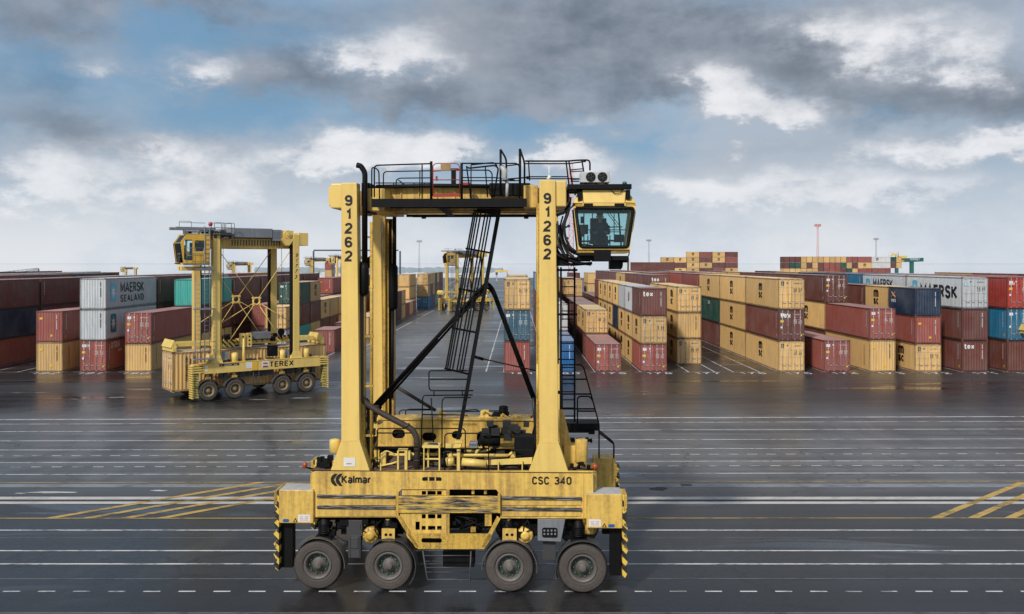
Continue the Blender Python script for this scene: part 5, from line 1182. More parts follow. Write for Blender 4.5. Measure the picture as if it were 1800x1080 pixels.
    for pts, ly, r in (([(649, 806), (670, 806)], .7, .045), ([(684, 800), (770, 799)], .85, .05), ([(788, 801), (893, 801)], .5, .055), ([(893, 801), (902, 795)], .5, .035), ([(816, 793), (850, 794), (862, 790)], .9, .04), ([(860, 783), (935, 783)], 1.2, .06), ([(880, 767), (905, 767)], 1.3, .06), ([(825, 781), (905, 784)], 1.5, .05),
        ([(812, 812), (855, 816)], .35, .125), ([(855, 813), (875, 813)], .35, .06), ([(790, 805), (792, 818)], .35, .13), ([(788, 803), (795, 800)], .35, .09), ([(670, 800), (678, 792), (690, 797), (694, 800)], .6, .022), ([(665, 820), (690, 815), (698, 812)], .5, .03), ([(836, 800), (840, 790), (848, 786)], .7, .05), ([(899, 796), (899, 806)], .6, .07), ([(720, 798), (735, 802)], .7, .06),
        ([(648, 735), (644, 760), (652, 778), (664, 770), (662, 745)], .9, .03), ([(645, 800), (645, 760)], .8, .05), ([(650, 735), (664, 745), (672, 740)], 1.2, .06)):
        pi_.tube(fillet(F.line(pts, ly), .1), r, 10)
    split_obj(pi_, 'hydraulic_pipes', M['ylight'], root)
    hs = MB()
    for pts, ly, r in (([(645, 700), (648, 740), (645, 780), (655, 815), (680, 826)], .7, .035), ([(650, 735), (655, 770), (652, 800), (665, 820)], 1.0, .03), ([(655, 740), (650, 790)], 1.2, .05), ([(655, 795), (658, 828), (740, 824)], 1.0, .04), ([(800, 824), (880, 820), (930, 824)], .9, .05), ([(745, 815), (800, 822)], .8, .05), ([(700, 822), (740, 818), (780, 800)], 1.1, .04),
        ([(937, 700), (941, 745), (940, 790), (935, 825)], 1.2, .05), ([(944, 640), (943, 720), (938, 760)], 1.0, .025), ([(933, 735), (938, 728), (942, 740), (936, 765)], .9, .03), ([(935, 770), (942, 800), (938, 828)], .7, .06), ([(644, 720), (652, 712)], .8, .08), ([(870, 826), (900, 816), (930, 826)], .6, .03)):
        hs.tube(fillet(F.line(pts, ly), .3, 6), r, 7)
    for i in range(60):
        px, py = rnd.choice(((rnd.uniform(655, 935), rnd.uniform(796, 826)), (rnd.uniform(850, 938), rnd.uniform(742, 770)), (rnd.uniform(640, 660), rnd.uniform(700, 826)))); q = F.p(px, py, rnd.uniform(.6, 1.4)); s_ = rnd.uniform(.05, .14); hs.box(q[0]-s_, q[0]+s_, q[1]-s_, q[1]+s_, q[2]-s_*.8, q[2]+s_*.8)
    for i in range(22):
        px = rnd.uniform(660, 930); py = rnd.uniform(800, 822); hs.tube(fillet(F.line([(px, py), (px+rnd.uniform(8, 30), py-rnd.uniform(2, 14)), (px+rnd.uniform(20, 60), py+rnd.uniform(-4, 6))], rnd.uniform(.7, 2.2)), .3), rnd.uniform(.02, .04), 6)
    hs.obj('hose_bundle', M['rubberblk'], root)
    # floor pipe tray in the rear of the deck
    cb = MB(); cb.tube(F.line([(647, 725), (647, 828)], 1.5), .09, 8); cb.obj('yellow_canister', M['yelworn'], root)
    # canister left of the left foot, lamps at both sill ends
    cn = MB(); q = F.p(588.5, 796, .5); cn.lathe([(0, .13), (.02, .165), (.38, .165), (.42, .14), (.44, .05)], q, 'z', 24); cn.obj('reservoir', M['ylight'], root)
    nz_ = MB()
    for i in range(12): q = F.p(rnd.uniform(560, 582), rnd.uniform(804, 822), rnd.uniform(.3, .7)); s_ = rnd.uniform(.04, .10); nz_.box(q[0]-s_, q[0]+s_, q[1]-s_, q[1]+s_, q[2]-s_, q[2]+s_)
    for i in range(12): q = F.p(rnd.uniform(1003, 1035), rnd.uniform(815, 826), rnd.uniform(.3, .7)); s_ = rnd.uniform(.03, .06); nz_.box(q[0]-s_, q[0]+s_, q[1]-s_, q[1]+s_, q[2]-s_, q[2]+s_)
    for i in range(14): q = F.p(rnd.uniform(1000, 1032), rnd.uniform(770, 779), rnd.uniform(3.4, 4.4)); s_ = rnd.uniform(.04, .09); nz_.box(q[0]-s_, q[0]+s_, q[1]-s_, q[1]+s_, q[2]-s_, q[2]+s_)
    nz_.tube(F.line([(1030, 775), (1041, 774)], 3.8), .05, 6); nz_.lathe([(-.03, .05), (0, .09), (.04, .06)], F.p(1039, 775, 3.8), 'x', 10)
    split_obj(nz_, 'valve_cluster', M['black'], root, tol=.1)
    for px, py in ((536, 818), (1046, 821)):
        l = MB(); l.tube(F.line([(px, py+5), (px, py-5)], .3), .075, 10); o = l.obj('marker_lamp', M['orange'], root); s_ = MB(); s_.bar(F.p(px, py+3, .3), F.p(px+(14 if px < 800 else -14), py+7, .3), .05); s_.obj('lamp_bracket', M['black'], o)
    # right-hand end: suspension turret, drum and brace behind the right foot
    rt = MB(); rt.hull8([F.p(983, 720, 1.2), F.p(990, 720, 1.2), F.p(1012, 815, 1.2), F.p(985, 815, 1.2)], [F.p(983, 720, 1.6), F.p(990, 720, 1.6), F.p(1012, 815, 1.6), F.p(985, 815, 1.6)])
    q = F.p(1022, 812, 1.0); rt.lathe([(0, .2), (.7, .2), (.72, .1)], q, 'z', 20); rt.lathe([(0, .33), (.03, .33)], F.p(1024, 828, .5), 'z', 24); rt.box(q[0]-.55, q[0]+.1, 1.0, 1.6, q[2]-.4, q[2]+.5)
    q = F.p(1034, 829, .55); rt.lathe([(-1.9, .24), (-1.85, .27), (-.02, .27), (0, .2)], q, 'z', 20)
    split_obj(rt, 'suspension_turret', M['yel'], root, bevel=.015)
    fb = MB(); x0, x1 = F.xz(1042, 810, W1_-.8)[0], F.xz(1081, 810, W1_-.8)[0]; 
    # access ladder with cage behind the right column
    al = MB(); LL = 2.4
    for px in (986, 1010): al.tube(F.line([(px, 470), (px, 742)], LL), .045, 4, smooth=False)
    for i in range(20): al.tube(F.line([(986, 476+14.2*i), (1010, 476+14.2*i)], LL), .02, 5)
    for py in (475, 553): al.bar(F.p(978, py, LL-.1), F.p(1015, py, LL-.1), .07)
    al.tube(fillet(F.line([(981, 470), (981, 640)], LL+.5), .1), .03, 6); al.tube(F.line([(988, 640), (988, 745)], LL+.6), .03, 6)
    al.bar(F.p(977, 690, LL), F.p(988, 690, LL), .10); al.bar(F.p(977, 632, LL), F.p(988, 632, LL), .05)
    al.obj('access_ladder', M['black'], root)
    pf = MB(); la = 3.2
    a0, a1 = F.xz(988, 757, la), F.xz(1053, 745, la); pf.box(a0[0], a1[0], la, la+.9, a0[1], a1[1]); pf.tube(F.line([(985, 759), (1040, 759)], la-.1), .04, 6); pf.box(F.xz(1034, 762, la)[0], F.xz(1045, 762, la)[0], la-.2, la, F.xz(1034, 762, la)[1], F.xz(1034, 756, la)[1])
    for pts in ([(985, 745), (985, 645), (989, 641.5), (1021, 641.5), (1026, 646), (1053, 745), (1053, 806)], [(987, 667), (1031, 667)], [(987, 693), (1039, 693)], [(1015, 745), (1015, 700), (1019, 697), (1037, 697), (1042, 705)], [(987, 719), (1046, 719)], [(1015, 723), (1046, 723)],
                [(1053, 757), (1079, 778), (1079, 806)], [(1053, 761), (1078, 780)]): pf.tube(fillet(F.line(pts, la), .12), .028, 6)
    pf.obj('stair_platform', M['black'], root)
    ft = MB(); q0, q1 = F.xz(1043, 862, W1_-.85), F.xz(1082, 806, W1_-.85); ft.box(q0[0], q1[0], W1_-.85+.01, W1_-.02, 2.0, q1[1]); fo = ft.obj('rear_end_tower', M['yel'], root, bevel=.02)
    ft = MB(); n_ = 4
    for i in range(n_): za = q1[1]-.3-i*.3; ft.prism([(q1[0]+.02, za-.24), (q1[0]+.02, za), (q1[0]+.16, za-.04), (q1[0]+.12, za-.16)], W1_-.84, W1_-.1)
    ft.obj('bumper_fins', M['stripe'], fo)
    # middle equipment bay hanging between the wheels
    ly = .02
    xL, xR = 697, 879
    rail = MB(); rail.prism(P([(697, 902), (880, 902), (880, 872.5), (697, 872.5)]), -.02, .09)
    bay = rail.obj('scraped_middle_rail', M['scrape'], root, bevel=.015)
    hl = MB()
    def dark(x0, x1, y0, y1, ly=-.024): hl.prism(P([(x0, y1), (x1, y1), (x1, y0), (x0, y0)]), ly, ly+.02)
    lp_outer = P([(705, 902), (788, 902), (788, 939), (720, 939), (700, 908)]); lhx = []
    for x0, x1, y0, y1 in ((741, 748, 905, 912.5), (752, 765, 905, 912.5), (768, 776, 905, 912.5), (730, 737.5, 918, 932.5), (741, 748, 925.5, 932.5), (752, 765, 925.5, 932.5), (768, 776, 925.5, 932.5)):
        a0, a1 = F.xz(x0, y1), F.xz(x1, y0); lhx.append([(a0[0], a0[1]), (a1[0], a0[1]), (a1[0], a1[1]), (a0[0], a1[1])])
    mobj('bay_panel', plate(lp_outer, lhx, .03, M['yel']), bay, (0, .04, 0))
    up = P([(706, 863), (784, 863), (784, 871.8), (706, 871.8)]); uh = [[F.xz(*q) for q in ((x0, y1), (x1, y1), (x1, y0), (x0, y0))] for x0, x1, y0, y1 in ((741, 748.5, 864, 871), (751, 765.5, 864, 871), (768, 776, 864, 871))]
    mobj('bay_panel', plate(up, uh, .03, M['yel']), bay, (0, .05, 0))
    lo_ = P([(714, 938), (862, 938), (864, 945), (851, 965), (735, 965), (716, 944)]); a0, a1 = F.xz(741, 954), F.xz(777, 946)
    mobj('lower_apron', plate(lo_, [rrect(a0[0], a1[0], a0[1], a1[1], .06)], .04, M['yelworn']), bay, (0, -.03, 0))
    s2 = MB(); s2.hull8([F.p(697, 909, -.03), F.p(703, 907, -.03), F.p(737, 962, -.03), F.p(731, 964, -.03)], [F.p(697, 909, .5), F.p(703, 907, .5), F.p(737, 962, .5), F.p(731, 964, .5)])
    s2.hull8([F.p(874, 907, -.03), F.p(880, 912, -.03), F.p(853, 963, -.03), F.p(846, 962, -.03)], [F.p(874, 907, .5), F.p(880, 912, .5), F.p(853, 963, .5), F.p(846, 962, .5)])
    s2.prism(P([(784, 939), (790, 939), (790, 862), (784, 862)]), .03, .10); s2.prism(P([(697, 911), (701, 911), (701, 866), (697, 870)]), -.03, .06); s2.prism(P([(875, 902), (879.5, 902), (879.5, 868), (875, 868)]), -.03, .06)
    s2.prism(P([(852, 926), (864, 926), (864, 903), (852, 903)]), .05, .12); s2.prism(P([(827, 937), (836, 937), (836, 929), (827, 929)]), .05, .2); s2.prism(P([(828, 872), (833, 872), (833, 863), (828, 863)]), .2, .3); s2.prism(P([(850, 872), (855, 872), (855, 863), (850, 863)]), .2, .3)
    split_obj(s2, 'bay_frame', M['yelworn'], bay, bevel=.008)
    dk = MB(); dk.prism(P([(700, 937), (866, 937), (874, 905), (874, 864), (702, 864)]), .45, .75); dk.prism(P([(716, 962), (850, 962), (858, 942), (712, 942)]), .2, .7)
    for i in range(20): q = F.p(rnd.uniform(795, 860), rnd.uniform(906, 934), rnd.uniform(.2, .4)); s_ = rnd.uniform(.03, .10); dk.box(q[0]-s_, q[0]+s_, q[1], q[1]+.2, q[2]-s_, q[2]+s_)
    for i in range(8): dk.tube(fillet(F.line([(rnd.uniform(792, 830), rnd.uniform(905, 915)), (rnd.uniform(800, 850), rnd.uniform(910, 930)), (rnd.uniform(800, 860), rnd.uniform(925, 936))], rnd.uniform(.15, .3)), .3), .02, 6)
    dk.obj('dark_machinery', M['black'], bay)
    # step ladder under the bay
    sl = MB()
    for ly_ in (.05, .45):
        sl.tube(F.line([(743, 966), (751, 1019), (826, 1020), (828, 969)], ly_), .03, 6)
    for py in (977, 987, 998, 1006): sl.tube(F.line([(745+(py-970)*.12, py), (828, py)], .05 if py in (977, 998) else .45), .02, 6)
    sl.obj('boarding_steps', M['dkgrey'], root)
    tk = MB(); a0, a1 = F.xz(779, 995, .5), F.xz(834, 967, .5); tk.box(a0[0], a1[0], .4, .9, a0[1], a1[1]); tk.obj('battery_locker', M['black'], root, bevel=.02)
    # wheels, mudguards and suspension
    wr = .765; WX = [F.xz(557.5, 1000)[0], F.xz(682.5, 1000)[0], F.xz(895.5, 1000)[0], F.xz(1024.5, 1000)[0]]
    gm = [M['rim'], M['rimgreen']]
    for i, x in enumerate(WX):
        for far in (False, True):
            y = .02 if not far else W1_-.02
            wheel(root, x, y, wr, .42, gm, far)
            yy0, yy1 = (.0, .50) if not far else (W1_-.50, W1_)
            mg = MB(); ra = wr+.07; a0, a1 = (15, 150) if i in (0, 1) else (25, 175) if i == 2 else (30, 195)
            if i == 0: a0, a1 = -5, 135
            if i == 1: a0, a1 = -40, 130
            if i == 3: a0, a1 = 50, 205
            if i == 2: a0, a1 = -10, 185
            n = 18
            pts = [(x+ra*cos(radians(a0+(a1-a0)*k/n)), wr+ra*sin(radians(a0+(a1-a0)*k/n))) for k in range(n+1)]
            b0 = len(mg.v)
            for (px_, pz_) in pts:
                dx, dz = (px_-x)/ra*.02, (pz_-wr)/ra*.02
                mg.v += [(px_, yy0, pz_), (px_, yy1, pz_), (px_+dx, yy1, pz_+dz), (px_+dx, yy0, pz_+dz)]
            for k in range(n):
                a = b0+4*k
                for q in range(4): mg.face([a+q, a+(q+1)%4, a+4+(q+1)%4, a+4+q], 0, False)
            mg.obj('mudguard', M['dkgrey'] if i % 2 else M['rim'], root)
            # suspension leg: tube, spring bellows, yellow spike collar
            sp = MB(); xo = x+(.15 if i < 2 else -.12) if i in (0, 3) else x-.05
            yc = (yy0+yy1)/2+(.1 if not far else -.1)
            sp.tube([(xo, yc, 1.45), (xo, yc, 2.2)], .16, 12); 
            for k in range(5): sp.lathe([(0, .15), (.03, .21), (.06, .15)], (xo, yc, 1.68+k*.065), 'z', 16)
            sp.box(xo-.25, xo+.25, yc-.2, yc+.2, 1.44, 1.62)
            sp.obj('suspension_leg', M['black'], root)
            # axle fork and hub carrier
            ax = MB(); ax.box(x-.12, x+.12, *( (.44, .62) if not far else (W1_-.62, W1_-.44)), .55, 1.6); ax.tube([(x, .3 if not far else W1_-.3, wr), (x, .6 if not far else W1_-.6, wr)], .14, 12); ax.obj('axle_fork', M['dkgrey'], root)
    # drive motors and yellow brackets above the middle wheels
    for px, s in ((651, 1), (923, -1)):
        dm = MB(); q = F.p(px, 941, .25); dm.lathe([(-.12, .05), (-.11, .13), (-.04, .14), (-.03, .22), (.0, .25), (.25, .25)], q, 'y', 20)
        for k in range(8): a = 2*pi*k/8+.3; dm.tube([(q[0]+.2*cos(a), q[1]-.05, q[2]+.2*sin(a)), (q[0]+.2*cos(a), q[1]+.01, q[2]+.2*sin(a))], .02, 6)
        dm.obj('drive_motor', M['yelworn'] if s > 0 else M['yel'], root)
    for x0, x1 in ((670, 693), (883, 908)):
        a0, a1 = F.xz(x0, 953), F.xz(x1, 931); hl_ = [[(a0[0]+w_*(a1[0]-a0[0])+.05*cos(a), (a0[1]+a1[1])/2+.05*sin(a)) for a in [2*pi*k/14 for k in range(14)]] for w_ in (.33, .68)]
        o = pobj('motor_bracket', plate([(a0[0], a0[1]), (a1[0], a0[1]), (a1[0], a1[1]), (a0[0], a1[1])], hl_, .04, M['yel']), root, .08); b = MB(); b.box(a0[0], a1[0], .13, .4, a0[1], a1[1]); b.obj('bracket_body', M['black'], o)
    for x0, x1, y0, y1, m_ in ((609, 637, 915, 942, 'dkgrey'), (612, 634, 942, 981, 'dkgrey')):
        b = MB(); a0, a1 = F.xz(x0, y1, .2), F.xz(x1, y0, .2); b.box(a0[0], a1[0], .2, .45, a0[1], a1[1])
        if y0 > 930: b.box(a0[0]+.08, a1[0]-.08, .17, .2, a0[1]+.3, a1[1]-.05); b.box(a0[0]+.03, a0[0]+.07, .18, .2, a0[1], a1[1]); b.box(a1[0]-.07, a1[0]-.03, .18, .2, a0[1], a1[1])
        b.obj('cable_duct', M[m_], root, bevel=.01)
    b = MB(); b.prism(P([(945, 915), (994, 915), (986, 955), (945, 953)]), .12, .5); gy = b.obj('control_box', M['grey'], root, bevel=.015)
    b = MB(); a0, a1 = F.xz(953, 945, .12), F.xz(980, 928, .12); b.prism(rrect(a0[0], a1[0], a0[1], a1[1], .06), .105, .119); wo = b.obj('gauge_window', M['black'], gy)
    b = MB()
    for r_i in range(2):
        for c_i in range(4): q = F.p(957+c_i*6.3, 933+r_i*6, .105); b.lathe([(-.008, .03), (0, .035)], q, 'y', 10)
    b.obj('gauges', M['grey'], gy)
    b = MB(); a0, a1 = F.xz(954, 985, .3), F.xz(977, 955, .3); b.box(a0[0], a1[0], .3, .5, a0[1], a1[1]); b.obj('cable_duct', M['dkgrey'], root, bevel=.01)
    um = MB()
    for i in range(150):
        px = rnd.choice((rnd.uniform(560, 700), rnd.uniform(880, 1035))); q = F.p(px, rnd.uniform(914, 940), rnd.uniform(.25, .8)); s_ = rnd.uniform(.04, .13); um.box(q[0]-s_, q[0]+s_, q[1]-s_, q[1]+s_, q[2]-s_*.7, q[2]+s_*.7)
    for i in range(16):
        px = rnd.choice((rnd.uniform(640, 690), rnd.uniform(885, 950))); um.tube(fillet(F.line([(px, 914), (px+rnd.uniform(-15, 15), 930), (px+rnd.uniform(-25, 25), 945)], rnd.uniform(.15, .4)), .4), .018, 6)
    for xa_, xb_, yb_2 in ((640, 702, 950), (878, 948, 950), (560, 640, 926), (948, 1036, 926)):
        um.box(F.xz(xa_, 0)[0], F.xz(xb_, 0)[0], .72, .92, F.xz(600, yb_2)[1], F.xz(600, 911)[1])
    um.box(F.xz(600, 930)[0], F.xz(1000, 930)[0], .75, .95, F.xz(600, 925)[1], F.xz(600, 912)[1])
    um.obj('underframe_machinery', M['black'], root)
    # cone tips under the sill
    ct_ = MB()
    for px in (555, 682, 894, 1027): q = F.p(px, 912, .25); ct_.lathe([(-.20, .005), (-.02, .07), (0, .09)], q, 'z', 10)
    split_obj(ct_, 'locating_pin', M['yel'], root)
    return root
MAIN = main_carrier()

def main_cab():
    F = F1; P = F.poly; cr = empty('operator_cab', (0, 0, 0), 0, parent=MAIN)
    L0, L1 = -.15, 1.75
    # window frame (front) tapered, with hole
    fo = P([(1008, 363), (1118, 361.5), (1107, 439), (1016, 439)], L0); fi = P([(1011.5, 367), (1113.5, 366), (1103, 434), (1020.5, 434)], L0)
    fr = pobj('window_frame', plate(fo, [fi], .06, M['yelclean']), cr, L0)
    fr2 = pobj('window_frame', plate(fo, [fi], .06, M['black']), cr, L1)
    for src, l in ((fr, L0+.02), (fr2, L1+.02)):
        g = MB(); g.prism(P([(1011, 366.5), (1114, 365.5), (1104, 435), (1019.5, 435)], L0), l, l+.012); g.obj('window_pane', M['glass'], src)
    gk = MB(); gk.tube(fillet([ (p[0], L0-.005, p[1]) for p in P([(1012, 366), (1114, 366), (1103.5, 434.5), (1020, 434.5), (1012, 366)], L0)], .1), .05, 6); gk.obj('window_gasket', M['black'], fr)
    # body: floor, roof, corner posts
    A = lambda px, py, l: (F.xz(px, py, L0)[0], l, F.xz(px, py, L0)[1])
    b = MB()
    for (x0, y0), (x1, y1) in (((1012, 364), (1019, 438)), ((1114.5, 363), (1104.5, 438))):
        for l in (L0+.06, L1-.06, .6): b.bar(A(x0, y0, l), A(x1, y1, l), .07)
    b.hull8([A(1016, 439, L0+.06), A(1107, 439, L0+.06), A(1107, 439, L1), A(1016, 439, L1)], [A(1016, 445, L0+.1), A(1106, 445, L0+.1), A(1106, 445, L1), A(1016, 445, L1)])
    b.hull8([A(1009, 365, L0+.06), A(1117, 364, L0+.06), A(1117, 364, L1), A(1009, 365, L1)], [A(1012, 357, L0+.02), A(1115, 357, L0+.02), A(1115, 357, L1), A(1012, 357, L1)])
    b.obj('cab_posts', M['yelworn'], cr)
    r = MB(); r.hull8([A(1024, 334, L0+.05), A(1100.5, 334, L0+.05), A(1100.5, 334, L1), A(1024, 334, L1)], [A(1026, 357, L0-.03), A(1098, 357, L0-.03), A(1098, 357, L1), A(1026, 357, L1)])
    r.hull8([A(1008, 357, L0), A(1025, 357, L0), A(1025, 357, L1), A(1008, 357, L1)], [A(1015, 340, L0+.3), A(1026, 335, L0+.3), A(1026, 335, L1), A(1015, 340, L1)])
    r.hull8([A(1098, 356, L0), A(1118, 357, L0), A(1118, 357, L1), A(1098, 356, L1)], [A(1100, 335, L0+.3), A(1110, 342, L0+.3), A(1110, 342, L1), A(1100, 335, L1)])
    r.prism([(F.xz(1024, 362.5, L0)[0], F.xz(1024, 362.5, L0)[1]), (F.xz(1100, 362.5, L0)[0], F.xz(1100, 362.5, L0)[1]), (F.xz(1100, 357.5, L0)[0], F.xz(1100, 357.5, L0)[1]), (F.xz(1024, 357.5, L0)[0], F.xz(1024, 357.5, L0)[1])], L0-.04, L0-.005)
    ro = r.obj('cab_roof', M['yelclean'], cr, bevel=.01)
    k = MB()
    for x0, x1 in ((1026, 1042), (1080, 1097)): k.prism(P([(x0, 362.8), (x1, 362.8), (x1, 358), (x0, 358)], L0), L0-.06, L0-.041)
    k.tube(fillet([A(1074, 334, L0-.0), A(1080, 341, L0-.02), A(1091, 340, L0-.02), A(1095, 334, L0)], .1), .012, 5)
    k.hull8([A(1015, 339, L0+.0), A(1023, 337, L0), A(1023, 352, L0), A(1016, 354, L0)], [A(1015, 339, L0+.3), A(1023, 337, L0+.3), A(1023, 352, L0+.3), A(1016, 354, L0+.3)]); k.hull8([A(1101, 334, L0), A(1108, 334, L0), A(1108, 350, L0), A(1101, 350, L0)], [A(1101, 334, L0+.3), A(1108, 334, L0+.3), A(1108, 350, L0+.3), A(1101, 350, L0+.3)])
    split_obj(k, 'roof_vents', M['black'], ro)
    tb = MB(); a0, a1 = F.xz(997, 333, L0), F.xz(1110, 324, L0); tb.box(a0[0], a1[0], L0-.08, L0+.25, a0[1], a1[1]); tb.box(a0[0]+.05, a1[0]-.1, L1-.3, L1, a0[1], a1[1]-.02); tb.box(a0[0], a0[0]+.9, L0+.25, L1-.3, a0[1]+.02, a1[1]-.03)
    tb.hull8([A(990, 328, .3), A(1000, 326, .3), A(1004, 365, .3), A(994, 372, .3)], [A(990, 328, 1.2), A(1000, 326, 1.2), A(1004, 365, 1.2), A(994, 372, 1.2)])
    tb.obj('mounting_beam', M['black'], cr, bevel=.01)
    # air conditioner with two fans
    ac = MB(); a0, a1 = F.xz(1020, 321, L0), F.xz(1072, 302.5, L0); ac.box(a0[0], a1[0], L0, L0+.6, a0[1], a1[1]); aco = ac.obj('air_conditioner', M['lgrey'], cr, bevel=.012)
    for px in (1038.5, 1059):
        f = MB(); q = F.p(px, 311.5, L0); q = (q[0], L0-.012, q[2]); f.lathe([(0, .145), (.01, .15)], q, 'y', 24)
        for rr in (.13, .10, .07): f.tube([(q[0]+rr*cos(2*pi*i/20), q[1]-.006, q[2]+rr*sin(2*pi*i/20)) for i in range(21)], .004, 4, 1, caps=False)
        for i in range(5): a = 2*pi*i/5; f.tube([(q[0], q[1]-.004, q[2]), (q[0]+.12*cos(a), q[1]-.004, q[2]+.12*sin(a))], .012, 4, 1)
        f.obj('fan_grille', [M['black'], M['dkgrey']], aco)
    lg = MB()
    for px in (1028, 1047, 1064): lg.box(F.xz(px, 0, L0)[0], F.xz(px+4, 0, L0)[0], L0+.05, L0+.4, F.xz(1028, 324.5, L0)[1], a0[1])
    lg.obj('feet', M['black'], aco)
    bc = MB(); q = F.p(1098, 324, L0+.1); bc.lathe([(0, .07), (.06, .065), (.08, .03)], q, 'z', 14); bc.obj('green_beacon', M['green'], cr)
    # interior: seat, console, bars, monitors, wipers
    it = MB()
    for pts, l, rr in (([(1030, 368), (1030, 433)], 1.6, .02), ([(1046, 368), (1046, 400)], 1.6, .018), ([(1012, 401), (1108, 401)], 1.5, .016), ([(1060, 397), (1100, 396)], 1.2, .02), ([(1062, 405), (1098, 405)], 1.3, .014), ([(1086, 368), (1086, 412)], 1.5, .016), ([(1076, 412), (1076, 434)], .9, .02), ([(1072, 422), (1084, 422)], .9, .03), ([(1025, 423), (1040, 423)], .9, .03), ([(1024, 405), (1024, 433)], 1.0, .025), ([(1036, 412), (1036, 433)], 1.0, .02), ([(1095, 370), (1100, 433)], 1.65, .03),
        ([(1059, 362), (1085, 397)], -.02, .012), ([(1063, 362), (1089, 396)], -.02, .012), ([(1016, 430), (1030, 428), (1044, 431)], 1.2, .025)): it.tube([A(x, y, l) for x, y in pts], rr, 6)
    for x0, x1, y0, y1, l, t in ((1022, 1028, 379, 391, .5, .2), (1018, 1036, 393, 410, .7, .3), (1083, 1101, 411, 425, .7, .15), (1091, 1100, 366, 374, .2, .2), (1024, 1034, 366, 372, .2, .2), (1012, 1114, 366, 370, .5, 1.2), (1020, 1030, 405, 414, 1.0, .3), (1070, 1075, 395, 400, .6, .1)):
        it.hull8([A(x0, y0, l), A(x1, y0, l), A(x1, y1, l), A(x0, y1, l)], [A(x0, y0, l+t), A(x1, y0, l+t), A(x1, y1, l+t), A(x0, y1, l+t)])
    split_obj(it, 'control_console', M['black'], cr, bevel=.01)
    s = MB(); c = A(1056, 425, .95); s.box(c[0]-.3, c[0]+.32, c[1]-.28, c[1]+.3, c[2]-.05, c[2]+.08); s.box(c[0]-.26, c[0]+.26, c[1]+.30, c[1]+.42, c[2]+.05, c[2]+.78); s.box(c[0]-.18, c[0]+.18, c[1]-.15, c[1]+.15, c[2]-.3, c[2]-.05)
    s.obj('operator_seat', M['seat'], cr, bevel=.03)
    rb = MB(); rb.box(c[0]+.24, c[0]+.28, c[1]-.2, c[1]-.15, c[2]-.12, c[2]+.2); rb.obj('red_belt', M['red'], cr)
    # below the cab
    u = MB()
    for x0, x1, y0, y1, l, t in ((1017, 1044, 445, 450, L0, 1.4), (1044, 1074, 439.5, 460, L0-.02, 1.7), (1017, 1105, 450, 458, .1, 1.4), (1073, 1092, 457, 474, .2, .6), (985, 1040, 452, 460, .6, .6), (978, 1000, 446, 468, .3, .7), (1074, 1106, 452, 458, L0+.1, .4), (1096, 1105, 455, 462, .1, .3)):
        u.hull8([A(x0, y0, l), A(x1, y0, l), A(x1, y1, l), A(x0, y1, l)], [A(x0, y0, l+t), A(x1, y0, l+t), A(x1, y1, l+t), A(x0, y1, l+t)])
    for pts, l in (([(979, 448), (1010, 462), (1040, 465)], .2), ([(985, 455), (1000, 466), (1042, 463)], .3), ([(1095, 458), (1094, 470), (1090, 473)], .3), ([(975, 430), (985, 450), (1015, 460)], .6)): u.tube(fillet([A(x, y, l) for x, y in pts], .4), .05, 7)
    split_obj(u, 'underfloor_gear', M['black'], cr, bevel=.01)
    y = MB(); y.hull8([A(1017, 442, L0-.01), A(1048, 442, L0-.01), A(1048, 444, L0-.01), A(1017, 444, L0-.01)], [A(1017, 442, L0+.05), A(1048, 442, L0+.05), A(1048, 444, L0+.05), A(1017, 444, L0+.05)])
    y.hull8([A(1074, 442.5, L0-.01), A(1105, 442.5, L0-.01), A(1105, 444.5, L0-.01), A(1074, 444.5, L0-.01)], [A(1074, 442.5, L0+.05), A(1105, 442.5, L0+.05), A(1105, 444.5, L0+.05), A(1074, 444.5, L0+.05)])
    y.hull8([A(1106, 456, .5), A(1109, 456, .5), A(1109, 478, .5), A(1106, 478, .5)], [A(1106, 456, .6), A(1109, 456, .6), A(1109, 478, .6), A(1106, 478, .6)]); split_obj(y, 'yellow_trim', M['yelworn'], cr)
    gs = MB(); gs.tube(fillet([A(1117, 368, .1), A(1118, 372, .1), A(1113, 405, .1), A(1108, 420, .1), A(1107, 448, .1), A(1104, 453, .1)], .2), .018, 6); gs.tube([A(1112, 360, .2), A(1119, 360, .2)], .03, 6); gs.obj('outer_grab_rail', M['black'], cr)
    # hoses looping between the column and the cab
    h = MB()
    for i, (pts, l) in enumerate(( ([(978, 378), (996, 371), (1002, 360), (1003, 345)], .3), ([(978, 371), (994, 366), (1001, 352)], .2), ([(1003, 345), (1000, 372), (992, 392), (993, 415), (1002, 435), (1014, 443)], .3), ([(1001, 350), (996, 380), (987, 400), (990, 425), (1005, 443), (1020, 448)], .5), ([(980, 388), (983, 410), (990, 432), (1000, 450), (1015, 455)], .2),
        ([(979, 395), (981, 420), (986, 440), (998, 455)], .1), ([(983, 395), (986, 415), (996, 440), (1010, 452)], .4), ([(990, 378), (985, 395), (984, 425), (995, 450)], .6), ([(999, 368), (1006, 363), (1010, 355)], .2), ([(1004, 336), (1010, 330), (1015, 334), (1011, 342)], .2), ([(978, 392), (990, 400), (1002, 396)], .5), ([(978, 432), (984, 436), (992, 448)], .5))):
        h.tube(fillet([A(x, y_, l) for x, y_ in pts], .5, 6), .045 if i in (0, 2, 3) else .028, 8)
    for px, py in ((1000, 397), (982, 432), (989, 443), (997, 419)): h.lathe([(-.03, .05), (.03, .05)], A(px, py, .1), 'y', 10)
    h.box(F.xz(977, 455, .4)[0], F.xz(984, 455, .4)[0], .3, .8, F.xz(977, 466, .4)[1], F.xz(977, 447, .4)[1])
    h.obj('cable_loops', M['rubberblk'], MAIN)
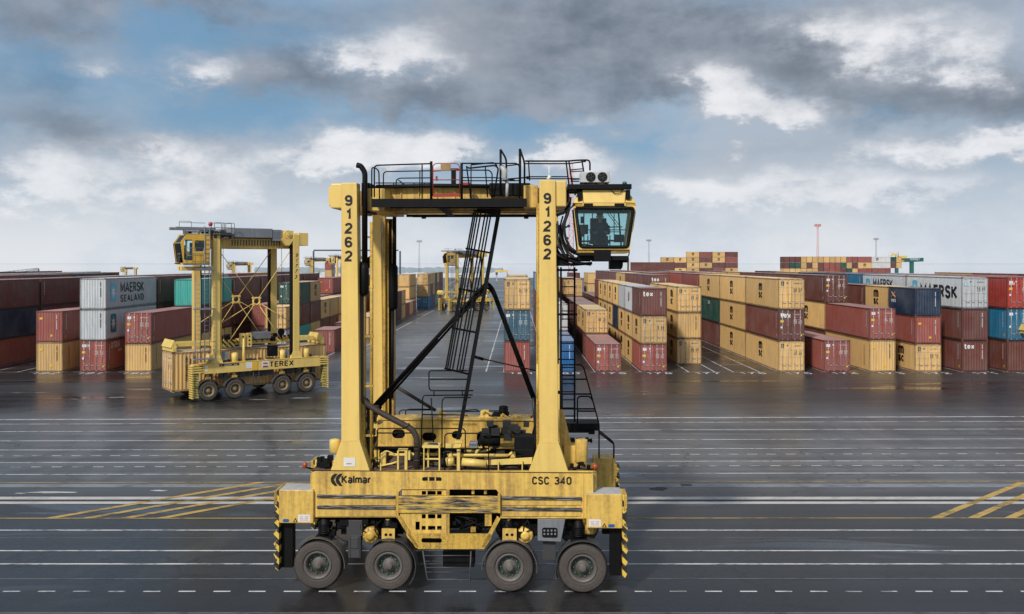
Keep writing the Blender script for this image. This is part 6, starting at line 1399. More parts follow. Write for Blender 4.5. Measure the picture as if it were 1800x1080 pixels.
    # thin rope line along the right column
    rp = MB(); rp.tube([F.p(944.5, 378, .15), F.p(944.5, 640, .15)], .012, 5); rp.tube([F.p(944.5, 640, .15), F.p(944.5, 700, .15)], .03, 6); rp.obj('hoist_rope', M['ylight'], MAIN)
    c2 = A(1056, 432, .80)
    wp = MAIN.matrix_basis @ Vector((c2[0]+.02, c2[1]-.02, c2[2]+.17))
    person(None, 'person', wp, TH1, M['cloth'], 'seated operator in a dark jacket inside the big carrier cab, facing the window', 1.05)
main_cab()
# ---- the second carrier, of another make, turned and carrying a tan container
TH2 = radians(37.4); F2 = Frame(-22.51, 68.18, TH2); W2_ = 5.0
def second_carrier():
    F = F2; P = F.poly; W = W2_
    root = empty('straddle_carrier', (F.o.x, F.o.y, 0), TH2, 'yellow straddle carrier with grey top housing, holding a tan container', 'straddle carrier', 'yellow straddle carriers of the second make')
    zt, zb = F.xz(358, 641)[1], F.xz(358, 658.5)[1]; x0, x1 = F.xz(358, 650, .05)[0], F.xz(563, 633, .05)[0]
    for far in (False, True):
        Y = (lambda a, b: (a, b)) if not far else (lambda a, b: (W-b, W-a))
        b = MB(); b.box(x0, x1, *Y(.05, .75), zb, zt); b.box(x0-.02, x1+.02, *Y(.02, .8), zt, zt+.03)
        so_ = b.obj('side_sill', M['yelclean'], root, bevel=.015)
        g = MB()
        for i in range(4):
            z = zb+.12+i*.17
            for xa, xb in ((x0-.75, x0-.001), (x1+.001, x1+.6)): g.box(xa, xb, *Y(.02, .7), z, z+.09)
        split_obj(g, 'end_slats', M['ylight'], so_, tol=.07)
        g = MB()
        for xa, xb in ((x0-.75, x0-.3), (x1+.25, x1+.6)):
            g.box(xa+.05, xb-.02, *Y(.12, .6), .25, zt-.1)
        split_obj(g, 'hanging_guard', M['stripeh'], so_)
        g = MB()
        for xa, xb in ((x0-.86, x0-.75), (x1+.6, x1+.7)):
            for i in range(15): g.box(xa, xb, *Y(.0, .7), .25+i*.165, .25+i*.165+.085)
        split_obj(g, 'bumper_fins', M['ylight'], so_, tol=.07)
        if not far:
            q = F.xz(474, 642.5); mobj('lettering', text_mesh('TEREX', .42, M['text'], .17, .003, 1.25, 1.3), so_, (q[0], .04, zb+.19))
            q0 = F.xz(461, 640)[0]; r = MB(); r.box(q0, q0+.55, .04, .05, zb+.16, zb+.66); r.obj('white_plate', M['white'], so_)
            r = MB(); cz = zb+.5; r.prism([(q0+.06, cz), (q0+.18, cz+.09), (q0+.18, cz-.09)], .03, .039); r.prism([(q0+.19, cz), (q0+.27, cz+.09), (q0+.35, cz), (q0+.27, cz-.09)], .03, .039); r.prism([(q0+.48, cz), (q0+.36, cz+.09), (q0+.36, cz-.09)], .03, .039); r.box(q0+.06, q0+.48, .03, .039, zb+.2, zb+.32); r.obj('red_emblem', M['red'], so_)
            qn = F.xz(433, 643)[0]; r = MB(); r.box(qn, qn+.5, .04, .05, zb+.2, zb+.68); r.obj('white_notice', M['white'], so_)
            qn = F.xz(386, 643)[0]; r = MB(); r.box(qn, qn+1.5, .04, .05, zb+.5, zb+.66); r.obj('black_stripe_label', M['text'], so_)
            r = MB(); dashes(r, qn+.1, zb+.54, 1.3, .08, 1, 9, random.Random(8), .034); r.obj('small_print', M['textw'], so_)
            r = MB(); a0 = F.xz(443, 643)[0]; r.box(a0, a0+.45, .02, .045, zb+.05, zt-.02); r.obj('orange_plate', M['orangeyel'], so_)
            for i_, z_ in enumerate((zb+.45, zb+.2)): r = MB(); r.box(x0+.1, x0+.3, .04, .05, z_, z_+.13); r.obj('white_label', M['white'], so_)
    ztop = F.xz(381, 410, .15)[1]
    cols = ((375, 386.5, .12, .55), (515.5, 526, .12, .55))
    xc_ = []
    for p0, p1, ya, yb in cols:
        xa, xb = F.xz(p0, 550, ya)[0], F.xz(p1, 550, ya)[0]; xb = xa+.52; xc_.append((xa, xb))
        for far in (False, True):
            a, b_ = (ya, yb) if not far else (W-yb, W-ya)
            c = MB(); c.box(xa, xb, a, b_, zt+.03, ztop); co = c.obj('column', M['yelclean'], root, bevel=.02)
            f = MB(); f.hull8([(xa-.2, a-.04, zt+.03), (xb+.2, a-.04, zt+.03), (xb+.2, b_+.05, zt+.03), (xa-.2, b_+.05, zt+.03)], [(xa-.003, a-.003, zt+.6), (xb+.003, a-.003, zt+.6), (xb+.003, b_, zt+.6), (xa-.003, b_, zt+.6)]); f.obj('column_foot', M['yelclean'], co)
            g = MB(); g.box(*( (xb+.005, xb+.12) if p0 < 400 else (xa-.12, xa-.005)), a+.05, b_, zt+.1, ztop-.8); g.obj('guide_channel', M['black'] if far or p0 > 400 else M['yelworn'], co)
            if not far and p0 > 400:
                for i, d in enumerate('91773'): mobj('numeral', text_mesh(d, .30, M['text'], .17, .002, .9, 1, 'CENTER', .3), co, ((xa+xb)/2-.02*i, a-.003, ztop-1.75-i*.42))
    # top: end heads, girders, grey housing, winch
    xa, xb = xc_[0][0], xc_[1][1]; z1 = ztop
    b = MB(); b.box(xb-.05, xb+.75, .15, W-.15, z1-.85, z1+.15); b.obj('portal_head', M['yelclean'], root, bevel=.03)
    b = MB(); b.box(xa-.1, xa+.5, .56, W-.56, z1-.5, z1+.1); b.box(xb-.55, xb-.06, .56, W-.56, z1-.8, z1-.1); split_obj(b, 'cross_beam', M['yel'], root)
    for far in (False, True):
        ya, yb = (.7, 1.05) if not far else (W-1.05, W-.7)
        b = MB(); b.box(xa+.5, xb-.5, ya, yb, z1-1.05, z1-.40); b.box(xa+.5, xb-.5, ya-.06, yb+.06, z1-1.1, z1-1.05); b.box(xa+.5, xb-.5, ya-.06, yb+.06, z1-.4, z1-.36); b.obj('top_girder', M['yel'], root)
    b = MB()
    for i in range(18): xx = xa+1.6+i*.22; b.box(xx, xx+.05, .62, .68, z1-.9, z1-.45)
    b.box(xa+1.5, xb-1.2, .72, W-.72, z1-.34, z1-.25); b.obj('cooling_ribs', M['dkgrey'], root)
    xh0, xh1 = F.xz(411, 405, .3)[0], F.xz(479, 405, .3)[0]
    b = MB(); b.box(xh0, xh1, .25, W-.4, z1-.30, z1+.42); ho = b.obj('engine_housing', M['grey'], root, bevel=.04)
    b = MB(); b.box(xh1+.02, xh1+.75, .3, W-.5, z1-.5, z1+.35); 
    for i in range(6): b.box(xh1+.12, xh1+.65, .28, .3, z1-.3+i*.09, z1-.26+i*.09)
    b.obj('louvre_box', M['grey'], ho)
    b = MB(); q = F.xz(506, 407, .2); b.lathe([(0, .32), (.25, .32)], (q[0], .15, z1+.0), 'y', 20); b.lathe([(-.06, .14), (0, .14)], (q[0], .15, z1), 'y', 12); b.prism([(q[0]-.6, z1-.35), (q[0]+.5, z1-.35), (q[0]+.1, z1-.85), (q[0]-.2, z1-.85)], .12, .6); b.box(q[0]-.45, xb-.4, .35, 1.0, z1-.6, z1+.3); b.obj('winch_drum', M['yelclean'], root)
    b = MB(); b.box(xa+.1, xa+1.5, -.1, .5, z1-.15, z1-.05); b.box(xa+1.3, xa+1.45, -.1, .5, z1-.4, z1-.1); rnd = random.Random(9)
    for i in range(24): xx, yy, zz = xa+rnd.uniform(-.2, 1.5), rnd.uniform(.2, 1.2), z1+rnd.uniform(-.3, .25); s_ = rnd.uniform(.05, .18); b.box(xx-s_, xx+s_, yy-s_, yy+s_, zz-s_, zz+s_)
    b.obj('drive_machinery', M['dkgrey'], root)
    r = MB()
    for ly_ in (-.1, .5):
        r.tube(fillet([(xa+.0, ly_, z1), (xa+.0, ly_, z1+.75), (xa+.75, ly_, z1+.75), (xa+.75, ly_, z1)], .1), .025, 5); r.tube(fillet([(xa+.85, ly_, z1), (xa+.85, ly_, z1+.75), (xa+1.5, ly_, z1+.75), (xa+1.5, ly_, z1-.3)], .1), .025, 5)
        r.tube([(xa, ly_, z1+.4), (xa+1.5, ly_, z1+.4)], .02, 5)
    r.tube([(xa-2.2, 1.0, z1+.75), (xa-.3, 1.0, z1+.75)], .02, 5); r.tube(fillet([(xa-2.2, 1.0, z1+.3), (xa-2.2, 1.0, z1+.85), (xa-1.3, 1.0, z1+.85), (xa-1.3, 1.0, z1+.3)], .1), .02, 5)
    split_obj(r, 'top_railing', M['grey'], root)
    b = MB(); b.lathe([(0, .1), (.1, .16), (.25, .14), (.3, .05)], (xa-.15, .3, z1+.5), 'z', 10); b.obj('red_beacon', M['red'], root)
    # ladders
    ld = MB()
    for lx_, ly_, za, zc in ((xa-.35, -.15, zt+.2, z1+.5), (xa-.95, .1, zt+.2, z1-3.2)):
        for d in (0, .38): ld.tube([(lx_-d, ly_, za), (lx_-d, ly_, zc)], .03, 5)
        k = int((zc-za)/.33)
        for i in range(k): ld.tube([(lx_, ly_, za+i*.33), (lx_-.38, ly_, za+i*.33)], .016, 4)
    for z in (zt+.35, zt+4.0, z1-2.7): ld.box(xa-1.5, xa+.05, -.3, .1, z, z+.10)
    for z in (zt+.35,): 
        for d in (-1.45, -.75, 0): ld.tube([(xa+d, -.28, z), (xa+d, -.28, z+1.3)], .02, 4)
        ld.tube([(xa-1.45, -.28, z+1.3), (xa, -.28, z+1.3)], .02, 4); ld.tube([(xa-1.45, -.28, z+.7), (xa, -.28, z+.7)], .02, 4)
    split_obj(ld, 'access_ladder', M['grey'], root)
    # cab at the left end
    cab = empty('operator_cab', (0, 0, 0), 0, parent=root)
    yA, yB = -.12, 1.55
    pr = P([(327.8, 412.5), (369, 412.5), (369, 463), (322, 463), (317.5, 427)], yA)
    def wx(x0_, x1_, y0_, y1_): a, c = F.xz(x0_, y1_, yA), F.xz(x1_, y0_, yA); return rrect(a[0], c[0], a[1], c[1], .08)
    sh = plate(pr, [wx(323.5, 338.5, 421.7, 458), wx(342, 361.5, 423, 442)], .05, M['orangeyel'], 'cab_side')
    o1 = mobj('cab_side', sh, cab, (0, yA, 0)); o2 = mobj('cab_side', sh, cab, (0, yB-.05, 0))
    b = MB(); k_ = len(pr)
    def quad(i, j, ins=0.0, t=.04):
        (ax, az), (bx, bz) = pr[i], pr[j]; b.hull8([(ax, yA+.05, az), (bx, yA+.05, bz), (bx, yB-.05, bz), (ax, yB-.05, az)], [(ax+.03, yA+.05, az-t), (bx+.03, yA+.05, bz-t), (bx+.03, yB-.05, bz-t), (ax+.03, yB-.05, az-t)])
    quad(0, 1); 
    (ax, az), (bx, bz) = pr[1], pr[2]; b.box(ax-.05, ax-.001, yA+.05, yB-.05, bz+.9, az); b.box(pr[3][0], pr[2][0], yA+.05, yB-.05, pr[2][1]-.12, pr[2][1])
    for i, j in ((4, 0), (3, 4)):
        for y in (yA+.07, yB-.07): b.bar((pr[i][0]+.04, y, pr[i][1]), (pr[j][0]+.04, y, pr[j][1]), .08)
        for i2 in (i, j): b.bar((pr[i2][0]+.04, yA+.07, pr[i2][1]), (pr[i2][0]+.04, yB-.07, pr[i2][1]), .08)
    b.obj('cab_shell', M['orangeyel'], cab)
    g = MB()
    for i, j in ((4, 0), (3, 4)): g.hull8([(pr[i][0]+.03, yA+.1, pr[i][1]), (pr[j][0]+.03, yA+.1, pr[j][1]), (pr[j][0]+.03, yB-.1, pr[j][1]), (pr[i][0]+.03, yB-.1, pr[i][1])], [(pr[i][0]+.045, yA+.1, pr[i][1]), (pr[j][0]+.045, yA+.1, pr[j][1]), (pr[j][0]+.045, yB-.1, pr[j][1]), (pr[i][0]+.045, yB-.1, pr[i][1])])
    g.prism(wx(323, 339, 421.5, 458.5), yA+.02, yA+.03); g.prism(wx(341.5, 362, 422.5, 442.5), yA+.02, yA+.03)
    g.obj('window_pane', M['glass'], cab)
    kf = MB()
    for y in (yA+.05, yB-.05): kf.bar((pr[3][0]+.0, y, pr[3][1]), (pr[4][0]-.0, y, pr[4][1]-.05), .05)
    kf.box(pr[0][0]+.7, pr[1][0]-.1, yB-.4, yB-.2, pr[2][1]+.1, pr[2][1]+1.5); split_obj(kf, 'door_seal', M['black'], cab)
    tb = MB(); zc = pr[0][1]; tb.box(pr[4][0]-.3, xa+.1, yA, yA+.25, zc+.35, zc+.55); tb.box(pr[4][0]-.3, xa+.1, yB-.3, yB, zc+.35, zc+.55); tb.box(pr[0][0]-.2, pr[0][0]-.05, yA, yA+.2, zc, zc+.35); split_obj(tb, 'mounting_beam', M['grey'], cab)
    wb = MB(); wb.box(pr[0][0], pr[0][0]+.9, yA+.1, yA+.6, zc+.02, zc+.28); wb.box(pr[0][0]+1.0, pr[0][0]+1.7, yA+.1, yA+.6, zc+.02, zc+.30); wo = wb.obj('air_conditioner', M['lgrey'], cab, bevel=.03)
    wb = MB(); wb.box(pr[0][0]+1.1, pr[0][0]+1.3, yA+.09, yA+.1, zc+.1, zc+.22); wb.box(pr[0][0]+1.4, pr[0][0]+1.6, yA+.09, yA+.1, zc+.1, zc+.22); wb.box(pr[0][0]+.15, pr[0][0]+.4, yA+.09, yA+.1, zc+.08, zc+.22); wb.obj('vents', M['black'], wo)
    zc = pr[2][1]; pb = MB(); pb.box(pr[3][0], pr[2][0]-.2, yA-.25, yA, zc-.15, zc-.02)
    for xx in (pr[3][0]+.2, pr[3][0]+.8, pr[3][0]+1.4): pb.tube([(xx, yA-.22, zc), (xx, yA-.22, zc+1.1)], .02, 5)
    pb.tube([(pr[3][0]+.2, yA-.22, zc+1.1), (pr[3][0]+1.4, yA-.22, zc+1.1)], .02, 5); pb.tube([(pr[3][0]+.2, yA-.22, zc+.55), (pr[3][0]+1.4, yA-.22, zc+.55)], .02, 5)
    pb.obj('cab_platform', M['grey'], cab)
    st = MB(); st.box(pr[3][0]+.35, pr[3][0]+.85, .4, .9, zc+.3, zc+.4); st.box(pr[3][0]+.85, pr[3][0]+.95, .4, .9, zc+.35, zc+1.1); st.box(pr[3][0]+.0, pr[3][0]+.2, .3, .9, zc+.2, zc+.7); st.box(pr[3][0]+.5, pr[3][0]+.7, .5, .8, zc, zc+.3); st.obj('operator_seat', M['seat'], cab)
    bm_ = MB(); zc2 = F.xz(345, 476, .3)[1]; bm_.box(F.xz(319, 0, .2)[0], xa+.01, .15, .5, zc2, zc2+.3); bm_.box(F.xz(319, 0, .2)[0]+.1, xa+.01, 1.1, 1.4, zc2, zc2+.3); bm_.obj('cab_support_beam', M['yelclean'], root)
    # sway bracing with ring hubs, hoist ropes
    for far, hx, hy in ((False, 450.9, 529.8), (True, 415.2, 526.6)):
        ly = .6 if not far else W-.6; h = F.p(hx, hy, ly); br = MB()
        ring = [(h[0]+.26*cos(2*pi*i/16), ly, h[2]+.26*sin(2*pi*i/16)) for i in range(17)]; br.tube(ring, .075, 6, caps=False)
        for i in range(4): a = pi/4+i*pi/2; br.box(h[0]+.36*cos(a)-.08, h[0]+.36*cos(a)+.08, ly-.08, ly+.08, h[2]+.36*sin(a)-.08, h[2]+.36*sin(a)+.08)
        xl, xr = xc_[0][1], xc_[1][0]
        for ex, ez in ((xl, z1-1.2), (xr, z1-1.2), (xl, h[2]-1.7), (xr, h[2]-1.7), (xl+.6, zt+1.2), (xr-.6, zt+1.2)):
            d = Vector((ex-h[0], 0, ez-h[2])).normalized(); br.tube([(h[0]+d.x*.33, ly, h[2]+d.z*.33), (ex, ly, ez)], .028, 6)
        br.obj('sway_bracing', M['yelclean'], root)
    rp = MB()
    for lx_ in (xc_[0][1]+.4, xc_[0][1]+.6, xc_[1][0]-.5):
        for ly_ in (1.2, W-1.2): rp.tube([(lx_, ly_, z1-1.0), (lx_+.1, ly_, 4.8)], .018, 4)
    split_obj(rp, 'hoist_ropes', M['black'], root)
    # spreader above the load
    sp = MB(); zs_ = 3.62; xs0, xs1 = xc_[0][0]-2.6, xc_[0][0]-2.6+12.0; yc = W/2
    for y in (yc-.55, yc+.35): sp.box(xs0+.5, xs1-.5, y, y+.2, zs_+.30, zs_+.62)
    sp.box(xs0+3, xs1-3, yc-.8, yc+.8, zs_+.25, zs_+.55)
    for x_ in (xs0, xs1-.3): sp.hull8([(x_, yc-1.2, zs_), (x_+.32, yc-1.2, zs_), (x_+.32, yc+1.2, zs_), (x_, yc+1.2, zs_)], [(x_+.02, yc-1.2, zs_+.30), (x_+.3, yc-1.2, zs_+.30), (x_+.3, yc+1.2, zs_+.30), (x_+.02, yc+1.2, zs_+.30)]); sp.prism([(x_-.1, zs_+.3), (x_+.42, zs_+.3), (x_+.16, zs_+.85)], yc-1.1, yc+1.1)
    spo = sp.obj('spreader', M['ylight'], root, bevel=.015)
    sb = MB()
    for x_ in (xs0+5.0, xs0+5.5): sb.prism(rrect(x_, x_+.38, zs_+.1, zs_+1.15, .06), yc-1.5, yc-1.2)
    so2 = sb.obj('twistlock_plates', M['yelclean'], spo); sb = MB()
    for x_ in (xs0+5.19, xs0+5.69):
        for z in (.3, .6, .9): sb.lathe([(-.01, .07), (0, .07)], (x_, yc-1.5, zs_+z), 'y', 10)
    sb.obj('bolt_holes', M['black'], so2)
    sb = MB(); sb.box(xs0+6.2, xs0+7.6, yc-1.1, yc-.2, zs_+.62, zs_+1.15); sb.obj('junction_box', M['grey'], spo, bevel=.04)
    sb = MB(); rnd = random.Random(11)
    for i in range(46): xx, yy, zz = xs0+rnd.choice((rnd.uniform(3.6, 5), rnd.uniform(7.6, 10))), yc+rnd.uniform(-1, 1), zs_+rnd.uniform(.3, .95); s_ = rnd.uniform(.05, .16); sb.box(xx-s_, xx+s_, yy-s_, yy+s_, zz-s_, zz+s_)
    for i in range(10): xx = xs0+rnd.uniform(3.5, 9.5); sb.tube(fillet([(xx, yc-1, zs_+.5), (xx+.3, yc-1.1, zs_+.9), (xx+.8, yc-.9, zs_+.4)], .3), .03, 5)
    sb.lathe([(0, .28), (.1, .28)], (xs0+8.4, yc-1.2, zs_+1.1), 'y', 16); sb.obj('spreader_machinery', M['black'], spo)
    hz_ = MB(); hz_.box(xs0+3.7, xs0+4.6, yc-1.35, yc-1.3, zs_+.15, zs_+.7); hz_.obj('striped_panel', M['stripe'], spo)
    # fittings on the sill
    for px in (367, 412.5, 496, 538): b = MB(); q = F.xz(px, 640, .4); b.lathe([(0, .22), (.01, .24), (.62, .24), (.63, .19), (.68, .1)], (q[0], .38, zt+.03), 'z', 18); b.obj('reservoir', M['ylight'], root)
    b = MB(); q = F.xz(483, 640)[0]; b.lathe([(-.1, .34), (0, .36)], (q, .3, zt+.65), 'y', 20); b.box(q-.38, q+.38, .31, .6, zt+.25, zt+1.05); b.obj('cooling_fan', M['black'], root); b = MB(); b.box(F.xz(506, 0)[0]-.3, F.xz(506, 0)[0]+.25, .3, .7, zt+.1, zt+.7); b.box(F.xz(399, 0)[0]-.3, F.xz(399, 0)[0]+.2, .3, .6, zt+.2, zt+.8); split_obj(b, 'grey_boxes', M['grey'], root)
    b = MB(); q = F.xz(432, 0)[0]; b.tube([(q, .4, zt), (q, .4, zt+.6), (q, .4, zt+1.7)], [.14, .1, .08], 10); b.obj('post', M['ylight'], root)
    b = MB(); rnd = random.Random(12)
    for i in range(40): xx = rnd.uniform(x0+.6, x1-.6); s_ = rnd.uniform(.03, .11); b.box(xx-s_, xx+s_, .3, .6, zt+.02, zt+.02+s_*2)
    for i in range(40): xx = rnd.uniform(x0+.3, x1-.3); s_ = rnd.uniform(.05, .14); b.box(xx-s_, xx+s_, .35, .7, zb-.35-s_, zb-.02)
    for i in range(6): xx = x0+1+i*1.2; b.tube(fillet([(xx, .3, zb), (xx+.3, .25, zb-.3), (xx+.8, .3, zb-.1)], .2), .025, 5)
    b.tube([(x0+.8, .35, zb-.3), (x1-.8, .35, zb-.3)], .03, 5); b.obj('underframe_machinery', M['dkgrey'], root)
    b = MB(); q = F.xz(446, 0)[0]
    for d in (0, .45): b.tube([(q+d, .1, zb), (q+d, .1, .7)], .025, 5)
    for i in range(5): b.tube([(q, .1, .75+i*.3), (q+.45, .1, .75+i*.3)], .018, 4)
    b.obj('boarding_steps', M['dkgrey'], root)
    wr = .745; wxs = [F.xz(px, 690)[0] for px in (367, 414, 497.5, 540)]
    for i, x in enumerate(wxs):
        for far in (False, True):
            wheel(root, x, .0 if not far else W, wr, .42, [M['rimtan'], M['rim']], far)
            y0, y1 = (-.03, .48) if not far else (W-.48, W+.03); mg = MB(); n = 14; ra = wr+.09; a0, a1 = (20, 165)
            b0 = 0
            for k in range(n+1):
                a = radians(a0+(a1-a0)*k/n)
                for r_, y in ((ra, y0), (ra, y1), (ra+.03, y1), (ra+.03, y0)): mg.v.append((x+r_*cos(a), y, wr+r_*sin(a)))
            for k in range(n):
                for q in range(4): mg.face([4*k+q, 4*k+(q+1)%4, 4*k+4+(q+1)%4, 4*k+4+q])
            mg.obj('mudguard', M['dkgrey'], root)
            sg = MB(); yc_ = (y0+y1)/2+(.1 if not far else -.1); sg.tube([(x, yc_, 1.5), (x, yc_, zb+.02)], .13, 10); sg.box(x-.2, x+.2, yc_-.15, yc_+.15, 1.5, 1.75); sg.tube([(x, yc_+.15*(1 if not far else -1), wr), (x, yc_+.2*(1 if not far else -1), 1.5)], .1, 8); sg.obj('suspension_leg', M['yelworn'], root)
    return root, xs0, yc, wxs
CAR2, SPX, SPY, _w = second_carrier()
def to_world(root, p): return root.matrix_basis @ Vector(p)
q = to_world(CAR2, (SPX, SPY, 0.66))
# its load: a long tan container, one end towards the camera
cl = container(0, 0, 0, 12.19, 2.9, 'T', 'door', 'spell', 2, loc=(q.x, q.y, .70), rz=TH2-pi/2, label='worn tan container with vertical black lettering hanging under the turned straddle carrier', group='tan containers held by carriers')
for k_, (w_, y_) in enumerate((('MEDITERRANEAN', .95), ('SHIPPING CO', 1.55))):
    o = mobj('side_lettering', text_mesh(w_, .16, M['text'], .2, .003, 1.1, 1.3), cl, (CW/2-.012, y_, 2.55)); o.rotation_euler = (0, pi/2, pi/2)
q = to_world(CAR2, (F2.xz(331, 0)[0], .65, F2.xz(340, 452, 0)[1])); 
person(None, 'person', q, TH2-pi/2, M['clothr'], 'operator in an orange vest seated in the cab of the turned straddle carrier', 1.0)
def copy_tree(o, parent=None):
    c = o.copy(); COL.objects.link(c); c.parent = parent
    for ch in list(o.children): copy_tree(ch, c)
    return c
def place_copy(x, y, th, label, sc=1.0, z=0.0):
    c = copy_tree(CAR2); c.location = (x, y, z); c.rotation_euler = (0, 0, th); c.scale = (sc,)*3; c['label'] = label; return c
def XY(px, Y): return (px-VPX)*Y/F_PX
place_copy(XY(799, 194), 193, radians(33), 'empty yellow straddle carrier driving far up the aisle, seen through the inclined ladder')
place_copy(46.6+8.2+2.05, 84.2+5, pi, 'yellow straddle carrier cut off by the right picture edge, only its striped guard showing')
place_copy(XY(545, 330), 330, radians(20), 'distant yellow straddle carrier under the dark slate portal frame', .95)
place_copy(XY(575, 300), 312, radians(-10), 'distant yellow straddle carrier half hidden by the left column', 1.0)
place_copy(XY(408, 300), 300, radians(25), 'distant yellow straddle carrier rising behind the left container rows', .83)
place_copy(XY(217, 400), 400, radians(10), 'tiny straddle carrier top far off above the pale grey lettered container', .66)
# ---- masts, gantries and cranes on the horizon
def mast(px, pyt, h, mat, label, wpx=1.6, head='flood'):
    s = (HZ-pyt)/(h-CAMZ); Y = F_PX/s; x = XY(px, Y); root = empty('light_mast', (x, Y, 0), 0, label, 'light mast', 'tall light masts'); w = h*.02
    b = MB()
    for sx in (-1, 1):
        for sy in (-1, 1): b.tube([(sx*w, sy*w, 0), (sx*w*.6, sy*w*.6, h)], .09, 4)
    n = int(h/2)
    for i in range(n):
        z0, z1 = h*i/n, h*(i+1)/n; t = 1-.4*i/n; w0 = w*t
        for sy in (-1, 1): b.tube([(-w0, sy*w0, z0), (w0, sy*w0, z1)], .05, 4); b.tube([(-w0, sy*w0, z1), (w0, sy*w0, z1)], .05, 4)
    b.obj('lattice_shaft', mat, root)
    if head:
        b = MB(); b.tube([(4.0*cos(2*pi*i/16)*.55, 4.0*sin(2*pi*i/16)*.55, h) for i in range(17)], .13, 5, caps=False); b.box(-2.5, 2.5, -.12, .12, h-.1, h+.12)
        for i in range(8): a = 2*pi*i/8; b.box(2.4*cos(a)-.4, 2.4*cos(a)+.4, 2.4*sin(a)-.25, 2.4*sin(a)+.25, h-1.5, h-.3); 
        b.tube([(2.4*cos(2*pi*i/16), 2.4*sin(2*pi*i/16), h-1.7) for i in range(17)], .1, 5, caps=False)
        b.obj('floodlight_ring', mat, root)
mast(737, 423, 34, M['mastgrey'], 'thin grey lattice light mast in the gap of the big carrier')
mast(1140.5, 421.5, 36, M['mastgrey'], 'thin grey lattice light mast just right of the big cab')
mast(1437.5, 394.5, 42, M['mastpink'], 'red and white lattice light mast on the right, tallest of them')
mast(1540, 419, 38, M['mastgrey'], 'thin grey light mast above the white horizon containers')
mast(1004, 288, 40, M['mastpink'], 'red and white lattice mast behind the cables of the big cab', head=None)
def slate_portal():
    Y = 360; s = F_PX/Y; r = empty('portal_crane', (XY(551, Y), Y, 0), 0, 'dark slate portal frame on the horizon left of the near left column', 'gantry')
    z = CAMZ+(HZ-440)/s; b = MB(); b.box(0, XY(700, Y)-XY(551, Y), 0, .6, z-.35, z+.2); b.obj('top_beam', M['slate'], r)
    b = MB(); b.box(-.3, .25, 0, .6, 0, z-.35); b.box(33.1, 33.7, 0, .6, 0, z-.35); b.obj('leg', M['slate'], r)
    b = MB(); b.prism([(-2, CAMZ+1), (-.3, CAMZ+1.4), (-.3, CAMZ-1.8), (-1.2, CAMZ-1.8), (-2, CAMZ-.8)], 0, 1.5); b.obj('counterweight', M['teal'], r)
slate_portal()
def green_crane():
    Y = 470; s = F_PX/Y; X = lambda px: XY(px, Y)-XY(1601, Y); Z = lambda py: CAMZ+(HZ-py)/s
    r = empty('gantry_crane', (XY(1601, Y), Y, 0), 0, 'dark green gantry crane with white lettering beside the white horizon containers', 'crane')
    b = MB(); b.prism([(X(1578), Z(461)), (X(1578), Z(454.5)), (X(1623.5), Z(453.5)), (X(1623.5), Z(460)), (X(1600), Z(461))], 0, 2); b.obj('bridge_beam', M['teal'], r)
    b = MB(); b.box(X(1601), X(1607), .3, 1.7, 0, Z(460.5)); b.box(X(1575), X(1580), .3, 1.7, 0, Z(460.5)); b.obj('leg', M['teal'], r)
    b = MB()
    for pts in ([(1562, 470), (1562, 443.5), (1581, 443.5), (1581, 456)], [(1567, 444), (1567, 456)], [(1576, 444), (1576, 456)], [(1562, 448), (1581, 448)]): b.tube([(X(x), 1, Z(y)) for x, y in pts], .22, 5)
    b.obj('white_frame', M['white'], r)
    b = MB(); b.box(X(1581), X(1595), .2, 2.4, Z(454.4), Z(450)); b.box(X(1568), X(1577), .2, 2.4, Z(449.5), Z(446)); b.obj('machine_house', M['ylight'], r)
    mobj('lettering', text_mesh('FERROCT', .95, M['textw'], .17, .02, 1.0), r, (X(1600), -.05, Z(457.8)))
    b = MB(); b.box(X(1582.5), X(1589), -.3, 1, Z(460.5), Z(457.5)); b.obj('trolley', M['yelworn'], r)
green_crane()
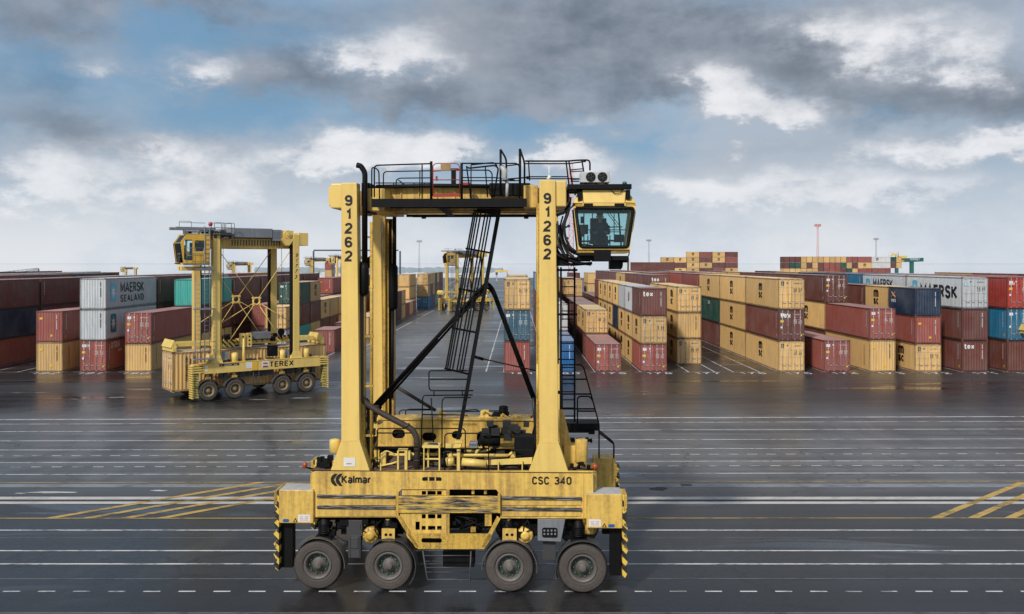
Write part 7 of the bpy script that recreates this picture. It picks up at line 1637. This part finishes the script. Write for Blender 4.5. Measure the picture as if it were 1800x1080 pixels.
def yard_gantry(px, pyt, wpx, Y, mat, lab):
    s = F_PX/Y; w = wpx/s; z = CAMZ+(HZ-pyt)/s; r = empty('gantry_crane', (XY(px, Y), Y, 0), 0, lab, 'crane')
    b = MB(); b.box(-w*.1, w*1.05, 0, 1.2, z-1.2, z); b.obj('bridge_beam', mat, r)
    b = MB(); b.box(0, .7, 0, 1.2, 0, z-1.2); b.box(w*.92, w*.92+.7, 0, 1.2, 0, z-1.2); b.obj('leg', M['mastgrey'], r)
    b = MB(); b.box(w*-.05, w*.15, -.3, 1.5, z-2.6, z-1.2); b.obj('trolley_cab', M['slate'], r)
yard_gantry(872, 476.0-1, 20, 520, M['ylight'], 'small yellow gantry crane far up the aisle left of the doored stack')
def boom():
    Y = 600; r = empty('loading_boom', (XY(-5, Y), Y, 0), 0, 'pale grey slanting loader boom on the far left horizon', 'loader boom'); Z = lambda py: CAMZ+(HZ-py)/(F_PX/Y); X = lambda px: XY(px, Y)-XY(-5, Y)
    b = MB()
    for dz in (0, 1.0): b.tube([(0, 0, Z(482)+dz), (X(68), 0, Z(474.5)+dz)], .25, 5)
    for i in range(9): b.tube([(X(i*7.5), 0, Z(482-i*.83)), (X(i*7.5+3.7), 0, Z(482-i*.83)+1.2)], .12, 4)
    b.obj('boom_truss', M['mastgrey'], r); b = MB(); b.box(X(58), X(68), -1, 1, Z(478), Z(473)); b.box(X(60), X(62), -1, 1, 0, Z(478)); b.obj('head_house', M['mastgrey'], r)
boom()
# low wooded land on the horizon
hl = MB(); rnd = random.Random(3); n = 90; base = len(hl.v)
for i in range(n+1):
    x = -420+400*i/n; h_ = 4+2*mnoise.noise(Vector((i*.23, 1.7, 0)))+rnd.uniform(-1.2, 1.2)
    hl.v += [(x, 1500, -1.5), (x, 1510, h_*.8), (x, 1600, -1.5)]
for i in range(n):
    a = base+3*i; hl.face([a, a+3, a+4, a+1]); hl.face([a+1, a+4, a+5, a+2])
tag(hl.obj('distant_hills', plain('hazy_blue_green_woods', (0.30, 0.35, 0.39), .9)), kind='structure')
merge_rest()
